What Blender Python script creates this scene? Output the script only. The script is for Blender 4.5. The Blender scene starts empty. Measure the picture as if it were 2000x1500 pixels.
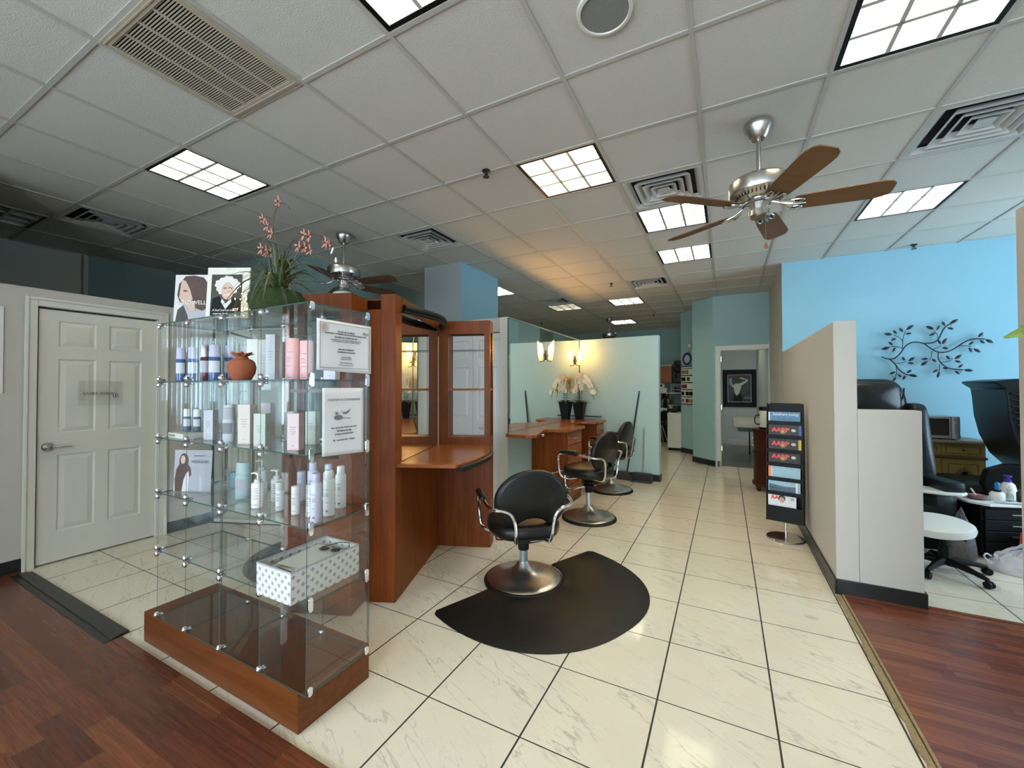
import bpy, bmesh, math, random
from mathutils import Vector, Matrix, Euler
random.seed(7)
PI = math.pi
SC = bpy.context.scene
COL = SC.collection
R = math.radians

# ------------------------------------------------------------------ camera
cam_d = bpy.data.cameras.new('camera')
cam = bpy.data.objects.new('camera', cam_d)
COL.objects.link(cam)
SC.camera = cam
YAW, PITCH, ROLL, FPX = -.4812, .0149, -.002, 795.6
cam_d.sensor_fit = 'HORIZONTAL'
cam_d.sensor_width = 36.0
cam_d.lens = 36.0 * FPX / 2000
cam_d.clip_start = .02
cam_d.clip_end = 100
cam_d.shift_x = -2.4 / 2000
cam_d.shift_y = -6.1 / 2000
fwd = Vector((math.sin(YAW)*math.cos(PITCH), math.cos(YAW)*math.cos(PITCH), math.sin(PITCH)))
rt = Vector((math.cos(YAW), -math.sin(YAW), 0))
up = rt.cross(fwd)
rt2 = math.cos(ROLL)*rt + math.sin(ROLL)*up
up2 = -math.sin(ROLL)*rt + math.cos(ROLL)*up
mw = Matrix((rt2, up2, -fwd)).transposed().to_4x4()
mw.translation = Vector((0, 0, 1.41))
cam.matrix_world = mw

# ------------------------------------------------------------------ world and daylight
w = bpy.data.worlds.new('World'); SC.world = w; w.use_nodes = True
wn = w.node_tree.nodes['Background']
wn.inputs['Color'].default_value = (.62, .80, 1.0, 1)
wn.inputs['Strength'].default_value = 1.2

def area(name, loc, size, rot, power, color):
    d = bpy.data.lights.new(name, 'AREA'); d.shape = 'RECTANGLE'
    d.size, d.size_y = size; d.energy = power; d.color = color
    o = bpy.data.objects.new(name, d); o.location = loc; o.rotation_euler = rot
    COL.objects.link(o); return o
DAY = (.80, .91, 1.0)
# daylight standing just outside the shop windows
area('daylight_front_west', (-2.8, -3.0, 1.45), (3.4, 2.3), (R(90), 0, 0), 120, DAY)
area('daylight_front_east', (1.7, -3.0, 1.45), (4.6, 2.3), (R(90), 0, 0), 215, DAY)
area('daylight_nook', (4.95, 4.5, 1.6), (3.2, 2.0), (0, R(90), 0), 160, (.56, .80, 1.0))
area('daylight_west', (-5.15, -1.3, 1.5), (2.2, 1.7), (0, R(-90), 0), 38, DAY)

vs = SC.view_settings
vs.view_transform = 'Standard'; vs.look = 'None'; vs.gamma = 1; vs.use_curve_mapping = False
vs.exposure = 1.36
cy = SC.cycles
try:
    cy.max_bounces = 14; cy.transparent_max_bounces = 48; cy.glossy_bounces = 6
    cy.diffuse_bounces = 5; cy.sample_clamp_indirect = 4.0; cy.caustics_reflective = False
    cy.caustics_refractive = False; cy.use_denoising = True
except Exception:
    pass

# ------------------------------------------------------------------ materials
def mat(name, color=(.8, .8, .8), rough=.5, metal=0.0, spec=.5, coat=0.0, emis=None, estr=0.0):
    m = bpy.data.materials.new(name); m.use_nodes = True
    b = m.node_tree.nodes['Principled BSDF']
    b.inputs['Base Color'].default_value = (*color, 1)
    b.inputs['Roughness'].default_value = rough
    b.inputs['Metallic'].default_value = metal
    b.inputs['Specular IOR Level'].default_value = spec
    b.inputs['Coat Weight'].default_value = coat
    if emis:
        b.inputs['Emission Color'].default_value = (*emis, 1)
        b.inputs['Emission Strength'].default_value = estr
    return m
def nt(m): return m.node_tree.nodes, m.node_tree.links, m.node_tree.nodes['Principled BSDF']
def N(nodes, typ, **kw):
    n = nodes.new(typ)
    for k, v in kw.items():
        if k.startswith('i_'):
            key = k[2:]
            key = int(key) if key.isdigit() else key.replace('_', ' ')
            n.inputs[key].default_value = v
        else: setattr(n, k, v)
    return n
def noise_mat(name, color, rough=.6, scale=40, amt=.06, bump=.0, bscale=None, **kw):
    """plain paint / plastic with a faint mottling and bump"""
    m = mat(name, color, rough, **kw); ns, lk, b = nt(m)
    tc = N(ns, 'ShaderNodeTexCoord'); no = N(ns, 'ShaderNodeTexNoise', i_Scale=scale, i_Detail=4.0)
    lk.new(tc.outputs['Object'], no.inputs['Vector'])
    mx = N(ns, 'ShaderNodeMix', data_type='RGBA')
    mx.inputs[6].default_value = (*[c*(1-amt) for c in color], 1)
    mx.inputs[7].default_value = (*[min(1, c*(1+amt)) for c in color], 1)
    lk.new(no.outputs['Fac'], mx.inputs[0]); lk.new(mx.outputs[2], b.inputs['Base Color'])
    if bump:
        n2 = N(ns, 'ShaderNodeTexNoise', i_Scale=bscale or scale*4, i_Detail=3.0)
        lk.new(tc.outputs['Object'], n2.inputs['Vector'])
        bp = N(ns, 'ShaderNodeBump', i_Strength=bump, i_Distance=.004)
        lk.new(n2.outputs['Fac'], bp.inputs['Height']); lk.new(bp.outputs['Normal'], b.inputs['Normal'])
    return m
def wood_mat(name, c1, c2, axis='Z', scale=1.0, rough=.35, coat=.15, spec=.5):
    m = mat(name, c1, rough, coat=coat, spec=spec); ns, lk, b = nt(m)
    tc = N(ns, 'ShaderNodeTexCoord'); mp = N(ns, 'ShaderNodeMapping')
    s = [14*scale]*3; s['XYZ'.index(axis)] = 1.1*scale
    mp.inputs['Scale'].default_value = s
    lk.new(tc.outputs['Object'], mp.inputs['Vector'])
    no = N(ns, 'ShaderNodeTexNoise', i_Scale=1.6, i_Detail=8.0, i_Roughness=.62, i_Distortion=1.4)
    lk.new(mp.outputs['Vector'], no.inputs['Vector'])
    cr = N(ns, 'ShaderNodeValToRGB')
    cr.color_ramp.elements[0].position = .32; cr.color_ramp.elements[0].color = (*c1, 1)
    cr.color_ramp.elements[1].position = .70; cr.color_ramp.elements[1].color = (*c2, 1)
    lk.new(no.outputs['Fac'], cr.inputs['Fac']); lk.new(cr.outputs['Color'], b.inputs['Base Color'])
    return m

M = {}
M['wall_grey'] = noise_mat('wall_grey', (.50, .48, .43), .75, 6, .02, .12, 160)
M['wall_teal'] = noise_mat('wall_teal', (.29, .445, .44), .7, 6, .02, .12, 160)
M['wall_mint'] = noise_mat('wall_mint', (.43, .62, .62), .6, 6, .02, .12, 160)
M['wall_blue'] = noise_mat('wall_blue', (.25, .47, .58), .7, 6, .02, .12, 160)
M['wall_teal_shaded'] = noise_mat('wall_teal_shaded', (.21, .29, .27), .7, 6, .02, .12, 160)  # teal paint darkened and greyed, dimness of the left walls in the colour
M['mag_blue'] = noise_mat('print_mid_blue', (.07, .22, .38), .4, 30, .25)
M['red_text'] = mat('print_bright_red', (.75, .05, .05), .4)
M['bristle'] = noise_mat('grey_bristle', (.045, .045, .047), .8, 90, .4)
M['wall_dark'] = noise_mat('wall_dark', (.16, .22, .21), .8, 6, .02, .1, 160)
M['white_paint'] = noise_mat('white_paint', (.66, .65, .58), .4, 8, .015)
M['closet_white'] = noise_mat('closet_white', (.72, .73, .74), .4, 8, .015)
M['ceil'] = noise_mat('ceiling_tile', (.56, .54, .485), .9, 90, .05, .5, 240)
M['tbar'] = noise_mat('ceiling_grid', (.44, .42, .38), .5, 20, .03)
M['base_black'] = noise_mat('vinyl_base', (.012, .012, .012), .35, 30, .1)
M['black'] = noise_mat('black_plastic', (.004, .004, .004), .45, 30, .1, spec=.18)
M['rubber'] = noise_mat('black_rubber', (.006, .006, .005), .5, 12, .25, .15, 300, spec=.3)
M['leather'] = noise_mat('black_leather', (.006, .006, .006), .34, 20, .15, .25, 260, spec=.38)
M['leather_d'] = noise_mat('navy_black_leather', (.005, .007, .011), .38, 20, .15, .25, 160, spec=.35)
M['chrome'] = mat('chrome', (.82, .82, .84), .08, 1.0)
M['nickel'] = noise_mat('brushed_nickel', (.50, .48, .45), .26, 60, .08, metal=1.0)
M['steel'] = noise_mat('brushed_steel', (.58, .55, .51), .30, 60, .1, metal=1.0)
M['steel_tube'] = mat('grey_steel_tube', (.50, .53, .58), .3, .75)
M['bronze'] = noise_mat('dark_bronze', (.05, .045, .05), .4, 40, .1, metal=.6)
M['mirror'] = mat('mirror_glass', (.88, .91, .89), .008, 1.0)
M['white'] = noise_mat('white_plastic', (.78, .78, .76), .35, 20, .02)
M['white_seat'] = noise_mat('white_vinyl', (.80, .80, .76), .4, 14, .03, .15, 200)
M['cream'] = noise_mat('cream_plastic', (.66, .64, .56), .4, 20, .03)
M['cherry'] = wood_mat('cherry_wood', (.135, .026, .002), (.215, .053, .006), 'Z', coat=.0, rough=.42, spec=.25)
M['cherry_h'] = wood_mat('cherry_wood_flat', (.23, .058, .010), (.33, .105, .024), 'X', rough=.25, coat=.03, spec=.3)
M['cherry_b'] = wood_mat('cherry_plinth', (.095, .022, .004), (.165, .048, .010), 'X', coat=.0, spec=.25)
M['darkwood'] = wood_mat('mahogany', (.018, .004, .002), (.055, .011, .005), 'Z', coat=.05, spec=.3)
M['blade'] = wood_mat('fan_blade_oak', (.105, .042, .010), (.15, .066, .018), 'X', rough=.5, coat=0)
M['blade_d'] = wood_mat('fan_blade_walnut', (.060, .020, .007), (.09, .032, .011), 'X', rough=.5, coat=0)
M['terracotta'] = noise_mat('terracotta', (.30, .080, .032), .8, 50, .12, .3, 200)
M['moss'] = noise_mat('moss', (.020, .036, .005), .95, 45, .5, 1.0, 120)
M['leaf'] = noise_mat('leaf_green', (.060, .085, .018), .5, 18, .45)
M['leaf_d'] = noise_mat('leaf_dark', (.055, .065, .045), .5, 18, .4)
M['leaf_bright'] = noise_mat('leaf_bright', (.17, .30, .04), .4, 30, .25)
M['stem'] = noise_mat('stem_brown', (.09, .055, .03), .6, 20, .2)
M['petal_pink'] = noise_mat('petal_pink', (.52, .22, .17), .6, 50, .45)
M['petal_white'] = noise_mat('petal_white', (.88, .86, .68), .6, 50, .06)
M['decor'] = noise_mat('dark_metal_leaf', (.018, .017, .018), .4, 30, .2, metal=.3)
M['gem'] = mat('clear_gem', (.85, .88, .9), .05, .6)
M['paper'] = noise_mat('paper', (.78, .78, .80), .45, 12, .02)
M['ink'] = mat('ink', (.03, .03, .035), .6)
M['ink_g'] = mat('grey_ink', (.20, .20, .22), .6)
M['red'] = mat('print_red', (.62, .03, .03), .4)
M['yellow'] = mat('print_yellow', (.75, .55, .03), .4)
M['blue_p'] = mat('print_blue', (.04, .11, .38), .4)
M['lblue'] = noise_mat('print_pale_blue', (.33, .52, .62), .4, 30, .15)
M['navy_p'] = noise_mat('print_sea', (.07, .12, .18), .4, 40, .4)
M['orange_p'] = mat('print_orange', (.75, .25, .10), .4)
M['skin_p'] = mat('print_skin', (.56, .38, .30), .6)
M['hair_p'] = noise_mat('print_hair', (.07, .035, .025), .6, 60, .4)
M['grey_p'] = noise_mat('print_grey', (.40, .39, .42), .6, 6, .05)
M['lgrey_p'] = noise_mat('print_light_grey', (.62, .60, .58), .6, 6, .05)
M['dark_p'] = noise_mat('print_dark', (.035, .025, .02), .5, 30, .4)
M['pink'] = noise_mat('pink_plastic', (.72, .42, .42), .4, 20, .02)
M['lilac'] = noise_mat('lilac_plastic', (.60, .58, .70), .4, 20, .02)
M['lav_cap'] = noise_mat('lavender_cap', (.50, .49, .62), .4, 20, .03)
M['beige_box'] = noise_mat('beige_carton', (.60, .54, .48), .6, 20, .03)
M['sage_box'] = noise_mat('sage_carton', (.48, .52, .46), .6, 20, .03)
M['grey_box'] = noise_mat('grey_carton', (.50, .52, .56), .6, 20, .03)
M['rose_box'] = noise_mat('rose_carton', (.60, .46, .47), .6, 20, .03)
M['teal_btl'] = noise_mat('teal_bottle', (.36, .48, .48), .35, 20, .03)
M['blue_liq'] = noise_mat('blue_liquid_bottle', (.06, .11, .26), .12, 20, .1)
M['wine_liq'] = noise_mat('wine_liquid_bottle', (.14, .03, .05), .12, 20, .1)
M['label'] = mat('pale_label', (.60, .60, .64), .5)
M['blue_rim'] = mat('clock_blue', (.015, .035, .22), .3)
M['fabric_bag'] = noise_mat('white_plastic_bag', (.62, .62, .66), .35, 8, .10, .8, 18)
M['red_cloth'] = noise_mat('red_bag', (.50, .07, .03), .6, 20, .1)
M['pink_soap'] = mat('pink_soap', (.70, .28, .30), .3)
M['brown_btl'] = mat('brown_bottle', (.030, .018, .012), .25)
M['teal_pump'] = mat('blue_pump', (.02, .18, .45), .35)
M['purple'] = mat('purple_pump', (.05, .03, .30), .35)
M['shade'] = noise_mat('frosted_globe', (.80, .80, .78), .25, 10, .05)
M['gravel'] = noise_mat('speckled_items', (.14, .12, .12), .4, 90, .9, .6, 60)
M['orange_cab'] = wood_mat('orange_wood', (.26, .075, .012), (.36, .11, .02), 'Z')
M['lam_grey'] = wood_mat('grey_laminate', (.09, .09, .085), (.24, .24, .23), 'X')
M['louver'] = mat('white_louver', (.42, .42, .39), .35)
M['housing'] = mat('lamp_housing', (.75, .75, .70), .4)
M['vent'] = noise_mat('vent_enamel', (.48, .47, .44), .45, 20, .03)
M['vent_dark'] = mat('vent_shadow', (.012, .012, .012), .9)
M['grille'] = noise_mat('cream_grille', (.42, .37, .28), .5, 20, .03)
M['speaker'] = noise_mat('speaker_mesh', (.20, .20, .18), .8, 300, .3)
M['alu'] = mat('window_aluminium', (.35, .35, .34), .4, .5)
M['blind'] = noise_mat('blind_fabric', (.62, .66, .68), .7, 30, .03)
M['lit'] = mat('lit_lamp_panel', (.9, .9, .85), .5, emis=(1.0, .90, .70), estr=26.0)
M['unlit'] = mat('unlit_lamp_panel', (.55, .58, .56), .5)
M['grout'] = mat('grout', (.03, .025, .022), .8)

def emis_glass(name, col, strength):
    m = bpy.data.materials.new(name); m.use_nodes = True
    ns, lk = m.node_tree.nodes, m.node_tree.links
    b = ns['Principled BSDF']
    b.inputs['Base Color'].default_value = (.8, .6, .4, 1)
    b.inputs['Roughness'].default_value = .4
    tc = N(ns, 'ShaderNodeTexCoord'); sp = N(ns, 'ShaderNodeSeparateXYZ')
    lk.new(tc.outputs['Generated'], sp.inputs['Vector'])
    cr = N(ns, 'ShaderNodeValToRGB'); e = cr.color_ramp.elements
    e[0].position = .12; e[0].color = (.55, .20, .08, 1)
    e[1].position = .42; e[1].color = (1, .80, .42, 1)
    n2 = cr.color_ramp.elements.new(.95); n2.color = (.95, .55, .16, 1)
    lk.new(sp.outputs['Z'], cr.inputs['Fac'])
    lk.new(cr.outputs['Color'], b.inputs['Emission Color'])
    b.inputs['Emission Strength'].default_value = strength
    tr = N(ns, 'ShaderNodeBsdfTransparent'); tr.inputs['Color'].default_value = (1, .8, .5, 1); mx = N(ns, 'ShaderNodeMixShader'); mx.inputs[0].default_value = .35
    lk.new(b.outputs[0], mx.inputs[1]); lk.new(tr.outputs[0], mx.inputs[2]); lk.new(mx.outputs[0], ns['Material Output'].inputs['Surface'])
    return m
M['sconce'] = emis_glass('sconce_glass', None, 1.3)
M['bead'] = mat('fairy_light', (1, .7, .3), .4, emis=(1, .55, .12), estr=22)

def glass_mat(name, tint, ior=1.5, boost=1.0):
    m = bpy.data.materials.new(name); m.use_nodes = True
    ns, lk = m.node_tree.nodes, m.node_tree.links
    ns.remove(ns['Principled BSDF']); out = ns['Material Output']
    tr = N(ns, 'ShaderNodeBsdfTransparent'); tr.inputs['Color'].default_value = (*tint, 1)
    gl = N(ns, 'ShaderNodeBsdfGlossy'); gl.inputs['Roughness'].default_value = .0
    fr = N(ns, 'ShaderNodeFresnel'); fr.inputs['IOR'].default_value = ior
    ge = N(ns, 'ShaderNodeNewGeometry'); io = N(ns, 'ShaderNodeMapRange')   # same reflectance on both faces of a pane
    io.inputs['To Min'].default_value = ior; io.inputs['To Max'].default_value = 1/ior
    lk.new(ge.outputs['Backfacing'], io.inputs['Value']); lk.new(io.outputs[0], fr.inputs['IOR'])
    mu = N(ns, 'ShaderNodeMath', operation='MULTIPLY'); mu.inputs[1].default_value = boost
    mx = N(ns, 'ShaderNodeMixShader')
    lk.new(fr.outputs['Fac'], mu.inputs[0]); lk.new(mu.outputs[0], mx.inputs['Fac'])
    lk.new(tr.outputs[0], mx.inputs[1]); lk.new(gl.outputs[0], mx.inputs[2])
    lk.new(mx.outputs[0], out.inputs['Surface'])
    return m
M['glass'] = glass_mat('clear_glass', (.985, .995, .99))
M['glass_edge'] = mat('glass_edge', (.035, .085, .075), .15)
M['pane'] = glass_mat('window_glass', (.97, .985, .98))
M['film'] = glass_mat('clear_film', (.97, .97, .96), 1.4, .8)
M['acrylic'] = glass_mat('clear_bottle', (.75, .78, .76), 1.45)

# floor tile: glossy cream marble squares with dark joints
def tile_floor():
    m = mat('marble_tile', (.7, .66, .57), .09, spec=.55); ns, lk, b = nt(m)
    S = .4626
    tc = N(ns, 'ShaderNodeTexCoord'); mp = N(ns, 'ShaderNodeMapping')
    mp.inputs['Location'].default_value = (1.2125/S + 40, -1.946/S + 40, 0)
    mp.inputs['Scale'].default_value = (1/S, 1/S, 1/S)
    lk.new(tc.outputs['Object'], mp.inputs['Vector'])
    sp = N(ns, 'ShaderNodeSeparateXYZ'); lk.new(mp.outputs['Vector'], sp.inputs[0])
    def joint(sock, wd):
        f = N(ns, 'ShaderNodeMath', operation='FRACT'); lk.new(sock, f.inputs[0])
        s = N(ns, 'ShaderNodeMath', operation='SUBTRACT'); lk.new(f.outputs[0], s.inputs[0]); s.inputs[1].default_value = .5
        a = N(ns, 'ShaderNodeMath', operation='ABSOLUTE'); lk.new(s.outputs[0], a.inputs[0])
        g = N(ns, 'ShaderNodeMath', operation='GREATER_THAN'); lk.new(a.outputs[0], g.inputs[0]); g.inputs[1].default_value = .5 - wd
        fl = N(ns, 'ShaderNodeMath', operation='FLOOR'); lk.new(sock, fl.inputs[0])
        return g, fl
    gx, fx = joint(sp.outputs['X'], .0085); gy, fy = joint(sp.outputs['Y'], .0060)
    mxj = N(ns, 'ShaderNodeMath', operation='MAXIMUM'); lk.new(gx.outputs[0], mxj.inputs[0]); lk.new(gy.outputs[0], mxj.inputs[1])
    cell = N(ns, 'ShaderNodeCombineXYZ'); lk.new(fx.outputs[0], cell.inputs[0]); lk.new(fy.outputs[0], cell.inputs[1])
    wn_ = N(ns, 'ShaderNodeTexWhiteNoise', noise_dimensions='3D'); lk.new(cell.outputs[0], wn_.inputs['Vector'])
    # veins: shifted per tile
    sc = N(ns, 'ShaderNodeVectorMath', operation='SCALE'); lk.new(wn_.outputs['Color'], sc.inputs[0]); sc.inputs['Scale'].default_value = 7.0
    ad = N(ns, 'ShaderNodeVectorMath', operation='ADD'); lk.new(mp.outputs['Vector'], ad.inputs[0]); lk.new(sc.outputs[0], ad.inputs[1])
    rm = N(ns, 'ShaderNodeMapping'); rm.vector_type = 'TEXTURE'; rm.inputs['Rotation'].default_value = (0, 0, R(-24)); rm.inputs['Scale'].default_value = (2.6, .50, 1)
    lk.new(ad.outputs[0], rm.inputs['Vector'])
    def vein(scale, th, dist):
        n = N(ns, 'ShaderNodeTexNoise', i_Scale=scale, i_Detail=4.5, i_Roughness=.55, i_Distortion=dist)
        lk.new(rm.outputs['Vector'], n.inputs['Vector'])
        s = N(ns, 'ShaderNodeMath', operation='SUBTRACT'); lk.new(n.outputs['Fac'], s.inputs[0]); s.inputs[1].default_value = .5
        a = N(ns, 'ShaderNodeMath', operation='ABSOLUTE'); lk.new(s.outputs[0], a.inputs[0])
        r = N(ns, 'ShaderNodeMapRange'); lk.new(a.outputs[0], r.inputs['Value'])
        r.inputs['From Min'].default_value = 0; r.inputs['From Max'].default_value = th
        r.inputs['To Min'].default_value = 1; r.inputs['To Max'].default_value = 0
        return r
    v1 = vein(1.5, .010, .12); v1b = vein(2.9, .009, .3)
    vx = N(ns, 'ShaderNodeMath', operation='MULTIPLY_ADD'); lk.new(v1b.outputs[0], vx.inputs[0]); vx.inputs[1].default_value = .45; lk.new(v1.outputs[0], vx.inputs[2])
    n3 = N(ns, 'ShaderNodeTexNoise', i_Scale=1.7, i_Detail=3.0); lk.new(ad.outputs[0], n3.inputs['Vector'])
    r3 = N(ns, 'ShaderNodeMapRange'); lk.new(n3.outputs['Fac'], r3.inputs['Value']); r3.inputs['From Min'].default_value = .32; r3.inputs['From Max'].default_value = .60
    mv = N(ns, 'ShaderNodeMath', operation='MULTIPLY'); lk.new(vx.outputs[0], mv.inputs[0]); lk.new(r3.outputs[0], mv.inputs[1])
    mv2 = N(ns, 'ShaderNodeMath', operation='MULTIPLY'); lk.new(mv.outputs[0], mv2.inputs[0]); mv2.inputs[1].default_value = .55
    base = N(ns, 'ShaderNodeMix', data_type='RGBA'); base.inputs[6].default_value = (.74, .67, .53, 1); base.inputs[7].default_value = (.82, .76, .63, 1)
    lk.new(n3.outputs['Fac'], base.inputs[0])
    vm = N(ns, 'ShaderNodeMix', data_type='RGBA'); lk.new(mv2.outputs[0], vm.inputs[0]); lk.new(base.outputs[2], vm.inputs[6]); vm.inputs[7].default_value = (.30, .29, .25, 1)
    gm = N(ns, 'ShaderNodeMix', data_type='RGBA'); lk.new(mxj.outputs[0], gm.inputs[0]); lk.new(vm.outputs[2], gm.inputs[6]); gm.inputs[7].default_value = (.022, .019, .018, 1)
    lk.new(gm.outputs[2], b.inputs['Base Color'])
    rr = N(ns, 'ShaderNodeMapRange'); lk.new(mxj.outputs[0], rr.inputs['Value']); rr.inputs['To Min'].default_value = .09; rr.inputs['To Max'].default_value = .7
    lk.new(rr.outputs[0], b.inputs['Roughness'])
    bp = N(ns, 'ShaderNodeBump', i_Strength=.25, i_Distance=.002, invert=True); lk.new(mxj.outputs[0], bp.inputs['Height']); lk.new(bp.outputs['Normal'], b.inputs['Normal'])
    return m
M['tile'] = tile_floor()

def laminate(name, roww=.065, plen=.42, cols=None, ang=0):
    m = mat(name, (.2, .08, .04), .24, spec=.5); ns, lk, b = nt(m)
    tc = N(ns, 'ShaderNodeTexCoord'); mp = N(ns, 'ShaderNodeMapping'); mp.inputs['Location'].default_value = (20, 20, 0); mp.inputs['Rotation'].default_value = (0, 0, ang)
    lk.new(tc.outputs['Object'], mp.inputs['Vector'])
    sp = N(ns, 'ShaderNodeSeparateXYZ'); lk.new(mp.outputs['Vector'], sp.inputs[0])
    dv = N(ns, 'ShaderNodeMath', operation='DIVIDE'); lk.new(sp.outputs['Y'], dv.inputs[0]); dv.inputs[1].default_value = roww
    row = N(ns, 'ShaderNodeMath', operation='FLOOR'); lk.new(dv.outputs[0], row.inputs[0])
    w1 = N(ns, 'ShaderNodeTexWhiteNoise', noise_dimensions='1D'); lk.new(row.outputs[0], w1.inputs['W'])
    dx = N(ns, 'ShaderNodeMath', operation='DIVIDE'); lk.new(sp.outputs['X'], dx.inputs[0]); dx.inputs[1].default_value = plen
    ax = N(ns, 'ShaderNodeMath', operation='MULTIPLY_ADD'); lk.new(w1.outputs['Value'], ax.inputs[0]); ax.inputs[1].default_value = 5.3; lk.new(dx.outputs[0], ax.inputs[2])
    cl = N(ns, 'ShaderNodeMath', operation='FLOOR'); lk.new(ax.outputs[0], cl.inputs[0])
    cb = N(ns, 'ShaderNodeCombineXYZ'); lk.new(cl.outputs[0], cb.inputs[0]); lk.new(row.outputs[0], cb.inputs[1])
    w2 = N(ns, 'ShaderNodeTexWhiteNoise', noise_dimensions='3D'); lk.new(cb.outputs[0], w2.inputs['Vector'])
    cr = N(ns, 'ShaderNodeValToRGB'); els = cr.color_ramp.elements
    cols = cols or [(.060, .018, .010), (.095, .028, .014), (.125, .038, .016), (.165, .052, .018), (.20, .062, .020)]
    els[0].position = 0; els[0].color = (*cols[0], 1); els[1].position = 1; els[1].color = (*cols[-1], 1)
    for i, c in enumerate(cols[1:-1]):
        e = els.new((i+1)/(len(cols)-1)); e.color = (*c, 1)
    lk.new(w2.outputs['Value'], cr.inputs['Fac'])
    m2 = N(ns, 'ShaderNodeMapping'); m2.inputs['Scale'].default_value = (1.6, 34, 1)
    sc = N(ns, 'ShaderNodeVectorMath', operation='SCALE'); lk.new(w2.outputs['Color'], sc.inputs[0]); sc.inputs['Scale'].default_value = 3.0
    ad = N(ns, 'ShaderNodeVectorMath', operation='ADD'); lk.new(mp.outputs['Vector'], ad.inputs[0]); lk.new(sc.outputs[0], ad.inputs[1])
    lk.new(ad.outputs[0], m2.inputs['Vector'])
    no = N(ns, 'ShaderNodeTexNoise', i_Scale=2.4, i_Detail=6.0, i_Roughness=.6, i_Distortion=.8); lk.new(m2.outputs['Vector'], no.inputs['Vector'])
    rr = N(ns, 'ShaderNodeMapRange'); lk.new(no.outputs['Fac'], rr.inputs['Value']); rr.inputs['From Min'].default_value = .3; rr.inputs['From Max'].default_value = .7
    rr.inputs['To Min'].default_value = .62; rr.inputs['To Max'].default_value = 1.3
    ml = N(ns, 'ShaderNodeVectorMath', operation='SCALE'); lk.new(cr.outputs['Color'], ml.inputs[0]); lk.new(rr.outputs[0], ml.inputs['Scale'])
    lk.new(ml.outputs[0], b.inputs['Base Color'])
    return m
M['laminate'] = laminate('red_laminate', .088, .42, [(.085, .022, .012), (.10, .028, .014), (.12, .034, .016), (.135, .042, .018), (.17, .052, .020)])
M['laminate_r'] = laminate('red_laminate_strip', .05, .55, [(.12, .032, .018), (.15, .042, .022), (.18, .054, .026), (.21, .066, .028)])

# patterned storage box cloth
def dots(name, bg, fg, sx):
    m = mat(name, bg, .7); ns, lk, b = nt(m)
    tc = N(ns, 'ShaderNodeTexCoord'); mp = N(ns, 'ShaderNodeMapping'); mp.inputs['Rotation'].default_value = (0, 0, 0)
    mp.inputs['Scale'].default_value = (sx, sx, sx); lk.new(tc.outputs['Object'], mp.inputs['Vector'])
    sp = N(ns, 'ShaderNodeSeparateXYZ'); lk.new(mp.outputs['Vector'], sp.inputs[0])
    s = N(ns, 'ShaderNodeMath', operation='ADD'); lk.new(sp.outputs['X'], s.inputs[0]); lk.new(sp.outputs['Y'], s.inputs[1])
    def diag(sign):
        a = N(ns, 'ShaderNodeMath', operation='MULTIPLY_ADD'); lk.new(sp.outputs['Z'], a.inputs[0]); a.inputs[1].default_value = sign; lk.new(s.outputs[0], a.inputs[2])
        f = N(ns, 'ShaderNodeMath', operation='FRACT'); lk.new(a.outputs[0], f.inputs[0])
        q = N(ns, 'ShaderNodeMath', operation='SUBTRACT'); lk.new(f.outputs[0], q.inputs[0]); q.inputs[1].default_value = .5
        z = N(ns, 'ShaderNodeMath', operation='ABSOLUTE'); lk.new(q.outputs[0], z.inputs[0])
        l = N(ns, 'ShaderNodeMath', operation='LESS_THAN'); lk.new(z.outputs[0], l.inputs[0]); l.inputs[1].default_value = .225
        return l
    d1, d2 = diag(1), diag(-1)
    mm = N(ns, 'ShaderNodeMath', operation='MULTIPLY'); lk.new(d1.outputs[0], mm.inputs[0]); lk.new(d2.outputs[0], mm.inputs[1])
    mx = N(ns, 'ShaderNodeMix', data_type='RGBA'); lk.new(mm.outputs[0], mx.inputs[0]); mx.inputs[6].default_value = (*bg, 1); mx.inputs[7].default_value = (*fg, 1)
    lk.new(mx.outputs[2], b.inputs['Base Color'])
    return m
M['dots'] = dots('patterned_cloth', (.66, .64, .60), (.34, .31, .30), 23)
M['green_cab'] = noise_mat('distressed_green', (.25, .18, .05), .55, 9, .45, .2, 60)
M['green_cab_d'] = noise_mat('distressed_brown', (.085, .045, .014), .55, 14, .4)

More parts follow.
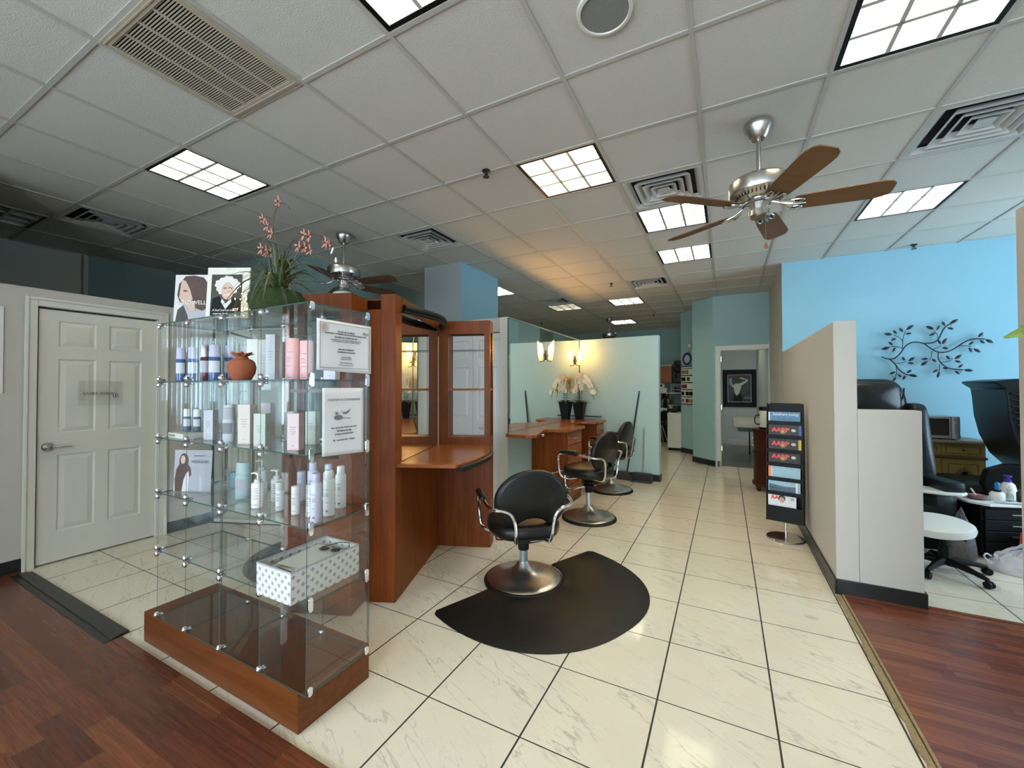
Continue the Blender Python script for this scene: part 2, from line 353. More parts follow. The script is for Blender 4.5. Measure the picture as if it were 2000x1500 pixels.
# ------------------------------------------------------------------ mesh helpers
class MB:
    def __init__(s): s.bm = bmesh.new(); s.mi = 0
    def _f(s, vs):
        try:
            f = s.bm.faces.new(vs); f.material_index = s.mi; return f
        except ValueError: return None
    def quad(s, *pts): return s._f([s.bm.verts.new(p) for p in pts])
    def box(s, x0, x1, y0, y1, z0, z1, mtx=None, bevel=0):
        P = [(x0,y0,z0),(x1,y0,z0),(x1,y1,z0),(x0,y1,z0),(x0,y0,z1),(x1,y0,z1),(x1,y1,z1),(x0,y1,z1)]
        v = [s.bm.verts.new(mtx @ Vector(p) if mtx else p) for p in P]
        fs = [s._f([v[i] for i in q]) for q in ((0,3,2,1),(4,5,6,7),(0,1,5,4),(1,2,6,5),(2,3,7,6),(3,0,4,7))]
        if bevel:
            es = list({e for f in fs for e in f.edges})
            r = bmesh.ops.bevel(s.bm, geom=es, offset=bevel, segments=2, affect='EDGES', profile=.6)
            for f in r['faces']: f.material_index = s.mi
        return s
    def cbox(s, c, d, rz=0, bevel=0, rx=0, ry=0):
        m = Matrix.Translation(c) @ Euler((rx, ry, rz)).to_matrix().to_4x4()
        return s.box(-d[0]/2, d[0]/2, -d[1]/2, d[1]/2, -d[2]/2, d[2]/2, m, bevel)
    def lathe(s, prof, c=(0,0,0), seg=32, mtx=None, sx=1, sy=1):
        c = Vector(c); rings = []
        for r, z in prof:
            ring = []
            if r < 1e-6:
                p = Vector((0, 0, z)); p = (mtx @ p if mtx else p) + c
                rings.append([s.bm.verts.new(p)]); continue
            for i in range(seg):
                a = 2*PI*i/seg; p = Vector((r*sx*math.cos(a), r*sy*math.sin(a), z))
                ring.append(s.bm.verts.new((mtx @ p if mtx else p) + c))
            rings.append(ring)
        for a, b in zip(rings, rings[1:]):
            if len(a) == 1 and len(b) == 1: continue
            for i in range(seg):
                j = (i+1) % seg
                if len(a) == 1: s._f([a[0], b[j], b[i]])
                elif len(b) == 1: s._f([a[i], a[j], b[0]])
                else: s._f([a[i], a[j], b[j], b[i]])
        return s
    def cyl(s, c, r, z0, z1, seg=24):
        return s.lathe([(0, z0), (r, z0), (r, z1), (0, z1)], c, seg)
    def tube(s, pts, r, seg=10, cap=True, smooth=0):
        pts = [Vector(p) for p in pts]
        for _ in range(smooth):
            q = [pts[0]]
            for a, b in zip(pts, pts[1:]): q += [a.lerp(b, .25), a.lerp(b, .75)]
            q.append(pts[-1]); pts = q
        rs = r if isinstance(r, (list, tuple)) else [r]*len(pts)
        if len(rs) != len(pts):
            rs = [rs[min(len(rs)-1, int(i*len(rs)/len(pts)))] for i in range(len(pts))]
        rings = []; prev = None
        for i, p in enumerate(pts):
            t = (pts[min(i+1, len(pts)-1)] - pts[max(i-1, 0)])
            t = t.normalized() if t.length > 1e-9 else Vector((0,0,1))
            if prev is None:
                u = Vector((0, 0, 1)).cross(t)
                if u.length < .05: u = Vector((1, 0, 0)).cross(t)
            else: u = prev - t*prev.dot(t)
            u.normalize(); v = t.cross(u); prev = u
            rings.append([s.bm.verts.new(p + rs[i]*(math.cos(2*PI*k/seg)*u + math.sin(2*PI*k/seg)*v)) for k in range(seg)])
        for a, b in zip(rings, rings[1:]):
            for k in range(seg): s._f([a[k], a[(k+1)%seg], b[(k+1)%seg], b[k]])
        if cap: s._f(rings[0][::-1]); s._f(rings[-1])
        return s
    def prism(s, poly, z0, z1, mtx=None):
        """polygon in xy pushed from z0 to z1"""
        t = (lambda p: mtx @ Vector(p)) if mtx else (lambda p: p)
        a = [s.bm.verts.new(t((x, y, z0))) for x, y in poly]
        b = [s.bm.verts.new(t((x, y, z1))) for x, y in poly]
        s._f(a[::-1]); s._f(b); n = len(poly)
        for i in range(n): s._f([a[i], a[(i+1)%n], b[(i+1)%n], b[i]])
        return s
    def leaf(s, base, tip, wd, sag=0.0, n=5, nrm=(0,0,1), fold=.15):
        """a pointed blade with two halves"""
        base, tip = Vector(base), Vector(tip); nrm = Vector(nrm)
        d = tip - base; side = d.cross(nrm)
        if side.length < 1e-6: side = d.cross(Vector((1,0,0)))
        side.normalize(); upv = side.cross(d).normalized()
        L, C, Q = [], [], []
        for i in range(n+1):
            t = i/n; wdt = wd*.5*math.sin(PI*min(max(t, .02), .98))**.8
            c = base + d*t + Vector((0,0,-1))*sag*t*t
            C.append(s.bm.verts.new(c)); L.append(s.bm.verts.new(c + side*wdt + upv*fold*wdt)); Q.append(s.bm.verts.new(c - side*wdt + upv*fold*wdt))
        for i in range(n):
            s._f([C[i], C[i+1], L[i+1], L[i]]); s._f([C[i], Q[i], Q[i+1], C[i+1]])
        return s
    def blade(s, pts, wd, nrm=(0,0,1)):
        """a strap leaf along a path"""
        pts = [Vector(p) for p in pts]; n = len(pts); A, B = [], []
        for i, p in enumerate(pts):
            t = (pts[min(i+1,n-1)] - pts[max(i-1,0)]).normalized(); sd = t.cross(Vector(nrm))
            if sd.length < .05: sd = t.cross(Vector((1,0,0)))
            sd.normalize(); k = wd*.5*(1 - (i/(n-1))**2.2*.95)
            A.append(s.bm.verts.new(p+sd*k)); B.append(s.bm.verts.new(p-sd*k))
        for i in range(n-1): s._f([A[i], A[i+1], B[i+1], B[i]])
        return s

def obj(name, mb, mats, parent=None, world=True, smooth=35, bevel=0, subd=0, solid=0):
    """link one mesh; coordinates are world ones (turned into the parent's own when it has a parent)"""
    bm = mb.bm
    if parent is not None and world:
        bm.transform(inv(parent))
    bmesh.ops.recalc_face_normals(bm, faces=bm.faces[:])
    me = bpy.data.meshes.new(name); bm.to_mesh(me); bm.free()
    for m in (mats if isinstance(mats, (list, tuple)) else [mats]): me.materials.append(M[m] if isinstance(m, str) else m)
    if smooth:
        me.shade_smooth()
        try: me.set_sharp_from_angle(angle=R(smooth))
        except Exception: pass
    o = bpy.data.objects.new(name, me); COL.objects.link(o)
    if parent is not None: o.parent = parent
    if solid:
        md = o.modifiers.new('thickness', 'SOLIDIFY'); md.thickness = solid
    if bevel:
        md = o.modifiers.new('bevel', 'BEVEL'); md.width = bevel; md.segments = 2; md.limit_method = 'ANGLE'
    if subd:
        md = o.modifiers.new('subdivision', 'SUBSURF'); md.levels = subd; md.render_levels = subd
    return o
def wm(o):
    m = Matrix.LocRotScale(o.location, o.rotation_euler, o.scale)
    return wm(o.parent) @ m if o.parent else m
def inv(o): return wm(o).inverted()
def thing(name, label, cat, loc=(0,0,0), rotz=0, group=None):
    o = bpy.data.objects.new(name, None); COL.objects.link(o)
    o.empty_display_size = .1
    o.location = loc; o.rotation_euler = (0, 0, rotz); o['label'] = label; o['category'] = cat
    if group: o['group'] = group
    return o
def tag(o, label, cat, group=None):
    o['label'] = label; o['category'] = cat
    if group: o['group'] = group
    return o
def struct(name, mb, mats, parent=None, **kw):
    o = obj(name, mb, mats, parent, **kw)
    if parent is None: o['kind'] = 'structure'
    return o
def dup(root, loc, rotz=None, label=None, group=None):
    def cp(o, par):
        c = o.copy(); COL.objects.link(c)
        if par is not None: c.parent = par
        for ch in list(o.children): cp(ch, c)
        return c
    r = cp(root, None); r.location = loc
    if rotz is not None: r.rotation_euler = (0, 0, rotz)
    if label: r['label'] = label
    if group: r['group'] = group
    return r
def text(body, size, org, u, v, m, parent, name='lettering', align='CENTER', font_scale=1.0, depth=.0006, bold=0.0):
    """lettering laid in the plane of unit vectors u, v"""
    cu = bpy.data.curves.new(name, 'FONT'); cu.body = body; cu.size = size; cu.align_x = align; cu.align_y = 'CENTER'
    cu.extrude = depth; cu.offset = bold; cu.resolution_u = 2
    t = bpy.data.objects.new(name, cu); COL.objects.link(t)
    bpy.context.view_layer.update()
    me = bpy.data.meshes.new_from_object(t.evaluated_get(bpy.context.evaluated_depsgraph_get()))
    bpy.data.objects.remove(t); bpy.data.curves.remove(cu)
    u, v = Vector(u).normalized(), Vector(v).normalized(); n = u.cross(v)
    mt = Matrix((u*font_scale, v, n)).transposed().to_4x4(); mt.translation = Vector(org)
    me.transform(inv(parent) @ mt)
    me.materials.clear(); me.materials.append(M[m])
    me.name = name
    o = bpy.data.objects.new(name, me); COL.objects.link(o); o.parent = parent
    return o
def flat(name, pts, org, u, v, off, m, parent, th=.0006):
    """a printed shape: polygon in plane (org, u, v), lifted by off along the normal"""
    u, v = Vector(u).normalized(), Vector(v).normalized(); n = u.cross(v); org = Vector(org)
    mb = MB(); a = [mb.bm.verts.new(org + u*x + v*y + n*off) for x, y in pts]
    b = [mb.bm.verts.new(org + u*x + v*y + n*(off-th)) for x, y in pts]
    mb._f(a); mb._f(b[::-1]); k = len(pts)
    for i in range(k): mb._f([a[i], a[(i+1)%k], b[(i+1)%k], b[i]])
    return obj(name, mb, m, parent, smooth=0)
def ell(cx, cy_, rx, ry, n=20, a0=0, a1=360):
    return [(cx+rx*math.cos(R(a0+(a1-a0)*i/n)), cy_+ry*math.sin(R(a0+(a1-a0)*i/n))) for i in range(n if a1-a0 == 360 else n+1)]
def rect(x0, x1, y0, y1): return [(x0,y0),(x1,y0),(x1,y1),(x0,y1)]
# ------------------------------------------------------------------ floor
CZ = 3.009
b = MB(); b.box(-6.9, 4.7, -2.7, 12.0, -.1, 0); struct('floor', b, 'tile', smooth=0)
b = MB(); b.box(-4.8, 4.6, -2.6, 1.02, 0.0005, .009); struct('floor', b, 'laminate', smooth=0)
b = MB(); b.box(.69, 4.6, 1.0205, 3.505, 0.0005, .009); struct('floor', b, 'laminate_r', smooth=0)
b = MB(); b.box(-.5, .64, 8.14, 11.2, 0.0005, .004); struct('floor', b, 'lam_grey', smooth=0)
# joints and edge strips between tile and laminate
b = MB(); b.prism([(-4.72, .965), (-3.02, .955), (-3.06, 1.075), (-4.70, 1.075)], .001, .013)
b.prism([(-4.72, 1.0), (-3.03, .99), (-3.05, 1.05), (-4.71, 1.05)], .013, .018)
struct('trim_1', b, 'base_black', bevel=.004)
b = MB(); b.box(-3.02, .66, .985, 1.03, .001, .014); struct('trim_2', b, 'laminate', smooth=0)
M['edge'] = noise_mat('chipped_mortar', (.27, .20, .10), .9, 70, .5, 1.0, 90)
M['edge_d'] = noise_mat('mortar_gap', (.04, .03, .02), .9, 70, .5)
b = MB(); rnd = random.Random(3)
pl, pr = [], []
for k in range(49):
    y = 1.02 + k*.0505
    pl.append((.652 - .014*rnd.random(), y)); pr.append((.672, y))
b.prism(pl + pr[::-1], .001, .010)
b.box(.672, .677, 1.02, 3.47, .001, .005)
struct('trim_3', b, 'edge', smooth=0)
b = MB(); b.box(.678, .689, 1.02, 3.47, .001, .012); struct('trim_3', b, 'edge', smooth=0)
b = MB(); b.box(.672, .678, 1.02, 3.47, .0012, .0055); struct('trim_3', b, 'edge_d', smooth=0)
b = MB(); b.box(1.10, 4.6, 3.505, 3.535, .001, .012); struct('trim_4', b, 'laminate_r', smooth=0)
b = MB(); b.box(.69, 1.10, 3.47, 3.4895, .001, .012); struct('trim_4', b, 'laminate_r', smooth=0)

# ------------------------------------------------------------------ ceiling
GX, GY, GS = -1.9548, 1.9727, .61
lights = {(1,1): 1, (-3,-1): 1, (1,-2): 1, (4,0): 1, (5,4): 1, (2,3): 1, (2,5): 1, (-3,6): 1, (-2,9): .55, (0,9): 1, (-1,13): 1, (-7,-2): 0, (3,12): 1}
vents = {(-6,-1): 0, (-2,2): 0, (2,2): 0, (5,2): 0, (1,7): 0, (-2,8): 0}
grille_cell = (-1,-2)
skip = set(lights) | set(vents) | {grille_cell}
X0, X1, Y0, Y1 = -6.86, 4.6, -2.6, 11.95
b = MB()
for i in range(-9, 12):
    for j in range(-9, 18):
        if (i, j) in skip: continue
        x0, x1 = max(X0, GX+i*GS), min(X1, GX+(i+1)*GS); y0, y1 = max(Y0, GY+j*GS), min(Y1, GY+(j+1)*GS)
        if x1-x0 < .001 or y1-y0 < .001: continue
        b.quad((x0,y0,CZ+.006), (x1,y0,CZ+.006), (x1,y1,CZ+.006), (x0,y1,CZ+.006))
b.box(X0-.1, X1+.1, Y0-.1, Y1+.1, CZ+.25, CZ+.3)
ceil = struct('ceiling', b, 'ceil', smooth=0)
b = MB(); H = .0115
for i in range(-8, 11):
    x = GX+i*GS; b.box(x-H, x+H, Y0, Y1, CZ-.001, CZ+.0055)
for j in range(-7, 17):
    y = GY+j*GS
    for i in range(-9, 11):
        x0, x1 = max(X0, GX+i*GS+H), min(X1, GX+(i+1)*GS-H)
        if x1 > x0: b.box(x0, x1, y-H, y+H, CZ-.0005, CZ+.0055)
obj('ceiling_grid', b, 'tbar', ceil, smooth=0)

M['dim'] = mat('dim_lamp_panel', (.9, .9, .85), .5, emis=(1.0, .92, .75), estr=2.2)
# troffers: dark rim, white 3x3 louver, tubes glowing above
def troffer_parts(root, lit):
    g = GS/2 - .013
    b = MB()
    for x0, x1, y0, y1 in ((-g,-g+.022,-g,g), (g-.022,g,-g,g), (-g+.022,g-.022,-g,-g+.022), (-g+.022,g-.022,g-.022,g)):
        b.box(x0, x1, y0, y1, .002, .014)
    obj('rim', b, 'black', root, world=False, smooth=0)
    g2 = g-.022
    b = MB()
    b.box(-g2, g2, -g2, g2, .120, .124)
    for s in (-1, 1):
        b.box(s*g2-.002, s*g2+.002, -g2, g2, .004, .12); b.box(-g2, g2, s*g2-.002, s*g2+.002, .004, .12)
    obj('housing', b, 'housing', root, world=False, smooth=0)
    b = MB(); q = 2*g2/3
    for k in (1, 2):
        x = -g2+k*q
        for ax in (0, 1):
            # blades flare towards the bottom like parabolic louvers
            pr = [(-.0025, .062), (-.0035, .03), (-.010, .002), (.010, .002), (.0035, .03), (.0025, .062)]
            m = Matrix(((0,0,1,0),(1,0,0,0),(0,1,0,0),(0,0,0,1))) if ax else Matrix(((1,0,0,0),(0,0,1,0),(0,1,0,0),(0,0,0,1)))
            b.prism([(x+u, v) for u, v in pr], -g2, g2, m)
    obj('louver', b, 'louver', root, world=False)
    for y in (-.19, 0, .19):
        b = MB(); b.tube([(-g2+.02, y, .098), (g2-.02, y, .098)], .016, 10); obj('tube', b, lit, root, world=False)
TL = {(1,1): 'lit square troffer light beside the small sprinkler head, left of the near fan',
 (-3,-1): 'lit square troffer light on the dim left ceiling above the plant',
 (1,-2): 'lit square troffer light cut off by the top edge, left of the round speaker',
 (4,0): 'large bright troffer light in the top right corner of the photo',
 (5,4): 'lit troffer light by the blue wall, right of the near fan blades',
 (2,3): 'lit troffer light directly behind the near fan, touching a square vent',
 (2,5): 'lit troffer light hanging in the ceiling one row behind the near fan',
 (-3,6): 'lit troffer light half hidden by the blue and grey column',
 (-2,9): 'dim troffer light touching the far square vent above the butterfly lamps',
 (0,9): 'small bright troffer light between the two far fans and vents, above the mint partition',
 (-1,13): 'farthest bright troffer light, just behind the far fan rod',
 (3,12): 'added unseen troffer light that brightens the far treatment room',  # out of view, added because the far room came out too dark
 (-7,-2): 'unlit grey troffer light at the far left edge of the photo'}
root = None
troot = {}
for (i, j), on in lights.items():
    loc = (GX+(i+.5)*GS, GY+(j+.5)*GS, CZ)
    kind = 'lit' if on > .6 else ('dim' if on > .3 else 'off')
    if kind in troot: t = dup(troot[kind], loc, 0, TL[(i,j)])
    else:
        t = thing('ceiling_light', TL[(i,j)], 'ceiling light', loc, 0, 'square troffer lights in the ceiling')
        troffer_parts(t, {'lit': 'lit', 'dim': 'dim', 'off': 'unlit'}[kind]); troot[kind] = t
# four-way diffusers
def vent_parts(root):
    g = GS/2 - .013
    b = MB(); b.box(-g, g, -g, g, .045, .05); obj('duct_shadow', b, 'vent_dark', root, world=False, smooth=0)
    b = MB()
    def ring(r0, z0, r1, z1):
        for k in range(4):
            c = [(1,1),(-1,1),(-1,-1),(1,-1)]; p, q = c[k], c[(k+1)%4]
            b.quad((p[0]*r0,p[1]*r0,z0), (q[0]*r0,q[1]*r0,z0), (q[0]*r1,q[1]*r1,z1), (p[0]*r1,p[1]*r1,z1))
    ring(g, .003, g-.03, .000); ring(g-.03, .000, g-.06, .030)
    for r in (.205, .150, .095):
        ring(r, -.006, r-.010, -.006); ring(r-.010, -.006, r-.045, .030); ring(r, -.006, r-.032, .034)
    b.quad((-.045,-.045,-.004), (.045,-.045,-.004), (.045,.045,-.004), (-.045,.045,-.004)); ring(.045, -.004, .030, .02)
    obj('louver', b, 'vent', root, world=False, smooth=0)
VL = {(-6,-1): 'square air vent with stepped louvers beside the unlit light at far left',
 (-2,2): 'square stepped air vent between the left fan and the column',
 (2,2): 'square stepped air vent partly behind the near fan blade',
 (5,2): 'large square air vent at the right edge of the ceiling',
 (1,7): 'small distant square air vent beside the far sprinkler heads',
 (-2,8): 'distant square air vent touching the dim troffer light'}
v0 = None
for c in vents:
    loc = (GX+(c[0]+.5)*GS, GY+(c[1]+.5)*GS, CZ)
    if v0 is None:
        v0 = thing('ceiling_vent', VL[c], 'vent', loc, 0, 'square air diffusers in the ceiling'); vent_parts(v0)
    else: dup(v0, loc, 0, VL[c])
# return grille
t = thing('return_grille', 'large cream return air grille with fine slots in the upper left ceiling', 'vent', (GX-.5*GS, GY-1.5*GS, CZ), R(90))
b = MB(); g = .297
for x0, x1, y0, y1 in ((-g,-.262,-g,g), (.262,g,-g,g), (-.262,.262,-g,-.262), (-.262,.262,.262,g)): b.box(x0, x1, y0, y1, -.006, .006)
for k in (-1, 0, 1): b.box(-.262, .262, k*.131-.006, k*.131+.006, -.004, .004)
for x0, x1, y0, y1 in ((-g+.012,-g+.018,-g+.012,g-.012), (g-.018,g-.012,-g+.012,g-.012), (-g+.018,g-.018,-g+.012,-g+.018), (-g+.018,g-.018,g-.018,g-.012)): b.box(x0, x1, y0, y1, -.009, -.005)
obj('frame', b, 'grille', t, world=False, smooth=0)
b = MB()
for k in range(46):
    x = -.256 + k*.01138
    b.cbox((x, 0, .0), (.0044, .524, .004))
obj('slats', b, 'grille', t, world=False, smooth=0)
b = MB(); b.box(-.29, .29, -.29, .29, .03, .034); obj('slot_shadow', b, mat('grille_shadow', (.022, .012, .005), .9), t, world=False, smooth=0)  # dark sheet standing in for the shade behind the slats
# round speaker
t = thing('ceiling_speaker', 'round grey speaker with thin cream ring in the ceiling at the top edge', 'speaker', (-.445, 1.70, CZ))
b = MB(); b.lathe([(.100, -.004), (.103, -.010), (.116, -.008), (.119, .004), (.100, .004)], seg=48); obj('ring', b, 'cream', t, world=False)
b = MB(); b.lathe([(0, -.0045), (.101, -.0045), (.101, .002), (0, .002)], seg=48); obj('mesh', b, 'speaker', t, world=False)
# sprinklers
def sprinkler(x, y, label):
    t = thing('sprinkler', label, 'sprinkler', (x, y, CZ), 0, 'fire sprinkler heads in the ceiling')
    b = MB(); b.lathe([(0, .004), (.030, .003), (.032, -.003), (.016, -.010), (.010, -.012), (.010, -.03), (0, -.03)], seg=20); obj('escutcheon', b, 'bronze', t, world=False)
    b = MB(); b.lathe([(0, -.046), (.024, -.044), (.024, -.047), (0, -.049)], seg=16); b.tube([(.012,0,-.02), (.016,0,-.034), (.004,0,-.046)], .0025, 6); b.tube([(-.012,0,-.02), (-.016,0,-.034), (-.004,0,-.046)], .0025, 6)
    obj('deflector', b, 'bronze', t, world=False)
    return t
s0 = sprinkler(-1.56, 2.56, 'near sprinkler head on the ceiling left of the brightest middle light')
for x, y, l in ((-1.56, 6.27, 'sprinkler head in the warm glow over the mint partition'), (1.90, 6.17, 'sprinkler head close to the top of the blue wall'), (-1.40, 9.4, 'sprinkler head beyond the mint partition near the right angled walls'), (-4.1, 9.4, 'sprinkler head over the teal wall left of the far fan')):
    dup(s0, (x, y, CZ), 0, l)

# ------------------------------------------------------------------ walls
def wallbox(name, x0, x1, y0, y1, z0, z1, m, parent=None, **kw):
    b = MB(); b.box(x0, x1, y0, y1, z0, z1); return struct(name, b, m, parent, smooth=0, **kw)
# left wall with the white door; exterior part with a window nearer the shop front
b = MB()
b.box(-4.92, -4.8, .86, 1.105, 0, 2.195); b.box(-4.92, -4.8, 1.875, 2.37, 0, 2.195); b.box(-4.92, -4.8, 1.105, 1.875, 2.055, 2.195)
struct('wall_left', b, 'wall_grey', smooth=0)
b = MB()
b.box(-4.92, -4.8, -2.6, -2.3, 0, CZ); b.box(-4.92, -4.8, -.3, .86, 0, CZ); b.box(-4.92, -4.8, -2.3, -.3, 0, .7); b.box(-4.92, -4.8, -2.3, -.3, 2.15, CZ)
b.box(-6.86, -4.92, .74, .86, 0, CZ)
struct('wall_left', b, 'wall_grey', smooth=0)
b = MB(); b.box(-6.98, -6.86, .74, 1.95, 0, CZ+.24); struct('wall_left', b, 'wall_grey', smooth=0)
b = MB(); b.box(-6.98, -6.86, 1.95, 3.12, 0, CZ+.24); b.box(-6.86, -4.53, 3.0, 3.12, 0, CZ+.24); b.box(-4.65, -4.53, 3.12, 12.07, 0, CZ+.24); struct('wall_left', b, 'wall_teal_shaded', smooth=0)
b = MB(); b.box(-6.86, -6.82, 1.93, 1.97, 0, CZ); struct('trim_5', b, 'wall_grey', smooth=0)
wallbox('wall_back', -4.53, -.86, 11.95, 12.07, 0, CZ+.24, 'wall_teal')
# right rear angled walls
b = MB()
b.prism([(-.2, 8.05), (-.09, 8.05), (-.09, 8.15), (-.24, 8.15), (-.46, 8.44), (-.46, 9.23), (-.76, 9.54), (-.76, 12.07), (-.86, 12.07), (-.86, 9.5), (-.56, 9.19), (-.56, 8.40)], 0, CZ)
b.box(-.09, .66, 8.05, 8.15, 2.05, CZ)
struct('wall_rear_right', b, 'wall_teal', smooth=0)
b = MB(); b.prism([(-.2, 8.05), (-.185, 8.032), (-.10, 8.032), (-.10, 8.05)], 0.001, .10)
b.prism([(-.2, 8.05), (-.56, 8.40), (-.574, 8.386), (-.206, 8.030)], .001, .10)
b.prism([(-.56, 9.19), (-.86, 9.5), (-.874, 9.486), (-.574, 9.176)], .001, .10)
b.box(-.572, -.56, 8.40, 9.18, .001, .10)
struct('baseboard_rear_right', b, 'base_black', smooth=0)
M['room_wall'] = noise_mat('pale_room_wall', (.66, .70, .72), .7, 6, .02)
b = MB(); b.box(-.6, .76, 11.2, 11.3, 0, CZ); b.box(.64, .76, 8.17, 11.2, 0, CZ)
struct('wall_treatment_room', b, 'room_wall', smooth=0)
b = MB(); b.box(-.46, .64, 11.18, 11.2, .004, .12); b.box(.62, .64, 8.3, 11.18, .004, .12); struct('baseboard_treatment_room', b, 'white_paint', smooth=0)
wallbox('wall_right', .655, 4.72, 6.30, 6.42, 0, CZ+.24, 'wall_blue')
wallbox('wall_right', .655, .775, 6.42, 8.16, 0, CZ+.24, 'wall_grey')
b = MB(); b.box(.785, 4.6, 6.285, 6.30, .001, .10); struct('baseboard_right', b, 'base_black', smooth=0)
# half-height walls
b = MB(); b.box(.655, .78, 3.49, 6.30, 0, 1.855); struct('wall_half_height', b, 'wall_grey', bevel=.004)
b = MB(); b.box(.7805, 1.10, 3.49, 3.62, 0, 1.252); struct('wall_half_height', b, 'wall_grey', bevel=.004)
b = MB(); b.box(.643, .655, 3.478, 7.6, .001, .105); b.box(.655, 1.112, 3.478, 3.49, .001, .105); b.box(1.10, 1.112, 3.49, 3.62, .001, .105)
struct('baseboard_half_height', b, 'base_black', bevel=.003)
b = MB(); b.box(1.0, 4.6, 2.17, 2.29, 0, 2.09); struct('wall_end', b, noise_mat('beige_wall', (.40, .36, .31), .75, 6, .02), smooth=0)
b = MB(); b.box(4.6, 4.72, -2.6, 3.0, 0, CZ+.24); b.box(4.6, 4.72, 6.0, 6.42, 0, CZ+.24); b.box(4.6, 4.72, 3.0, 6.0, 0, .6); b.box(4.6, 4.72, 3.0, 6.0, 2.5, CZ+.24)
struct('wall_right', b, 'wall_grey', smooth=0)
# column
b = MB()
b.mi = 0; b.box(-3.59, -2.99, 4.30, 5.24, 0, CZ+.1)
for f in b.bm.faces:
    if abs(f.calc_center_median().x + 2.99) < .01: f.material_index = 1
M['col_grey'] = noise_mat('column_grey', (.33, .36, .37), .75, 6, .02)
o = obj('wall_column', b, ['col_grey', 'wall_blue'], smooth=0); o['kind'] = 'structure'
# closet front with folding doors, and the wall slab that carries the long mirror
b = MB(); b.box(-4.53, -4.45, 3.98, 4.08, 0, 2.19); b.box(-3.70, -3.00, 3.98, 4.08, 0, 2.19); b.box(-4.53, -2.2405, 3.98, 4.08, 2.03, 2.19)
struct('wall_closet', b, 'wall_grey', smooth=0)
b = MB(); b.box(-2.24, -2.142, 3.965, 6.50, 0, 2.19); struct('wall_mirror_slab', b, 'white_paint', bevel=.003)
b = MB(); b.box(-2.1418, -2.1365, 3.975, 6.44, .001, .878); struct('wall_mirror_slab', b, 'wall_mint', smooth=0)
b = MB(); b.box(-2.1360, -2.128, 3.975, 6.44, .001, .10); struct('baseboard_mirror_slab', b, 'base_black', smooth=0)
# mint partition, turned a few degrees
b = MB(); P0, P1_ = Vector((-2.141, 6.46)), Vector((-.885, 6.365)); d = (P1_-P0).normalized(); nn = Vector((-d.y, d.x))*.115
b.prism([tuple(P0), tuple(P1_), tuple(P1_+nn), tuple(P0+nn)], 0, 2.18); struct('wall_partition', b, 'wall_mint', bevel=.006)
b = MB(); q = -nn.normalized()*.012; e = d*.012
b.prism([tuple(P0+q+d*.02), tuple(P1_+q+e), tuple(P1_+nn+e), tuple(P1_+nn), tuple(P1_), tuple(P0+d*.02)], .001, .10); struct('baseboard_partition', b, 'base_black', smooth=0)
# long mirror on the slab
t = thing('wall_mirror', 'long frameless mirror on the white wall slab above the far counter', 'mirror', (-2.14, 5.2, .10))
b = MB(); b.box(-2.1415, -2.135, 3.972, 6.445, .88, 2.172); obj('glass', b, 'mirror', t, smooth=0)
b = MB(); b.box(-2.1415, -2.131, 3.966, 3.972, .88, 2.176); b.box(-2.1415, -2.131, 3.972, 6.445, 2.172, 2.178); obj('edge_trim', b, 'glass_edge', t, smooth=0)

# shop front behind the camera: windows with upright blinds
b = MB()
for x0, x1, z0, z1 in ((-4.92,-4.5,0,CZ),(-1.1,-.8,0,CZ),(.3,.6,0,CZ),(4.3,4.72,0,CZ),(-4.5,-1.1,0,.3),(.6,4.3,0,.3),(-4.5,4.3,2.6,CZ)):
    b.box(x0, x1, -2.72, -2.6, z0, z1)
struct('wall_front', b, 'wall_grey', smooth=0)
def window(name, x0, x1, y0, y1, z0, z1, nm):
    """aluminium frame with panes; runs along x when y0 == y1"""
    b = MB(); al = 'x' if y0 == y1 else 'y'; s = .025; a0, a1 = (x0, x1) if al == 'x' else (y0, y1)
    def bb(p, q, r, t_):
        if al == 'x': b.box(p, q, y0-s, y0+s, r, t_)
        else: b.box(x0-s, x0+s, p, q, r, t_)
    bb(a0, a1, z0, z0+.05); bb(a0, a1, z1-.05, z1); n = nm
    for k in range(n+1):
        c = a0 + (a1-a0)*k/n; bb(max(a0, c-.025), min(a1, c+.025), z0+.05, z1-.05)
    fr = struct(name, b, 'alu', smooth=0)
    b = MB()
    if al == 'x': b.box(x0+.02, x1-.02, y0-.003, y0+.003, z0+.04, z1-.04)
    else: b.box(x0-.003, x0+.003, y0+.02, y1-.02, z0+.04, z1-.04)
    obj('pane', b, 'pane', fr, world=True, smooth=0)
window('window_1', -4.5, -1.1, -2.66, -2.66, .3, 2.6, 3)
window('window_2', .6, 4.3, -2.66, -2.66, .3, 2.6, 3)
window('window_3', -4.86, -4.86, -2.3, -.3, .7, 2.15, 2)
window('window_4', 4.66, 4.66, 3.0, 6.0, .6, 2.5, 3)
window('door_4', -.8, .3, -2.66, -2.66, .02, 2.6, 1)
def blinds(label, p0, p1, z0, z1, ang):
    p0, p1 = Vector(p0), Vector(p1); L = (p1-p0).length; d = (p1-p0).normalized(); base = math.atan2(d.y, d.x)
    t = thing('vertical_blind', label, 'blind', (p0.x, p0.y, z0)); b = MB()
    mid = (p0+p1)/2; b.cbox((mid.x, mid.y, z1+.02), (L, .045, .035), rz=base); obj('headrail', b, 'white', t, smooth=0)
    b = MB(); n = int(L/.083)
    for k in range(n):
        c = p0 + d*(.04+k*.083); b.cbox((c.x, c.y, (z0+z1)/2), (.088, .0012, z1-z0), rz=base+ang+.12*math.sin(k*1.7))
    obj('slats', b, 'blind', t, smooth=0)
blinds('white upright slat blind over the front shop window left of the door', (-4.48, -2.56), (-1.12, -2.56), .32, 2.56, R(52))
blinds('white upright slat blind over the front shop window right of the door', (.62, -2.56), (4.28, -2.56), .32, 2.56, R(66))
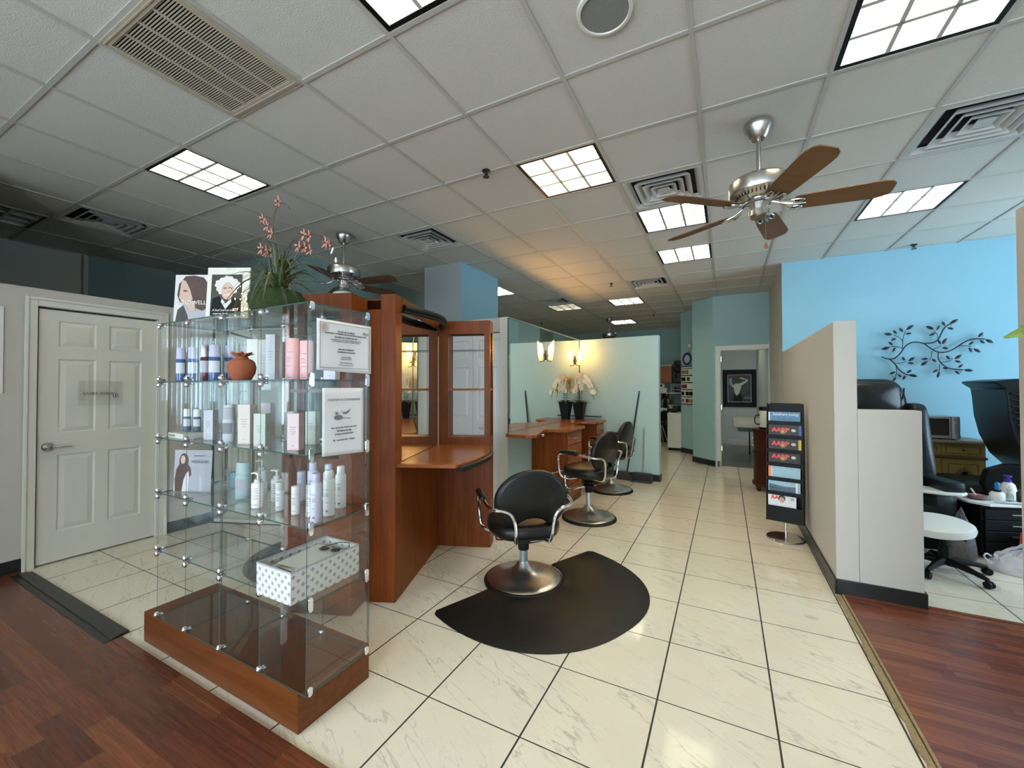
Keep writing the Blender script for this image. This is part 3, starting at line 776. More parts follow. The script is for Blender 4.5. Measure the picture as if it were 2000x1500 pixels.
blinds('white upright slat blind over the side window of the pedicure nook', (4.56, 5.98), (4.56, 3.02), .62, 2.46, R(68))
blinds('white upright slat blind over the left side window', (-4.76, -2.28), (-4.76, -.32), .72, 2.12, R(48))

# ------------------------------------------------------------------ doors
def panel_leaf(name, w_, h_, th, cols, rows, m, parent, x0=0.0):
    """panelled leaf in local coordinates: width along x, front at y = 0"""
    b = MB(); cs = []
    cw = [w_*.14, w_*.72] if cols == 1 else None
    xs = [(w_*.14, w_*.86)] if cols == 1 else [(w_*.145, w_*.445), (w_*.555, w_*.855)]
    zs = rows
    # stiles and rails
    ed = [0] + [v for p in xs for v in p] + [w_]
    for k in range(0, len(ed), 2): b.box(x0+ed[k], x0+ed[k+1], 0, th, 0, h_)
    ez = [0] + [v for p in zs for v in p] + [h_]
    for xa, xb in xs:
        for k in range(0, len(ez), 2): b.box(x0+xa, x0+xb, 0, th, ez[k], ez[k+1])
        for za, zb in zs:
            A = [(xa, za), (xb, za), (xb, zb), (xa, zb)]; i1, i2 = .012, .045
            def rg(i, y): return [(x0+xa+i, y, za+i), (x0+xb-i, y, za+i), (x0+xb-i, y, zb-i), (x0+xa+i, y, zb-i)]
            r0, r1, r2 = rg(0, .001), rg(i1, .011), rg(i2, .002)
            for ra, rb in ((r0, r1), (r1, r2)):
                for k in range(4): b.quad(ra[k], ra[(k+1)%4], rb[(k+1)%4], rb[k])
            b.quad(*r2)
    return obj(name, b, m, parent, world=False, smooth=0)
rows6 = [(.235, .855), (1.03, 1.635), (1.73, 1.945)]
d1 = bpy.data.objects.new('door_1', None); COL.objects.link(d1); d1.location = (-4.815, 1.115, .012); d1.rotation_euler = (0, 0, R(90)); d1['kind'] = 'structure'
panel_leaf('leaf', .75, 2.028, .035, 2, rows6, 'white_paint', d1)
b = MB()
def casing(b, w_, h_, cw, y0, y1, y2):
    for x0, x1 in ((-cw, 0), (w_, w_+cw)):
        b.box(x0, x1, y0, y1, -.012, h_+cw)
    b.box(0, w_, y0, y1, h_, h_+cw)
    for x0, x1 in ((-cw, -cw+.02), (w_+cw-.02, w_+cw)): b.box(x0, x1, y2, y0, -.012, h_+cw)
    b.box(-cw+.02, w_+cw-.02, y2, y0, h_+cw-.02, h_+cw)
casing(b, .775, 2.045, .068, -.030, -.0155, -.042)
for x0, x1 in ((-.012, -.002), (.7625, .7745)): b.box(x0, x1, -.0155, .02, -.012, 2.04)
m_ = Matrix.Translation((-.012, 0, 0)); b.bm.transform(m_)
obj('door_frame', b, 'white_paint', d1, world=False, smooth=0, bevel=.004)
hd = MB(); rx = Matrix.Rotation(R(90), 4, 'X')
hd.lathe([(0, 0), (.034, 0), (.036, .006), (.030, .014), (.014, .018), (.012, .045), (.016, .05), (.016, .062), (0, .064)], (.055, 0, .925), 24, rx)
hd.tube([(.058, -.052, .925), (.10, -.056, .927), (.15, -.054, .923), (.175, -.048, .920)], [.010, .009, .008, .006], 10)
obj('door_handle', hd, 'nickel', d1, world=False)
# sign in a plastic sleeve on the door
t = thing('door_sign', 'small quiet-zone notice in a creased clear sleeve taped to the white door', 'sign', (-4.79, 1.475, 1.26))
o_ = (-4.7965, 1.475, 1.363); U, V_ = (0, 1, 0), (0, 0, 1)
flat('sleeve', rect(-.142, .142, -.107, .108), (-4.795, 1.475, 1.365), U, V_, .002, 'film', t)
text('QUIET ZONE', .029, (-4.7955, 1.46, 1.360), U, V_, 'ink', t, font_scale=1.15)
flat('emblem', ell(.095, -.02, .020, .022), o_, U, V_, .0016, 'ink_g', t)
flat('emblem_center', ell(.095, -.02, .013, .015), o_, U, V_, .0026, 'white', t)
flat('emblem_mark', [(.087,-.028),(.103,-.028),(.099,-.014),(.095,-.006),(.091,-.014)], o_, U, V_, .0036, 'ink', t)
flat('tape', [(.05,.10),(.14,.10),(.12,.03),(.085,.0)], o_, U, V_, .0045, 'film', t)
flat('tape', rect(-.14,-.10,-.06,.1), o_, U, V_, .0045, 'film', t)
# framed print at the very left
t = thing('wall_poster', 'pale blue-white poster at the left edge of the photo beside the white door', 'poster', (-4.79, .75, 1.37))
b = MB(); b.box(-4.7995, -4.785, .52, .932, 1.37, 2.02); obj('frame', b, 'white', t, smooth=0, bevel=.002)
b = MB(); b.box(-4.785, -4.783, .535, .917, 1.385, 2.005); obj('print', b, 'paper', t, smooth=0)

# closet folding doors behind the styling stations
for nm, x0, lw in (('door_2', -3.0, .38), ('door_3', -4.45, .375)):
    dd = bpy.data.objects.new(nm, None); COL.objects.link(dd); dd.location = (x0, 4.0, .01); dd['kind'] = 'structure'
    for k in range(2):
        panel_leaf('leaf', lw-.004, 2.01, .03, 1, rows6, 'closet_white', dd, x0=k*lw+.002)
    b = MB(); kx = (lw+.12) if nm == 'door_2' else .08
    b.lathe([(0, 0), (.008, 0), (.007, .012), (.015, .018), (.017, .026), (.010, .034), (0, .036)], (kx, 0, .93), 16, Matrix.Rotation(R(90), 4, 'X'))
    obj('door_knob', b, 'nickel', dd, world=False)
# doorway of the far room
dd = bpy.data.objects.new('door_5', None); COL.objects.link(dd); dd.location = (-.09, 8.05, 0); dd['kind'] = 'structure'
b = MB(); casing(b, .74, 2.05, .075, -.018, -.001, -.028)
b.box(0, .012, -.001, .10, .001, 2.05); b.box(.012, .7, -.001, .10, 2.038, 2.05)
obj('door_frame', b, 'white_paint', dd, world=False, smooth=0, bevel=.004)
for z in (.28, 1.0, 1.85):
    b = MB(); b.box(.012, .020, .02, .05, z, z+.09); b.cyl((.020, .05, 0), .008, z, z+.09, 10); obj('hinge', b, 'nickel', dd, world=False)

b = MB(); b.box(-4.80, -4.786, .88, 1.035, .001, .105); b.box(-4.80, -4.786, 1.96, 2.34, .001, .105); struct('baseboard_left', b, 'base_black', smooth=0)
# ------------------------------------------------------------------ glass display case
CX0, CX1, CY0, CY1 = -2.745, -1.500, 1.075, 1.400
LV = [.172, .530, .838, 1.134, 1.441, 1.757]
DX = [-2.742, -2.448, -2.132, -1.819, -1.503]
case = thing('display_case', 'tall glass-cube display case with chrome clips on a reddish wooden plinth', 'display case', (-2.12, 1.24, 0))
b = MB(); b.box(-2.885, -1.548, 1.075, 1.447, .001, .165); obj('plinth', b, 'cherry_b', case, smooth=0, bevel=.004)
def pane(name, x0, x1, y0, y1, z0, z1):
    """glass sheet: clear faces, dark green cut edges"""
    b = MB(); b.box(x0, x1, y0, y1, z0, z1); ds = [x1-x0, y1-y0, z1-z0]; k = ds.index(min(ds))
    b.bm.normal_update()
    for f in b.bm.faces:
        if abs(f.normal[k]) < .5: f.material_index = 1
    return obj(name, b, ['glass', 'glass_edge'], case, smooth=0)
for z in LV: pane('glass_shelf', CX0, CX1, CY0, CY1, z-.0025, z+.0025)
for i, x in enumerate(DX):
    for z0, z1 in zip(LV, LV[1:]): pane('glass_divider', x-.0022, x+.0022, CY0+.003, CY1-.008, z0+.003, z1-.003)
for z0, z1 in zip(LV, LV[1:]): pane('glass_back', CX0, CX1, CY1-.004, CY1, z0+.003, z1-.003)
# clips: knob shaped in the corners between panes, flat ovals on the near end
def clip(x, y, z, sx, up_, dn):
    b = MB()
    for s in ([1] if up_ else []) + ([-1] if dn else []):
        b.lathe([(0, 0), (.012, 0), (.0145, .004), (.0135, .013), (.008, .017), (0, .018)], (x, y-.004, z+s*.016), 16, Matrix.Rotation(R(90), 4, 'X'))
        b.cbox((x, y+.008, z+s*.009), (.022, .018, .014), bevel=.003)
    b.lathe([(.004, 0), (.0045, 0), (.0045, .002), (0, .003)], (x, y-.0215, z+(.016 if up_ else -.016)), 8, Matrix.Rotation(R(90), 4, 'X'))
    obj('glass_clip', b, 'chrome', case)
for j, z in enumerate(LV):
    for i, x in enumerate(DX[:-1]):
        clip(x+.012, CY0+.006, z, 1, j < 5, j > 0)
    for i, x in enumerate(DX[1:4]):
        b = MB(); s = 1 if j < 5 else -1
        b.lathe([(0, 0), (.010, 0), (.011, .004), (.010, .012), (0, .015)], (x+.012, CY1-.020, z+s*.013), 14, Matrix.Rotation(R(90), 4, 'X'))
        b.cbox((x+.012, CY1-.016, z+s*.008), (.016, .016, .012), bevel=.003)
        obj('glass_clip', b, 'chrome', case)
    for y in (CY0+.016, CY1-.018):
        b = MB(); hh = .030 if 0 < j < 5 else .013; zc = z + (0 if 0 < j < 5 else (.011 if j == 0 else -.013)); hh = hh if 0 < j < 5 else .019
        b.prism([(y+.0115*math.cos(a), zc + (hh-.0115 if math.sin(a) > 0 else -(hh-.0115)) + .0115*math.sin(a)) for a in [2*PI*k/20+.01 for k in range(20)]], -1.503, -1.492, Matrix(((0,0,1,0),(1,0,0,0),(0,1,0,0),(0,0,0,1))))
        obj('glass_clip', b, 'chrome', case, bevel=.002)

# --- goods on the shelves
def bottle(kind, x, y, z, d, h, label, cat='bottle', group=None, mats=None, rz=0):
    """kinds: flat, spray, pump, round, carton, jar"""
    t = thing('hair_product_' + {'flat':'bottle','spray':'spray_can','pump':'pump_bottle','round':'bottle','carton':'carton','jar':'jar'}[kind], label, cat, (x, y, z), rz, group)
    r = d/2; body, cap, lab = mats
    if kind == 'carton':
        b = MB(); b.box(-r, r, -r*.8, r*.8, 0, h); obj('box', b, body, t, world=False, smooth=0, bevel=.001)
        b = MB()
        for k, (zz, ww) in enumerate(((.62, .7), (.56, .5), (.50, .6), (.44, .35), (.12, .3))):
            b.box(-r*ww*.8, r*ww*.8, -r*.8-.0006, -r*.8, h*zz, h*zz+.002)
            b.box(r, r+.0006, -r*ww*.5, r*ww*.5, h*zz, h*zz+.002)
        obj('lettering', b, lab, t, world=False, smooth=0)
        return t
    b = MB()
    if kind == 'flat':
        b.lathe([(0,0), (r*.92,0), (r,.004), (r,h*.62), (r*.8,h*.66), (r*.8,h*.67), (0,h*.67)], seg=24, sy=.62)
        obj('body', b, body, t, world=False)
        b = MB(); b.lathe([(r*.72,h*.665), (r*.95,h*.67), (r*.90,h-.003), (r*.84,h), (0,h)], seg=24, sy=.62); obj('cap', b, cap, t, world=False)
        b = MB(); b.lathe([(r*1.012,h*.24), (r*1.012,h*.56)], seg=24, sy=.62)
        fs = [f for f in b.bm.faces if f.calc_center_median().y > -r*.25]; bmesh.ops.delete(b.bm, geom=fs, context='FACES')
        obj('product_label', b, lab, t, world=False)
    elif kind == 'spray':
        b.lathe([(0,0), (r*.96,0), (r,.003), (r,h*.76), (r*.93,h*.79), (r*.74,h*.815), (0,h*.815)], seg=24); obj('body', b, body, t, world=False)
        b = MB(); b.lathe([(r*.72,h*.81), (r*.74,h*.815), (r*.70,h*.985), (r*.62,h), (0,h)], seg=24); obj('cap', b, cap, t, world=False)
        b = MB(); zs_ = [.10,.115,.13,.30,.44,.47,.50,.58]
        for zz in zs_:
            wd = .5 if zz > .4 else .35
            for a in (-115, -60):
                c, s = math.cos(R(a)), math.sin(R(a)); b.cbox((r*c*1.003, r*s*1.003, h*zz), (.0012, r*wd*1.2, .0022), rz=R(a))
        obj('lettering', b, lab, t, world=False, smooth=0)
    elif kind == 'round':
        b.lathe([(0,0), (r*.95,0), (r,.003), (r,h*.70), (r*.97,h*.72), (0,h*.72)], seg=24); obj('body', b, body, t, world=False)
        b = MB(); b.lathe([(r*.9,h*.72), (r,h*.73), (r,h-.006), (r*.9,h), (0,h)], seg=24); obj('cap', b, cap, t, world=False)
        b = MB()
        for zz in (.14, .36, .42, .48, .56, .60):
            for a in (-118, -62):
                c, s = math.cos(R(a)), math.sin(R(a)); b.cbox((r*c*1.003, r*s*1.003, h*zz), (.0012, r*.7, .0022), rz=R(a))
        obj('lettering', b, lab, t, world=False, smooth=0)
    elif kind == 'pump':
        b.lathe([(0,0), (r*.95,0), (r,.004), (r,h*.66), (r*.9,h*.70), (r*.5,h*.72), (0,h*.72)], seg=24); obj('body', b, body, t, world=False)
        b = MB(); b.lathe([(r*.55,h*.70), (r*.6,h*.72), (r*.6,h*.80), (r*.2,h*.82), (r*.16,h*.93), (r*.4,h*.94), (r*.4,h), (0,h)], seg=16)
        b.tube([(0,0,h*.965), (-r*.8,0,h*.97), (-r*1.5,0,h*.945)], [r*.22, r*.18, r*.12], 8); obj('pump_head', b, cap, t, world=False)
        b = MB()
        for zz in (.10, .28, .36, .44, .50, .56):
            for a in (-118, -62):
                c, s = math.cos(R(a)), math.sin(R(a)); b.cbox((r*c*1.003, r*s*1.003, h*zz), (.0012, r*.7, .0022), rz=R(a))
        obj('lettering', b, lab, t, world=False, smooth=0)
    elif kind == 'jar':
        b.lathe([(0,0), (r*.95,0), (r,.003), (r,h*.6), (0,h*.6)], seg=24); obj('body', b, body, t, world=False)
        b = MB(); b.lathe([(r*.9,h*.6), (r*1.02,h*.62), (r*1.02,h*.97), (r*.9,h), (0,h)], seg=24); obj('lid', b, cap, t, world=False)
    return t
g1 = 'boxes and bottles on the top glass shelf'
z1 = LV[4]+.0027
BL = ('blue_liq', 'lav_cap', 'label')
bottle('flat', -2.683, 1.150, z1, .046, .186, 'blue bottle with grey cap, leftmost on the top glass shelf', 'bottle', g1, BL, R(50))
bottle('flat', -2.633, 1.187, z1, .052, .190, 'blue bottle second from left on the top glass shelf', 'bottle', g1, BL, R(50))
bottle('flat', -2.497, 1.180, z1, .046, .198, 'wine-red bottle with silvery cap among the blue bottles', 'bottle', g1, ('wine_liq', 'nickel', 'label'), R(50))
bottle('flat', -2.400, 1.180, z1, .056, .192, 'blue bottle with wide lavender cap just right of the wine-red bottle', 'bottle', g1, BL, R(50))
bottle('flat', -2.415, 1.262, z1, .054, .196, 'blue bottle with lavender cap half behind the terracotta pot', 'bottle', g1, BL, R(50))
bottle('carton', -2.410, 1.345, z1, .055, .195, 'grey carton standing behind the terracotta pot', 'carton', g1, ('grey_box', 'white', 'ink_g'), R(25))
bottle('carton', -2.285, 1.322, z1, .062, .229, 'tall cream carton right behind the terracotta pot', 'carton', g1, ('cream', 'white', 'ink_g'), R(25))
bottle('carton', -2.205, 1.335, z1, .060, .222, 'beige carton in the middle of the top glass shelf', 'carton', g1, ('beige_box', 'white', 'ink_g'), R(25))
bottle('carton', -1.852, 1.150, z1, .044, .209, 'pale grey tall carton left of the two pink ones', 'carton', g1, ('grey_box', 'white', 'ink_g'), R(25))
def pinkbox(x, y, h, label):
    t = thing('hair_product_tube', label, 'carton', (x, y, z1), R(25), g1); b = MB()
    b.lathe([(0,0), (.029,0), (.031,.003), (.031,h-.003), (.029,h), (0,h)], seg=24, sy=.75); obj('body', b, 'pink', t, world=False)
    b = MB()
    for zz, wd in ((.66,.026), (.54,.018), (.50,.02), (.44,.018), (.33,.02), (.12,.008), (.06,.018)): b.box(-.012, -.012+wd, -.0245, -.0238, h*zz, h*zz+.0022)
    obj('lettering', b, 'ink_g', t, world=False, smooth=0)
pinkbox(-1.782, 1.20, .193, 'rounded pink carton left of its shorter pink twin')
pinkbox(-1.730, 1.235, .182, 'slightly shorter pink carton near the end pane of the top shelf')
bottle('carton', -1.64, 1.30, z1, .056, .170, 'lilac carton behind the framed certificate on the end pane', 'carton', g1, ('lilac', 'white', 'ink_g'), R(25))
# terracotta pot with leafy lid
t = thing('terracotta_pot', 'round terracotta pot with a leafy crown lid on the top glass shelf', 'pot', (-2.065, 1.133, z1))
b = MB(); b.lathe([(0,0), (.036,0), (.040,.004), (.056,.035), (.060,.062), (.054,.088), (.042,.100), (.034,.104), (0,.104)], seg=32); obj('body', b, 'terracotta', t, world=False)
b = MB(); b.lathe([(.030,.103), (.026,.112), (.018,.118), (0,.122)], seg=20)
for k in range(12):
    a = 2*PI*k/12; c, s = math.cos(a), math.sin(a)
    b.leaf((.012*c, .012*s, .114), (.047*c, .047*s, .131 + .006*(k%2)), .020, nrm=(0,0,1), fold=.3)
obj('leafy_lid', b, 'terracotta', t, world=False, solid=.003)

g2 = 'cartons and bottles on the second glass shelf'
z2 = LV[3]+.0027
t = thing('flat_box', 'flat white product box lying at the left of the second glass shelf', 'box', (-2.63, 1.16, z2), R(-4))
b = MB(); b.box(-.09, .10, -.055, .07, 0, .028); obj('box', b, 'cream', t, world=False, smooth=0, bevel=.001)
text('KERASILK', .018, wm(t) @ Vector((-.035, -.0555, .014)), (math.cos(R(-4)), math.sin(R(-4)), 0), (0, 0, 1), 'ink_g', t)
bottle('flat', -2.668, 1.176, z2+.0285, .036, .126, 'small navy bottle with white cap, left of its twin on the flat box', 'bottle', g2, ('navy_p', 'white', 'label'), R(50))
bottle('flat', -2.608, 1.196, z2+.0285, .036, .124, 'small navy bottle with white cap, right of its twin on the flat box', 'bottle', g2, ('navy_p', 'white', 'label'), R(50))
bottle('carton', -2.40, 1.165, z2, .050, .155, 'grey-white carton left of the divider on the second shelf', 'carton', g2, ('grey_box', 'white', 'ink_g'), R(25))
bottle('carton', -2.50, 1.31, z2, .048, .175, 'rosy carton at the back of the second shelf', 'carton', g2, ('rose_box', 'white', 'ink_g'), R(25))
bottle('flat', -2.235, 1.165, z2, .058, .170, 'grey upright bottle between cartons on the second shelf', 'bottle', g2, ('grey_box', 'grey_p', 'ink_g'), R(25))
bottle('carton', -2.065, 1.160, z2, .060, .192, 'tallest beige carton on the second shelf', 'carton', g2, ('beige_box', 'white', 'ink_g'), R(25))
bottle('carton', -2.178, 1.33, z2, .052, .190, 'rose carton behind the tallest beige carton', 'carton', g2, ('rose_box', 'white', 'ink_g'), R(25))
bottle('carton', -1.925, 1.150, z2, .056, .152, 'sage and rose carton in the middle right of the second shelf', 'carton', g2, ('sage_box', 'white', 'ink_g'), R(25))
bottle('carton', -1.985, 1.330, z2, .050, .150, 'sage carton against the back pane of the second shelf', 'carton', g2, ('sage_box', 'white', 'ink_g'), R(25))
bottle('carton', -1.675, 1.145, z2, .052, .160, 'pink-beige carton rightmost on the second shelf, near the end pane', 'carton', g2, ('rose_box', 'white', 'ink_g'), R(25))
bottle('carton', -1.775, 1.30, z2, .050, .158, 'dark-sided sage carton behind the rightmost carton of the second shelf', 'carton', g2, ('sage_box', 'white', 'ink_g'), R(25))

g3 = 'sprays, pumps and bottles on the third glass shelf'
z3 = LV[2]+.0027
WH = ('white', 'white', 'ink_g'); LI = ('lilac', 'lav_cap', 'ink_g'); RO = ('white', 'lgrey_p', 'ink_g')
bottle('flat', -2.205, 1.220, z3, .078, .185, 'large teal-grey bottle on the third glass shelf', 'bottle', g3, ('teal_btl', 'teal_btl', 'grey_p'), R(25))
bottle('jar', -2.50, 1.345, z3, .060, .085, 'pale blue jar at the back of the third glass shelf', 'jar', g3, ('lblue', 'lblue', 'ink_g'))
bottle('round', -2.585, 1.345, z3, .038, .090, 'small white bottle partly behind the portrait card', 'bottle', g3, WH)
bottle('pump', -1.983, 1.165, z3, .056, .165, 'nearest white pump bottle on the third glass shelf', 'pump bottle', g3, RO, R(10))
bottle('pump', -2.187, 1.305, z3, .054, .185, 'tallest white pump bottle, behind the nearest one', 'pump bottle', g3, RO, R(10))
bottle('pump', -2.01, 1.275, z3, .054, .155, 'white pump bottle right of the divider, spout to the left', 'pump bottle', g3, RO, R(10))
bottle('round', -1.845, 1.185, z3, .038, .130, 'short round-capped white bottle right of the pump bottles', 'bottle', g3, RO)
bottle('round', -1.723, 1.180, z3, .037, .126, 'short pinkish-white bottle in front of the spray cans', 'bottle', g3, ('lgrey_p', 'lgrey_p', 'ink_g'))
bottle('round', -1.905, 1.335, z3, .040, .145, 'white-lilac bottle at the back left of the spray cans', 'bottle', g3, LI)
bottle('spray', -1.784, 1.310, z3, .049, .205, 'lilac spray can behind the nearest one', 'spray can', g3, LI)
bottle('spray', -1.545, 1.150, z3, .047, .205, 'nearest white spray can at the front corner of the third shelf', 'spray can', g3, LI)
bottle('spray', -1.722, 1.350, z3, .049, .196, 'white spray can half hidden at the back of the third shelf', 'spray can', g3, LI)
bottle('spray', -1.578, 1.240, z3, .050, .200, 'white spray can in the middle of the end row', 'spray can', g3, WH)
bottle('spray', -1.630, 1.345, z3, .048, .195, 'white spray can farthest right on the third shelf', 'spray can', g3, WH)
bottle('round', -1.635, 1.19, z3, .036, .140, 'short white bottle between the nearest spray can and the middle one', 'bottle', g3, RO)
# portrait card
t = thing('advert_card', 'pale grey hair-care card with a long-haired woman on the third shelf', 'card', (-2.55, 1.17, z3))
u = Vector((.93, .367, 0)); o_ = Vector((-2.70, 1.128, z3+.001)) + Vector((0,0,0)); v = (0, .04, 1)
flat('card', rect(0, .225, 0, .225), o_, u, v, .002, 'grey_p', t, th=.002)
flat('cloak', [(.012,.0),(.006,.06),(.014,.12),(.035,.155),(.075,.16),(.100,.125),(.104,.09),(.092,.075),(.078,.10),(.06,.06),(.052,.0)], o_, u, v, .0026, 'hair_p', t)
flat('dress', [(.052,.0),(.06,.06),(.075,.10),(.088,.11),(.095,.07),(.090,.0)], o_, u, v, .0029, 'lgrey_p', t)
flat('hair', ell(.057, .165, .028, .042), o_, u, v, .0031, 'hair_p', t)
flat('face', ell(.052, .172, .014, .023), o_, u, v, .0034, 'skin_p', t)
text('KERASILK', .022, o_ + u*.158 + Vector((0,0,.163)) , u, (0,0,1), 'ink_g', t).location = Vector((0,0,0)) - u.cross(Vector((0,0,1)))*-.004
text('PERSONALIZED', .009, o_ + u*.158 + Vector((0,0,.195)), u, (0,0,1), 'ink_g', t).location = u.cross(Vector((0,0,1)))*.004

# bottom shelf: jar pair and the patterned box
z4 = LV[1]+.0027
t = thing('storage_box', 'open patterned cloth storage box on the lowest glass shelf', 'box', (-1.665, 1.21, z4))
b = MB(); x0, x1, y0, y1, h, k = -1.785, -1.555, 1.045, 1.388, .128, .004
for a in ((x0,x1,y0,y0+k),(x0,x1,y1-k,y1),(x0,x0+k,y0+k,y1-k),(x1-k,x1,y0+k,y1-k)): b.box(*a, z4, z4+h)
b.box(x0+k, x1-k, y0+k, y1-k, z4, z4+.004)
obj('sides', b, 'dots', t, smooth=0)
b = MB()
for a in ((x0-.001,x1+.001,y0-.001,y0+k+.001),(x0-.001,x1+.001,y1-k-.001,y1+.001),(x0-.001,x0+k+.001,y0+k+.001,y1-k-.001),(x1-k-.001,x1+.001,y0+k+.001,y1-k-.001)): b.box(*a, z4+h-.002, z4+h+.004)
obj('rim', b, 'grey_p', t, smooth=0)
t = thing('paper_bundle', 'loose papers and foil lying in the patterned storage box', 'papers', (-1.67, 1.22, z4+.09))
b = MB()
for k, (dz, rz, tl) in enumerate(((.098, .05, .10), (.108, -.10, -.06), (.116, .14, .05))):
    b.cbox((-1.67+.008*k, 1.215, z4+dz), (.17, .28-.03*k, .0015), rz=rz, ry=tl)
obj('sheets', b, 'cream', t, smooth=0)
t = thing('sunglasses', 'dark folded sunglasses on the papers in the storage box', 'glasses', (-1.65, 1.30, z4+.125)); b = MB()
b.lathe([(0,0), (.024,0), (.026,.002), (0,.004)], (-1.665, 1.285, z4+.125), 18, None, 1, .8); b.lathe([(0,0), (.024,0), (.026,.002), (0,.004)], (-1.605, 1.298, z4+.125), 18, None, 1, .8)
obj('lenses', b, 'black', t); b = MB(); b.tube([(-1.69, 1.29, z4+.127), (-1.64, 1.35, z4+.138), (-1.60, 1.37, z4+.135), (-1.585, 1.36, z4+.115)], .002, 6); obj('temple', b, 'black', t)
t = thing('black_pouch', 'small black pouch at the bottom of the storage box', 'pouch', (-1.73, 1.10, z4+.005))
b = MB(); b.lathe([(0,0), (.035,.0), (.042,.02), (.035,.05), (.015,.062), (0,.065)], (-1.73, 1.105, z4+.005), 18, None, 1, .8); obj('pouch', b, 'black', t)

# notices taped on the end pane (facing +x)
def notice(name, label, y0, y1, z0, z1, x=-1.4995, sh=.01):
    t = thing(name, label, 'notice', (x, (y0+y1)/2, z0))
    mb = MB(); n = 14; vs_ = []
    for i in range(n+1):
        row = []
        for j in range(n+1):
            f, g_ = i/n, j/n
            bulge = .0012 + .004*g_*(1-g_) * (1-f) + .003*math.sin(5*f+3*g_)*f*(1-g_) + .002*max(0, f-.8)*max(0,.3-g_)*30
            row.append(mb.bm.verts.new((x+.003+abs(bulge), y0+(y1-y0)*f, z0+(z1-z0)*g_ - sh*f*(1-g_))))
        vs_.append(row)
    for i in range(n):
        for j in range(n): mb._f([vs_[i][j], vs_[i+1][j], vs_[i+1][j+1], vs_[i][j+1]])
    return t, mb
t, mb = notice('certificate', 'bordered state licence certificate taped on the end pane of the display case', 1.112, 1.402, 1.482, 1.697)
obj('sheet', mb, 'paper', t, solid=.0006)
yo, zo = 1.257, 1.589; xs = -1.4905
O = (xs, yo, zo); U2, V2 = (0, 1, 0), (0, 0, 1)
fr = []
b = MB()
for y0, y1, z0, z1_ in ((-.133,.133,.094,.096),(-.133,.133,-.096,-.094),(-.133,-.131,-.094,.094),(.131,.133,-.094,.094)): b.box(xs-.0008, xs, yo+y0, yo+y1, zo+z0, zo+z1_)
obj('border', b, 'ink_g', t, smooth=0)
flat('seal', ell(-.112, .074, .016, .017), O, U2, V2, .0004, 'skin_p', t); flat('seal_center', ell(-.112, .074, .009, .010), O, U2, V2, .0010, 'grey_p', t)
for s_, z_, sz in (('STATE OF FLORIDA', .062, .0105), ('DEPARTMENT OF BUSINESS AND PROFESSIONAL REGULATION', .052, .0078), ('BOARD OF COSMETOLOGY', .038, .0095), ('THE COSMETOLOGY SALON HEREIN HAS REGISTERED UNDER', .027, .0058), ('THE PROVISIONS OF CHAPTER 477, FLORIDA STATUTES', .020, .0058), ('SALON OF BEAUTY', -.014, .0098), ('COMMERCIAL BOULEVARD', -.026, .0078), ('LICENSE NUMBER', -.048, .0068), ('EXPIRATION DATE', -.056, .0068), ('Always verify licenses online', -.072, .0058), ('This license can only be used as issued', -.082, .0050)):
    text(s_, sz, (xs, yo, zo+z_), U2, V2, 'ink_g' if sz < .007 else 'ink', t)
text('dbpr', .019, (xs, yo+.108, zo+.068), U2, V2, 'ink_g', t)
t, mb = notice('paper_notice', 'white letter-size notice headed with a line on positivity, taped below the certificate', 1.140, 1.358, 1.120, 1.407)
obj('sheet', mb, 'paper', t, solid=.0006)
yo, zo = 1.248, 1.275; O = (xs, yo, zo)
text('POSITIVITY IS CONTAGIOUS', .0135, (xs, yo, zo+.080), U2, V2, 'ink_g', t)
flat('bird', [(-.02,.038),(-.008,.026),(.012,.028),(.034,.040),(.022,.022),(.010,.016),(-.006,.018)], O, U2, V2, .0004, 'ink_g', t)
flat('nest', ell(-.032, .004, .022, .011), O, U2, V2, .0004, 'ink_g', t); flat('twig', [(-.045,.001),(.035,-.004),(.035,-.001),(-.045,.004)], O, U2, V2, .0009, 'ink_g', t)
flat('chick', ell(-.040, .022, .006, .007), O, U2, V2, .0004, 'ink_g', t)
for s_, z_ in (('You control the choices you make', -.040), ('throughout the day', -.054), ('so keep moving forward', -.068), ('BE - someone\'s life - changer', -.094)): text(s_, .0098, (xs, yo, zo+z_), U2, V2, 'ink', t)

# --- on top of the case
zt = LV[5]+.0027
u = Vector((.886, .463, 0))
def card(name, label, cx, cy_, w_, h_, body, lean=.06):
    t = thing(name, label, 'poster', (cx, cy_, zt)); o = Vector((cx, cy_, zt+.001)) - u*w_/2
    n = u.cross(Vector((0,0,1)))
    V = Vector((0,0,1)) - n*lean; V.normalize()
    mb = MB(); A = [o, o+u*w_, o+u*w_+V*h_, o+V*h_]; B = [p - n*.010 for p in A]
    a = [mb.bm.verts.new(p) for p in A]; c = [mb.bm.verts.new(p) for p in B]; mb._f(a); mb._f(c[::-1])
    for i in range(4): mb._f([a[i], a[(i+1)%4], c[(i+1)%4], c[i]])
    obj('board', mb, body, t, smooth=0); return t, o, V
t, o, V = card('portrait_poster', 'poster of a woman with straight dark hair hiding her eye, left on the case top', -2.50, 1.115, .190, .250, 'lgrey_p')
flat('coat', [(.012,.0),(.02,.06),(.05,.095),(.10,.10),(.16,.085),(.186,.04),(.188,.0)], o, u, V, .0008, 'grey_p', t)
flat('coat_shade', [(.012,.0),(.02,.06),(.05,.085),(.075,.03),(.08,.0)], o, u, V, .0013, 'dark_p', t)
flat('hair', [(.030,.10),(.015,.14),(.022,.20),(.055,.242),(.10,.246),(.150,.235),(.176,.20),(.182,.14),(.180,.07),(.150,.055),(.115,.07),(.09,.10)], o, u, V, .0018, 'hair_p', t)
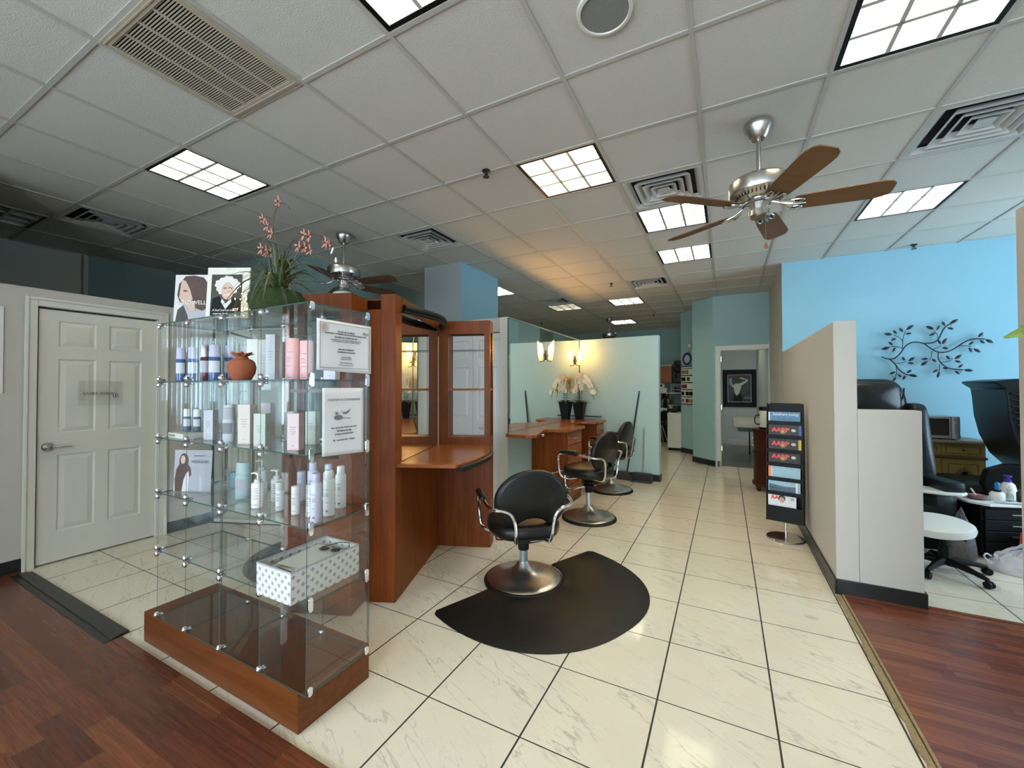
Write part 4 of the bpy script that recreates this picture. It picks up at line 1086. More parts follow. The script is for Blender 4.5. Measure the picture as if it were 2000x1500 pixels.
flat('face', [(.036,.225),(.030,.17),(.026,.125),(.045,.100),(.055,.085),(.085,.095),(.098,.12),(.082,.17),(.058,.215)], o, u, V, .0024, 'skin_p', t)
flat('neck', [(.075,.05),(.070,.095),(.11,.11),(.115,.055)], o, u, V, .0024, 'skin_p', t)
flat('eye', [(.045,.160),(.070,.156),(.066,.164),(.050,.168)], o, u, V, .0029, 'hair_p', t)
flat('mouth', [(.037,.112),(.055,.112),(.053,.118),(.040,.118)], o, u, V, .0029, 'rose_box', t)
text('GOLDWELL', .030, o + u*.092 + V*.098 + u.cross(V)*.0035, u, V, 'white', t)
t, o, V = card('quote_poster', 'cream-bordered dark poster of a white-haired elderly man, right on the case top', -2.235, 1.150, .215, .262, 'cream', .07)
flat('picture', rect(.022, .178, .012, .226), o, u, V, .0008, 'dark_p', t)
flat('coat', [(.024,.014),(.03,.10),(.065,.115),(.10,.06),(.14,.11),(.172,.09),(.176,.014)], o, u, V, .0013, 'black', t)
flat('collar', [(.075,.085),(.10,.045),(.128,.085),(.125,.10),(.10,.075),(.08,.10)], o, u, V, .0018, 'lgrey_p', t)
pts = []
for k in range(26):
    a = 2*PI*k/26; rr = 1 + .13*(k % 2) + .06*math.sin(5*a); pts.append((.104+.058*rr*math.cos(a), .168+.046*rr*math.sin(a)))
flat('hair', pts, o, u, V, .0020, 'lgrey_p', t)
flat('face', ell(.106, .140, .031, .045), o, u, V, .0025, 'skin_p', t)
flat('moustache', [(.088,.118),(.106,.128),(.126,.118),(.120,.113),(.106,.119),(.092,.113)], o, u, V, .0030, 'lgrey_p', t)
flat('brow', [(.085,.156),(.101,.158),(.101,.153),(.085,.150)], o, u, V, .0030, 'dark_p', t); flat('brow', [(.112,.158),(.128,.156),(.128,.150),(.112,.153)], o, u, V, .0030, 'dark_p', t)
text('A bad haircut makes', .0155, o + u*.100 + V*.040 + u.cross(V)*.0035, u, V, 'white', t)
text('anyone look stupid.', .0155, o + u*.100 + V*.023 + u.cross(V)*.0035, u, V, 'white', t)
# fairy lights beside the poster
t = thing('fairy_lights', 'tangle of tiny warm fairy lights between the posters and the mossy planter', 'string lights', (-2.06, 1.16, zt))
rnd = random.Random(5); pts = []
for k in range(26):
    f = k/25; c = Vector((-2.10-.10*rnd.random(), 1.13+.02*rnd.random(), zt+.006)) + Vector((.07*f, .03*f, 0)) + Vector((0,0,1))*(.15*rnd.random()*(1-.3*f))
    pts.append(c)
b = MB(); b.tube(pts, .0007, 5); obj('wire', b, 'stem', t)
b = MB()
for p in pts: b.lathe([(0,-.002), (.002,0), (0,.002)], p + Vector((0,-.002,0)), 8)
obj('bulbs', b, 'bead', t)
# planter
t = thing('orchid_planter', 'moss-covered bowl of grassy orchids on top of the glass case', 'plant', (-1.93, 1.22, zt))
b = MB(); b.lathe([(0,.001), (.085,.002), (.112,.018), (.126,.055), (.122,.090), (.105,.112), (.075,.122), (0,.126)], (-1.93, 1.22, zt), 40)
for v_ in b.bm.verts: v_.co += Vector((rnd.uniform(-1,1), rnd.uniform(-1,1), rnd.uniform(-1,1)))*.0022
obj('mossy_bowl', b, 'moss', t)
def strap(base, az, L, rise, droop, wd):
    p = []; n = 9
    for k in range(n):
        f = k/(n-1); r_ = L*f*(.55+.45*f); zz = rise*math.sin(min(1, f*1.25)*PI/2)*1.0 - droop*f**2.4
        p.append(Vector(base) + Vector((math.cos(az)*r_, math.sin(az)*r_, zz)))
    return p
def SB(A, *q): A.blade(strap(*q), q[-1])
A1, A2 = MB(), MB(); rnd = random.Random(11)
for k in range(46):
    az = 2*PI*k/46 + rnd.uniform(-.1,.1); bs = (-1.93+.03*math.cos(az), 1.22+.03*math.sin(az), zt+.115)
    big = k % 4 == 0
    A = A1 if k % 3 else A2
    SB(A, bs, az, rnd.uniform(.10, .19 if not big else .22), rnd.uniform(.10, .20), rnd.uniform(.03, .22), .020 if big else .005)
for k in range(26):
    az = rnd.uniform(0, 2*PI); bs = (-1.93+.02*math.cos(az), 1.22+.02*math.sin(az), zt+.115)
    SB(A1 if k % 2 else A2, bs, az, rnd.uniform(.03, .12), rnd.uniform(.16, .26), .01, .012 if k % 3 == 0 else .004)
for k in range(22):
    az = rnd.uniform(0, 2*PI); bs = (-1.93+.05*math.cos(az), 1.22+.05*math.sin(az), zt+.112)
    SB(A2 if k % 2 else A1, bs, az, rnd.uniform(.12, .17), rnd.uniform(.03, .08), rnd.uniform(.10, .17), .006)
for az, L, ri, dr in ((PI+.2, .17, .13, .03), (PI-.5, .15, .16, .02), (.1, .20, .13, .05), (.6, .18, .11, .02), (-.5, .15, .15, .03), (.25, .24, .10, .10)):
    SB(A1, (-1.93, 1.22, zt+.115), az, L, ri, dr, .026)
# long wisps that arch out of the bowl
for az, L, ri, dr in ((PI+.45, .36, .26, .10), (PI+.7, .25, .06, .24), (.25, .34, .20, .20), (-.35, .24, .05, .24), (PI+.55, .30, .22, .05), (.5, .30, .24, .12)):
    SB(A2, (-1.93, 1.22, zt+.115), az, L, ri, dr, .006)
obj('grass_leaves', A1, 'leaf', t, solid=.0006); obj('grass_leaves', A2, 'leaf_d', t, solid=.0006)
S1 = [(-1.93,1.22,zt+.11), (-1.925,1.225,zt+.24), (-1.935,1.215,zt+.34), (-1.955,1.21,zt+.43), (-1.95,1.215,zt+.50), (-1.925,1.22,zt+.545), (-1.90,1.225,zt+.548), (-1.875,1.235,zt+.530), (-1.865,1.238,zt+.515)]
S2 = [(-1.92,1.22,zt+.11), (-1.88,1.235,zt+.20), (-1.83,1.255,zt+.30), (-1.79,1.27,zt+.365), (-1.76,1.285,zt+.395), (-1.72,1.30,zt+.39), (-1.685,1.315,zt+.36), (-1.665,1.325,zt+.325)]
b = MB(); b.tube(S1, .0028, 6, smooth=1); b.tube(S2, .0028, 6, smooth=1); obj('flower_stem', b, 'stem', t)
def flower(c, s):
    b = MB(); c = Vector(c)
    for k in range(5):
        a = 2*PI*k/5 + rnd.uniform(-.3,.3); d_ = Vector((math.cos(a)*.9, -.35+.2*rnd.random(), math.sin(a)))
        b.leaf(c, c + d_*s, s*.42, nrm=(0,1,0), fold=.3, n=4)
    obj('blossom', b, 'petal_pink', t, solid=.0008)
    b = MB(); b.lathe([(0,-.004), (.005,0), (0,.006)], c + Vector((0,-.006,0)), 8)
    for k in range(3):
        a = rnd.uniform(0, 2*PI); b.leaf(c, c + Vector((math.cos(a), -.2, math.sin(a)))*s*1.15, s*.22, nrm=(0,1,0), n=3)
    obj('blossom_heart', b, 'hair_p', t, solid=.0006)
for c in ((-1.925,1.22,zt+.555), (-2.00,1.19,zt+.47), (-1.985,1.20,zt+.44), (-1.96,1.205,zt+.40), (-2.005,1.185,zt+.325), (-1.98,1.195,zt+.31), (-1.955,1.205,zt+.305), (-1.80,1.265,zt+.385), (-1.775,1.275,zt+.375), (-1.825,1.255,zt+.33), (-1.80,1.27,zt+.325), (-1.775,1.28,zt+.31), (-1.70,1.31,zt+.345), (-1.685,1.315,zt+.33)):
    flower(c, .030)
b = MB(); b.lathe([(0,0), (.005,-.01), (.006,-.022), (0,-.03)], (-1.652,1.33,zt+.275), 8); b.lathe([(0,0), (.004,-.01), (.005,-.03), (0,-.04)], (-1.662,1.325,zt+.325), 8, Matrix.Rotation(.5, 4, 'Y')); obj('bud', b, 'white', t)
# ------------------------------------------------------------------ back-to-back styling stations
TH = R(21.3)
JL = Vector((-2.280, 2.925, 0))
st = thing('styling_station', 'cherry-wood styling station with tall mirror and curved counter facing the near chair', 'styling station', tuple(JL), TH, 'back-to-back cherry styling stations')
AL, BLn, HT, TK = .975, .465, 2.015, .104
def L(n, b, m, parent=st, **kw): return obj(n, b, m, parent, world=False, **kw)
# long mirror panel: base, end post, frame around the mirror
b = MB(); b.box(-TK, 0, -AL+.105, 0, .001, .885); L('base_panel', b, 'cherry', smooth=0)
b = MB(); b.box(-TK, 0, -AL, -AL+.105, .001, HT+.012); L('end_post', b, 'cherry', smooth=0, bevel=.003)
b = MB(); b.box(-TK, -.012, -AL+.105, .0, .885, HT-.03)
# header with a sloping, slightly arched top
pr = [(-AL+.105, 1.945), (0, 1.925), (0, HT-.022), (-.35, HT+.005), (-AL+.105, HT+.008)]
b.prism(pr, -TK, .004, Matrix(((0,0,1,0),(1,0,0,0),(0,1,0,0),(0,0,0,1)))); L('mirror_frame', b, 'cherry', smooth=0)
b = MB(); b.box(-.0115, -.004, -AL+.112, -.012, .90, 1.945); L('mirror', b, 'mirror', smooth=0)
b = MB(); b.box(-.0115, -.002, -AL+.1055, -AL+.112, .90, 1.945); L('mirror_edge', b, 'black', smooth=0)
def arc(x0, bow, y0, y1, z, n=14):
    return [(x0 + bow*math.sin(PI*k/n), y0+(y1-y0)*k/n, z) for k in range(n+1)]
pts = [(x+.018, y, z) for x, y, z in arc(.0, .13, -AL+.10, .02, 1.955)]
b = MB(); b.tube(pts, .021, 14); b.tube([(p[0]-.006, p[1], p[2]-.028) for p in pts], .013, 10); L('curved_rail', b, 'rubber')
# counter with a bowed front and its dark bumper rail
n = 12; front = [(.405 + .085*math.sin(PI*k/n) + .055*k/n, -AL+.06+(AL-.10)*k/n) for k in range(n+1)]
poly = [(0, -AL+.02), (.395, -AL+.03)] + front + [(BLn, 0), (0, 0)]
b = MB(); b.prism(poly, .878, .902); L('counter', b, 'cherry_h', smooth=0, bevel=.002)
b = MB(); b.tube([(x+.010, y, .868) for x, y in front], .021, 12); L('bumper_rail', b, 'rubber')
# shelf wing, open to both sides
D = .175
b = MB(); b.box(0, BLn, .001, D, .001, .965); L('wing_base', b, 'cherry', smooth=0)
for x0, x1, y0, y1, nm in ((0,.085,.0,.03,'wing_post'),(BLn-.052,BLn,.0,.03,'wing_post'),(.005,.085,.03,D,'wing_side'),(BLn-.052,BLn,D-.035,D,'wing_post')):
    b = MB(); b.box(x0, x1, y0, y1, .965, HT-.015); L(nm, b, 'cherry', smooth=0)
b = MB(); b.box(.03, BLn-.02, 0.0005, .022, 1.885, HT-.0155); b.box(.085, BLn-.052, D-.022, D-.0005, 1.885, HT-.0155); b.box(BLn-.020, BLn-.0005, .03, D-.035, 1.90, HT-.0155); b.box(.03, BLn-.02, .022, D-.022, HT-.03, HT-.0155)
L('wing_header', b, 'cherry', smooth=0)
b = MB(); b.box(.03, BLn-.004, .004, D-.004, 1.378, 1.398); L('wood_shelf', b, 'cherry_h', smooth=0)
b = MB(); b.box(.031, BLn-.006, .032, D-.006, 1.738, 1.744)
for f in b.bm.faces:
    f.material_index = 1 if abs(f.calc_center_median().z-1.741) < .002 else 0
L('glass_shelf', b, ['glass', 'glass_edge'], smooth=0)
b = MB(); b.box(0, .0006+BLn, .0, .001, .60, .62) if False else None
b2 = MB(); b2.lathe([(0,0), (.030,0), (.026,-.012), (0,-.014)], (.25, .09, HT-.031), 20); L('downlight', b2, 'cream')
# its twin, turned half round behind it
c0 = Vector((-TK, -AL/2, 0)); rot = Matrix.Rotation(TH, 4, 'Z')
J2 = JL + rot @ (Vector((-2*TK, -AL, 0)))
dup(st, tuple(J2), TH+PI, 'back-side cherry station turned the other way, partly seen through the glass case')

# tall mirror panel at the end of the left wall
t = thing('standing_mirror', 'tall mirror panel standing on the floor behind the glass case, beside the left wall', 'mirror', (-4.27, 2.52, 0), R(20.5))
b = MB(); b.box(-.53, .55, 0.0, .03, .012, 2.02); obj('backing', b, 'white_paint', t, world=False, smooth=0)
b = MB(); b.box(-.515, .55, -.006, 0, .045, 2.01); obj('glass', b, 'mirror', t, world=False, smooth=0)
b = MB(); b.box(-.535, -.515, -.012, .03, .001, 2.022); b.box(-.515, .55, -.010, .03, .001, .012); obj('frame', b, 'decor', t, world=False, smooth=0)

# ------------------------------------------------------------------ styling chairs
def make_chair(label, lift):
    t = thing('styling_chair', label, 'salon chair', (0,0,0), 0, 'black and chrome styling chairs')
    def P(n, b, m, **kw): return obj(n, b, m, t, world=False, **kw)
    b = MB(); b.lathe([(0,.001), (.288,.001), (.290,.012), (.280,.024), (0,.024)], seg=48); P('rubber_ring', b, 'rubber')
    b = MB(); b.lathe([(0,.020), (.262,.020), (.268,.028), (.258,.036), (.21,.046), (.15,.060), (.10,.078), (.068,.100), (.050,.125), (.040,.142), (0,.142)], seg=56); P('base', b, 'steel')
    b = MB(); b.lathe([(.0,.14), (.030,.14), (.030,.27+lift*.6), (0,.27+lift*.6)], seg=28); P('column', b, 'steel_tube')
    zc = .236+lift*.55
    b = MB(); b.lathe([(0,zc-.01), (.038,zc-.01), (.040,zc), (.040,zc+.045), (.056,zc+.05), (.056,zc+.068), (.044,zc+.075), (.058,zc+.095), (.054,zc+.105), (.036,zc+.115), (.034,.355+lift), (0,.355+lift)], seg=24); P('pump_collar', b, 'rubber')
    s = .36+lift
    b = MB(); b.box(-.13, .13, -.10, .12, s-.02, s+.005); P('seat_bracket', b, 'black', smooth=0)
    # seat: rounded cushion, narrower at the back
    b = MB(); n = 36; top = []
    def prof(k, e):
        a = 2*PI*k/n; c_, s_ = math.cos(a), math.sin(a); q = .72
        x = math.copysign(abs(c_)**q, c_)*(.248+e); y = math.copysign(abs(s_)**q, s_)*(.240+e)
        x *= 1 - .12*max(0, -y/.24); return x, y
    rings = []
    for e, z in ((-.03, s), (.0, s+.010), (.012, s+.035), (.012, s+.070), (.0, s+.095), (-.03, s+.108), (-.12, s+.114), (-.2, s+.112)):
        rings.append([b.bm.verts.new((*prof(k, e), z)) for k in range(n)])
    for A_, B_ in zip(rings, rings[1:]):
        for k in range(n): b._f([A_[k], A_[(k+1)%n], B_[(k+1)%n], B_[k]])
    b._f(rings[0][::-1]); b._f(rings[-1]); P('seat', b, 'leather', smooth=60)
    # back: oval pad, hollowed at the bottom, leaning slightly
    b = MB(); n = 44; out = []
    for k in range(n):
        a = 2*PI*k/n - PI/2; x = .262*math.cos(a); z = .215*math.sin(a)
        if a < -PI/2 + .0: pass
        out.append((x, z))
    pts = []
    for x, z in out:
        if z < -.12 and abs(x) < .13: z = -.205 + .085*math.sqrt(max(0, 1-(x/.13)**2)) + .0
        pts.append((x, z))
    zc2 = s + .275; rings = []
    for e, dy in ((.86, -.030), (.97, -.022), (1.0, 0), (.97, .022), (.86, .032), (.5, .036)):
        ring = []
        for x, z in pts:
            xx, zz = x*e, z*e + (.0 if e > .8 else .0)
            y = -.215 + dy - .10*(zz) + .35*xx*xx
            ring.append(b.bm.verts.new((xx, y, zc2+zz)))
        rings.append(ring)
    for A_, B_ in zip(rings, rings[1:]):
        for k in range(n): b._f([A_[k], A_[(k+1)%n], B_[(k+1)%n], B_[k]])
    b._f(rings[0][::-1]); b._f(rings[-1]); P('backrest', b, 'leather', smooth=60)
    for sx in (-1, 1):
        b = MB(); r = .0115
        b.tube([(sx*.10,-.13,s-.014), (sx*.115,-.235,s-.012), (sx*.125,-.262,s+.03), (sx*.13,-.272,s+.13), (sx*.15,-.276,s+.20), (sx*.20,-.272,s+.232), (sx*.265,-.255,s+.240), (sx*.300,-.20,s+.246), (sx*.310,-.05,s+.262), (sx*.308,.14,s+.262), (sx*.305,.185,s+.235), (sx*.295,.185,s+.12), (sx*.285,.17,s+.02), (sx*.265,.12,s-.010), (sx*.14,.05,s-.012)], r, 10, smooth=2)
        P('arm_tube', b, 'chrome')
        b = MB(); b.tube([(sx*.312,-.065,s+.270), (sx*.312,-.05,s+.272), (sx*.311,.02,s+.276), (sx*.310,.125,s+.276), (sx*.309,.150,s+.270)], [.016,.023,.025,.024,.015], 14); P('arm_pad', b, 'leather')
    b = MB(); z0 = zc+.03
    for sx in (-1, 1): b.tube([(sx*.03,.02,z0+.025), (sx*.09,.15,z0-.02), (sx*.125,.33,z0-.085), (sx*.125,.375,z0-.075), (sx*.125,.39,z0-.02), (sx*.125,.39,z0+.13)], .009, 8, smooth=1)
    b.tube([(-.125,.39,z0+.13), (.125,.39,z0+.13)], .009, 8); P('footrest', b, 'chrome')
    b = MB(); b.tube([(.03,-.01,z0+.03), (.17,.0,z0+.005), (.03,.015,z0-.01)], .006, 8); P('pump_lever', b, 'chrome')
    return t
ch = make_chair('nearest black styling chair seen from behind, standing in the notch of the black mat', 0.0)
ch.location = (-1.322, 2.690, 0); ch.rotation_euler = (0, 0, R(132-90))
c2 = make_chair('middle black styling chair facing the counter, chrome arm towards us', .10)
c2.location = (-1.315, 4.27, 0); c2.rotation_euler = (0, 0, R(166-90))
dup(c2, (-1.40, 5.56, 0), R(172-90), 'farthest black styling chair, half hidden behind the middle one, near the broom')

# anti-fatigue mats
def mat_poly(w_, d_, notch):
    pts = []; n = 40
    for k in range(n+1):
        a = PI*k/n; c_, s_ = math.cos(a), math.sin(a)
        pts.append((math.copysign(abs(c_)**.86, c_)*w_, .06 + (d_-.06)*abs(s_)**.90))
    # round the two outer corners
    left = [(-w_+.004, .035), (-w_+.03, .008)]; right = [(w_-.03, .008), (w_-.004, .035)]
    nt_ = [(notch*math.cos(PI*k/24), notch*math.sin(PI*k/24)) for k in range(24, -1, -1)]
    return pts + left + nt_ + right
def salon_mat(label, loc, rz, w_=.755, d_=.90, notch=.298):
    t = thing('salon_mat', label, 'mat', loc, rz, None); pl = mat_poly(w_, d_, notch); b = MB()
    n = len(pl)
    ctr = (0, d_*.45)
    lo = [b.bm.verts.new((x, y, .001)) for x, y in pl]
    m1 = [b.bm.verts.new((x, y, .006)) for x, y in pl]
    def ins(p, k):
        x, y = p; r_ = math.hypot(x, y)
        if r_ < notch*1.02: f = (notch+k*.35)/max(r_, .001); return (x*f, max(y*f, .012))
        dx, dy = ctr[0]-x, ctr[1]-y; q = math.hypot(dx, dy); return (x+dx/q*k, y+dy/q*k)
    in1 = [b.bm.verts.new((*ins(p, .055), .017)) for p in pl]
    for A_, B_ in ((lo, m1), (m1, in1)):
        for k in range(n): b._f([A_[k], A_[(k+1)%n], B_[(k+1)%n], B_[k]])
    b._f(in1); b._f(lo[::-1])
    bmesh.ops.triangulate(b.bm, faces=[f for f in b.bm.faces if len(f.verts) > 4])
    obj('mat', b, 'rubber', t, world=False, smooth=30); return t
salon_mat('black half-round rubber mat in front of the nearest styling chair', (-1.352, 2.737, 0), R(-113.1))
# round mat behind the case
t = thing('salon_mat', 'black round-ended rubber mat seen through the glass case, for the back station', 'mat', (-3.05, 2.33, 0), R(20)); b = MB()
b.lathe([(0,.014), (.50,.014), (.56,.006), (.565,.001), (0,.001)], seg=48); obj('mat', b, 'rubber', t, world=False)

# ------------------------------------------------------------------ ceiling fans
def make_fan(label, globe, bladem, th0):
    t = thing('ceiling_fan', label, 'ceiling fan', (0,0,0), 0, 'brushed nickel ceiling fans'); z = 0
    def P(n, b, m, **kw): return obj(n, b, m, t, world=False, **kw)
    b = MB(); b.lathe([(0,.0), (.078,.0), (.080,-.012), (.075,-.035), (.060,-.060), (.048,-.085), (.036,-.098), (0,-.100)], seg=40); P('canopy', b, 'nickel')
    b = MB(); b.lathe([(0,-.09), (.0125,-.09), (.0125,-.325), (0,-.325)], seg=18); P('downrod', b, 'nickel')
    b = MB(); b.lathe([(0,-.318), (.024,-.318), (.030,-.335), (.10,-.342), (.150,-.350), (.161,-.362), (.163,-.425), (.158,-.436), (.120,-.452), (.10,-.462), (.085,-.470), (0,-.470)], seg=56); P('motor_housing', b, 'nickel')
    b = MB()
    for k in range(36):
        a = 2*PI*k/36; b.cbox((.118*math.cos(a), .118*math.sin(a), -.4545), (.034, .006, .004), rz=a, ry=.45)
    P('vent_slots', b, 'black', smooth=0)
    b = MB(); b.lathe([(0,-.468), (.070,-.468), (.070,-.486), (.052,-.492), (.048,-.53), (.056,-.535), (.056,-.566), (.048,-.575), (0,-.578)], seg=36); P('switch_housing', b, 'nickel')
    for k in range(5):
        a = R(th0+72*k); rm = Matrix.Rotation(a, 4, 'Z'); pm = Matrix.Rotation(R(-13), 4, 'X')
        zb = -.515
        n = 12; up_, dn = [], []
        prof = [(.175,.052), (.20,.060), (.28,.066), (.40,.070), (.52,.074), (.575,.073), (.615,.060), (.634,.038)]
        poly = [(x, y) for x, y in prof] + [(.636, 0)] + [(x, -y) for x, y in prof[::-1]]
        mt = rm @ Matrix.Translation((0,0,zb)) @ pm
        b = MB(); b.prism(poly, -.003, .003, mt); bl = P('blade', b, bladem, smooth=0)
        # scrolled bracket
        b = MB()
        for sgn in (-1, 1):
            q = [(.085, .0, .030), (.115, sgn*.010, .014), (.145, sgn*.032, -.004), (.180, sgn*.048, -.010), (.225, sgn*.040, -.010), (.205, sgn*.018, -.010), (.175, sgn*.020, -.010)]
            b.tube([mt @ Vector(p) for p in q], .0065, 8, smooth=2)
        b.tube([mt @ Vector(p) for p in ((.06,0,.036), (.11,0,.016), (.17,0,-.008), (.235,0,-.010))], [.012,.010,.008,.006], 8, smooth=1)
        obj('blade_bracket', b, 'nickel', bl, world=False)
    if globe:
        b = MB(); b.lathe([(0,-.57), (.055,-.572), (.080,-.60), (.082,-.615), (.0,-.615)], seg=30); P('light_fitter', b, 'nickel')
        b = MB(); b.lathe([(.070,-.60), (.105,-.622), (.112,-.655), (.098,-.695), (.06,-.722), (0,-.730)], seg=36); P('glass_globe', b, 'shade')
    else:
        b = MB(); b.tube([(.03,-.02,-.57), (.032,-.022,-.74)], .0014, 6); P('pull_chain', b, 'nickel')
        b = MB(); b.lathe([(0,0), (.004,-.004), (.008,-.022), (.0065,-.036), (0,-.04)], (.032,-.022,-.738), 12); P('chain_pendant', b, 'terracotta')
    return t
f1 = make_fan('near ceiling fan with light oak blades and a pull chain', False, 'blade', 4)
f1.location = (.188, 2.869, CZ)
f2 = make_fan('left ceiling fan with white globe and walnut blades, behind the plant', True, 'blade_d', 8)
f2.location = (-3.53, 2.94, CZ)
f3 = dup(f2, (-2.41, 9.48, CZ), R(-12), 'farthest ceiling fan, seen above the mint partition')
# ------------------------------------------------------------------ far styling counter along the long mirror
t = thing('styling_counter', 'long cherry counter with two drawer towers along the wall mirror', 'counter', (-2.0, 5.2, 0))
zc = .905
poly = [(-2.130, 3.90), (-2.10, 3.85), (-1.86, 3.84), (-1.80, 3.87), (-1.775, 3.93), (-1.79, 4.02), (-1.90, 4.42), (-1.895, 4.50), (-1.66, 4.54), (-1.635, 4.57), (-1.625, 5.12), (-1.65, 5.15), (-1.86, 5.22), (-1.90, 5.30), (-1.90, 5.62), (-1.86, 5.70), (-1.66, 5.76), (-1.64, 5.79), (-1.635, 6.22), (-2.130, 6.22)]
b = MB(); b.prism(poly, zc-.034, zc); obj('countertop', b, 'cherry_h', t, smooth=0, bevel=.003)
for y0, y1 in ((4.57, 5.10), (5.80, 6.18)):
    b = MB(); b.box(-2.128, -1.675, y0, y1, .001, zc-.035); cb = obj('drawer_tower', b, 'cherry', t, smooth=0)
    for k in range(5):
        z0 = .08+k*.157
        b = MB(); b.box(-1.675, -1.660, y0+.012, y1-.012, z0, z0+.150); dr = obj('drawer', b, 'cherry_h', cb, smooth=0, bevel=.003)
        b = MB(); ym = (y0+y1)/2; b.tube([(-1.660, ym-.05, z0+.075), (-1.640, ym-.045, z0+.075), (-1.640, ym+.045, z0+.075), (-1.660, ym+.05, z0+.075)], .004, 6); obj('drawer_handle', b, 'nickel', dr)
b = MB(); b.lathe([(0,0), (.018,0), (.02,-.01), (.014,-.03), (.004,-.034)], (-1.86, 4.30, zc-.034), 14); obj('hook', b, 'chrome', t)
t = thing('wall_ledge', 'thin dark wooden ledge strip fixed on the mint partition behind the orchids', 'ledge', (-1.9, 6.42, .93))
b = MB(); b.box(-2.12, -1.76, 6.395, 6.428, .925, .943); obj('strip', b, 'bronze', t, smooth=0)
t = thing('wall_seam', 'dark vertical joint strip where the mirror meets the mint partition', 'trim strip', (-2.13, 6.44, .1))
b = MB(); b.box(-2.1345, -2.128, 6.436, 6.446, .94, 2.17); obj('strip', b, 'bronze', t, smooth=0)

# single-cup sconces fixed on the mirror (each looks double through its reflection)
def sconce(y, z, label, sc):
    t = thing('wall_sconce', label, 'wall lamp', (-2.13, y, z), 0, None); x = -2.0675; s = sc
    b = MB(); n = 28; rings = []
    for k_, zz, r_ in ((0, -.105, .020), (1, -.095, .024), (2, -.04, .030), (3, .02, .036), (4, .08, .040)):
        ring = []
        for i in range(n):
            a = 2*PI*i/n; dx = math.cos(a)
            zq = zz + (.055*dx + .03 if k_ == 4 else 0)
            ring.append(b.bm.verts.new((x + .012*(k_/4) + r_*dx*s, y + r_*math.sin(a)*s, z + zq*s)))
        rings.append(ring)
    for A_, B_ in zip(rings, rings[1:]):
        for k in range(n): b._f([A_[k], A_[(k+1)%n], B_[(k+1)%n], B_[k]])
    b._f(rings[0][::-1]); obj('glass_cup', b, 'sconce', t, solid=.0)
    b = MB(); b.lathe([(0,-.125), (.008,-.12), (.010,-.108), (.018,-.106), (0,-.104)], (x, y, z), 12); obj('finial', b, 'bronze', t)
    b = MB(); b.tube([(x-.012, y, z-.10), (-2.105, y, z-.115), (-2.122, y, z-.08), (-2.112, y, z-.03), (-2.124, y, z+.02), (-2.115, y, z+.05)], .005, 8, smooth=1)
    b.cbox((-2.129, y, z-.03), (.008, .035, .13), bevel=.002); b.tube([(x-.02, y, z-.02), (-2.12, y, z-.05)], .004, 6); obj('bracket', b, 'bronze', t)
    d = bpy.data.lights.new('sconce_bulb', 'POINT'); d.energy = 9.0; d.color = (1.0, .55, .16); d.shadow_soft_size = .03
    o = bpy.data.objects.new('sconce_bulb', d); o.location = (x+.01, y, z+.115) if False else (x+.012 - t.location.x, 0, .10); COL.objects.link(o); o.parent = t
sconce(5.03, 1.865, 'lit glass wall lamp on the mirror, nearer and larger of the two', 1.0)
sconce(6.22, 1.86, 'lit glass wall lamp on the mirror close to the mint partition', 1.0)

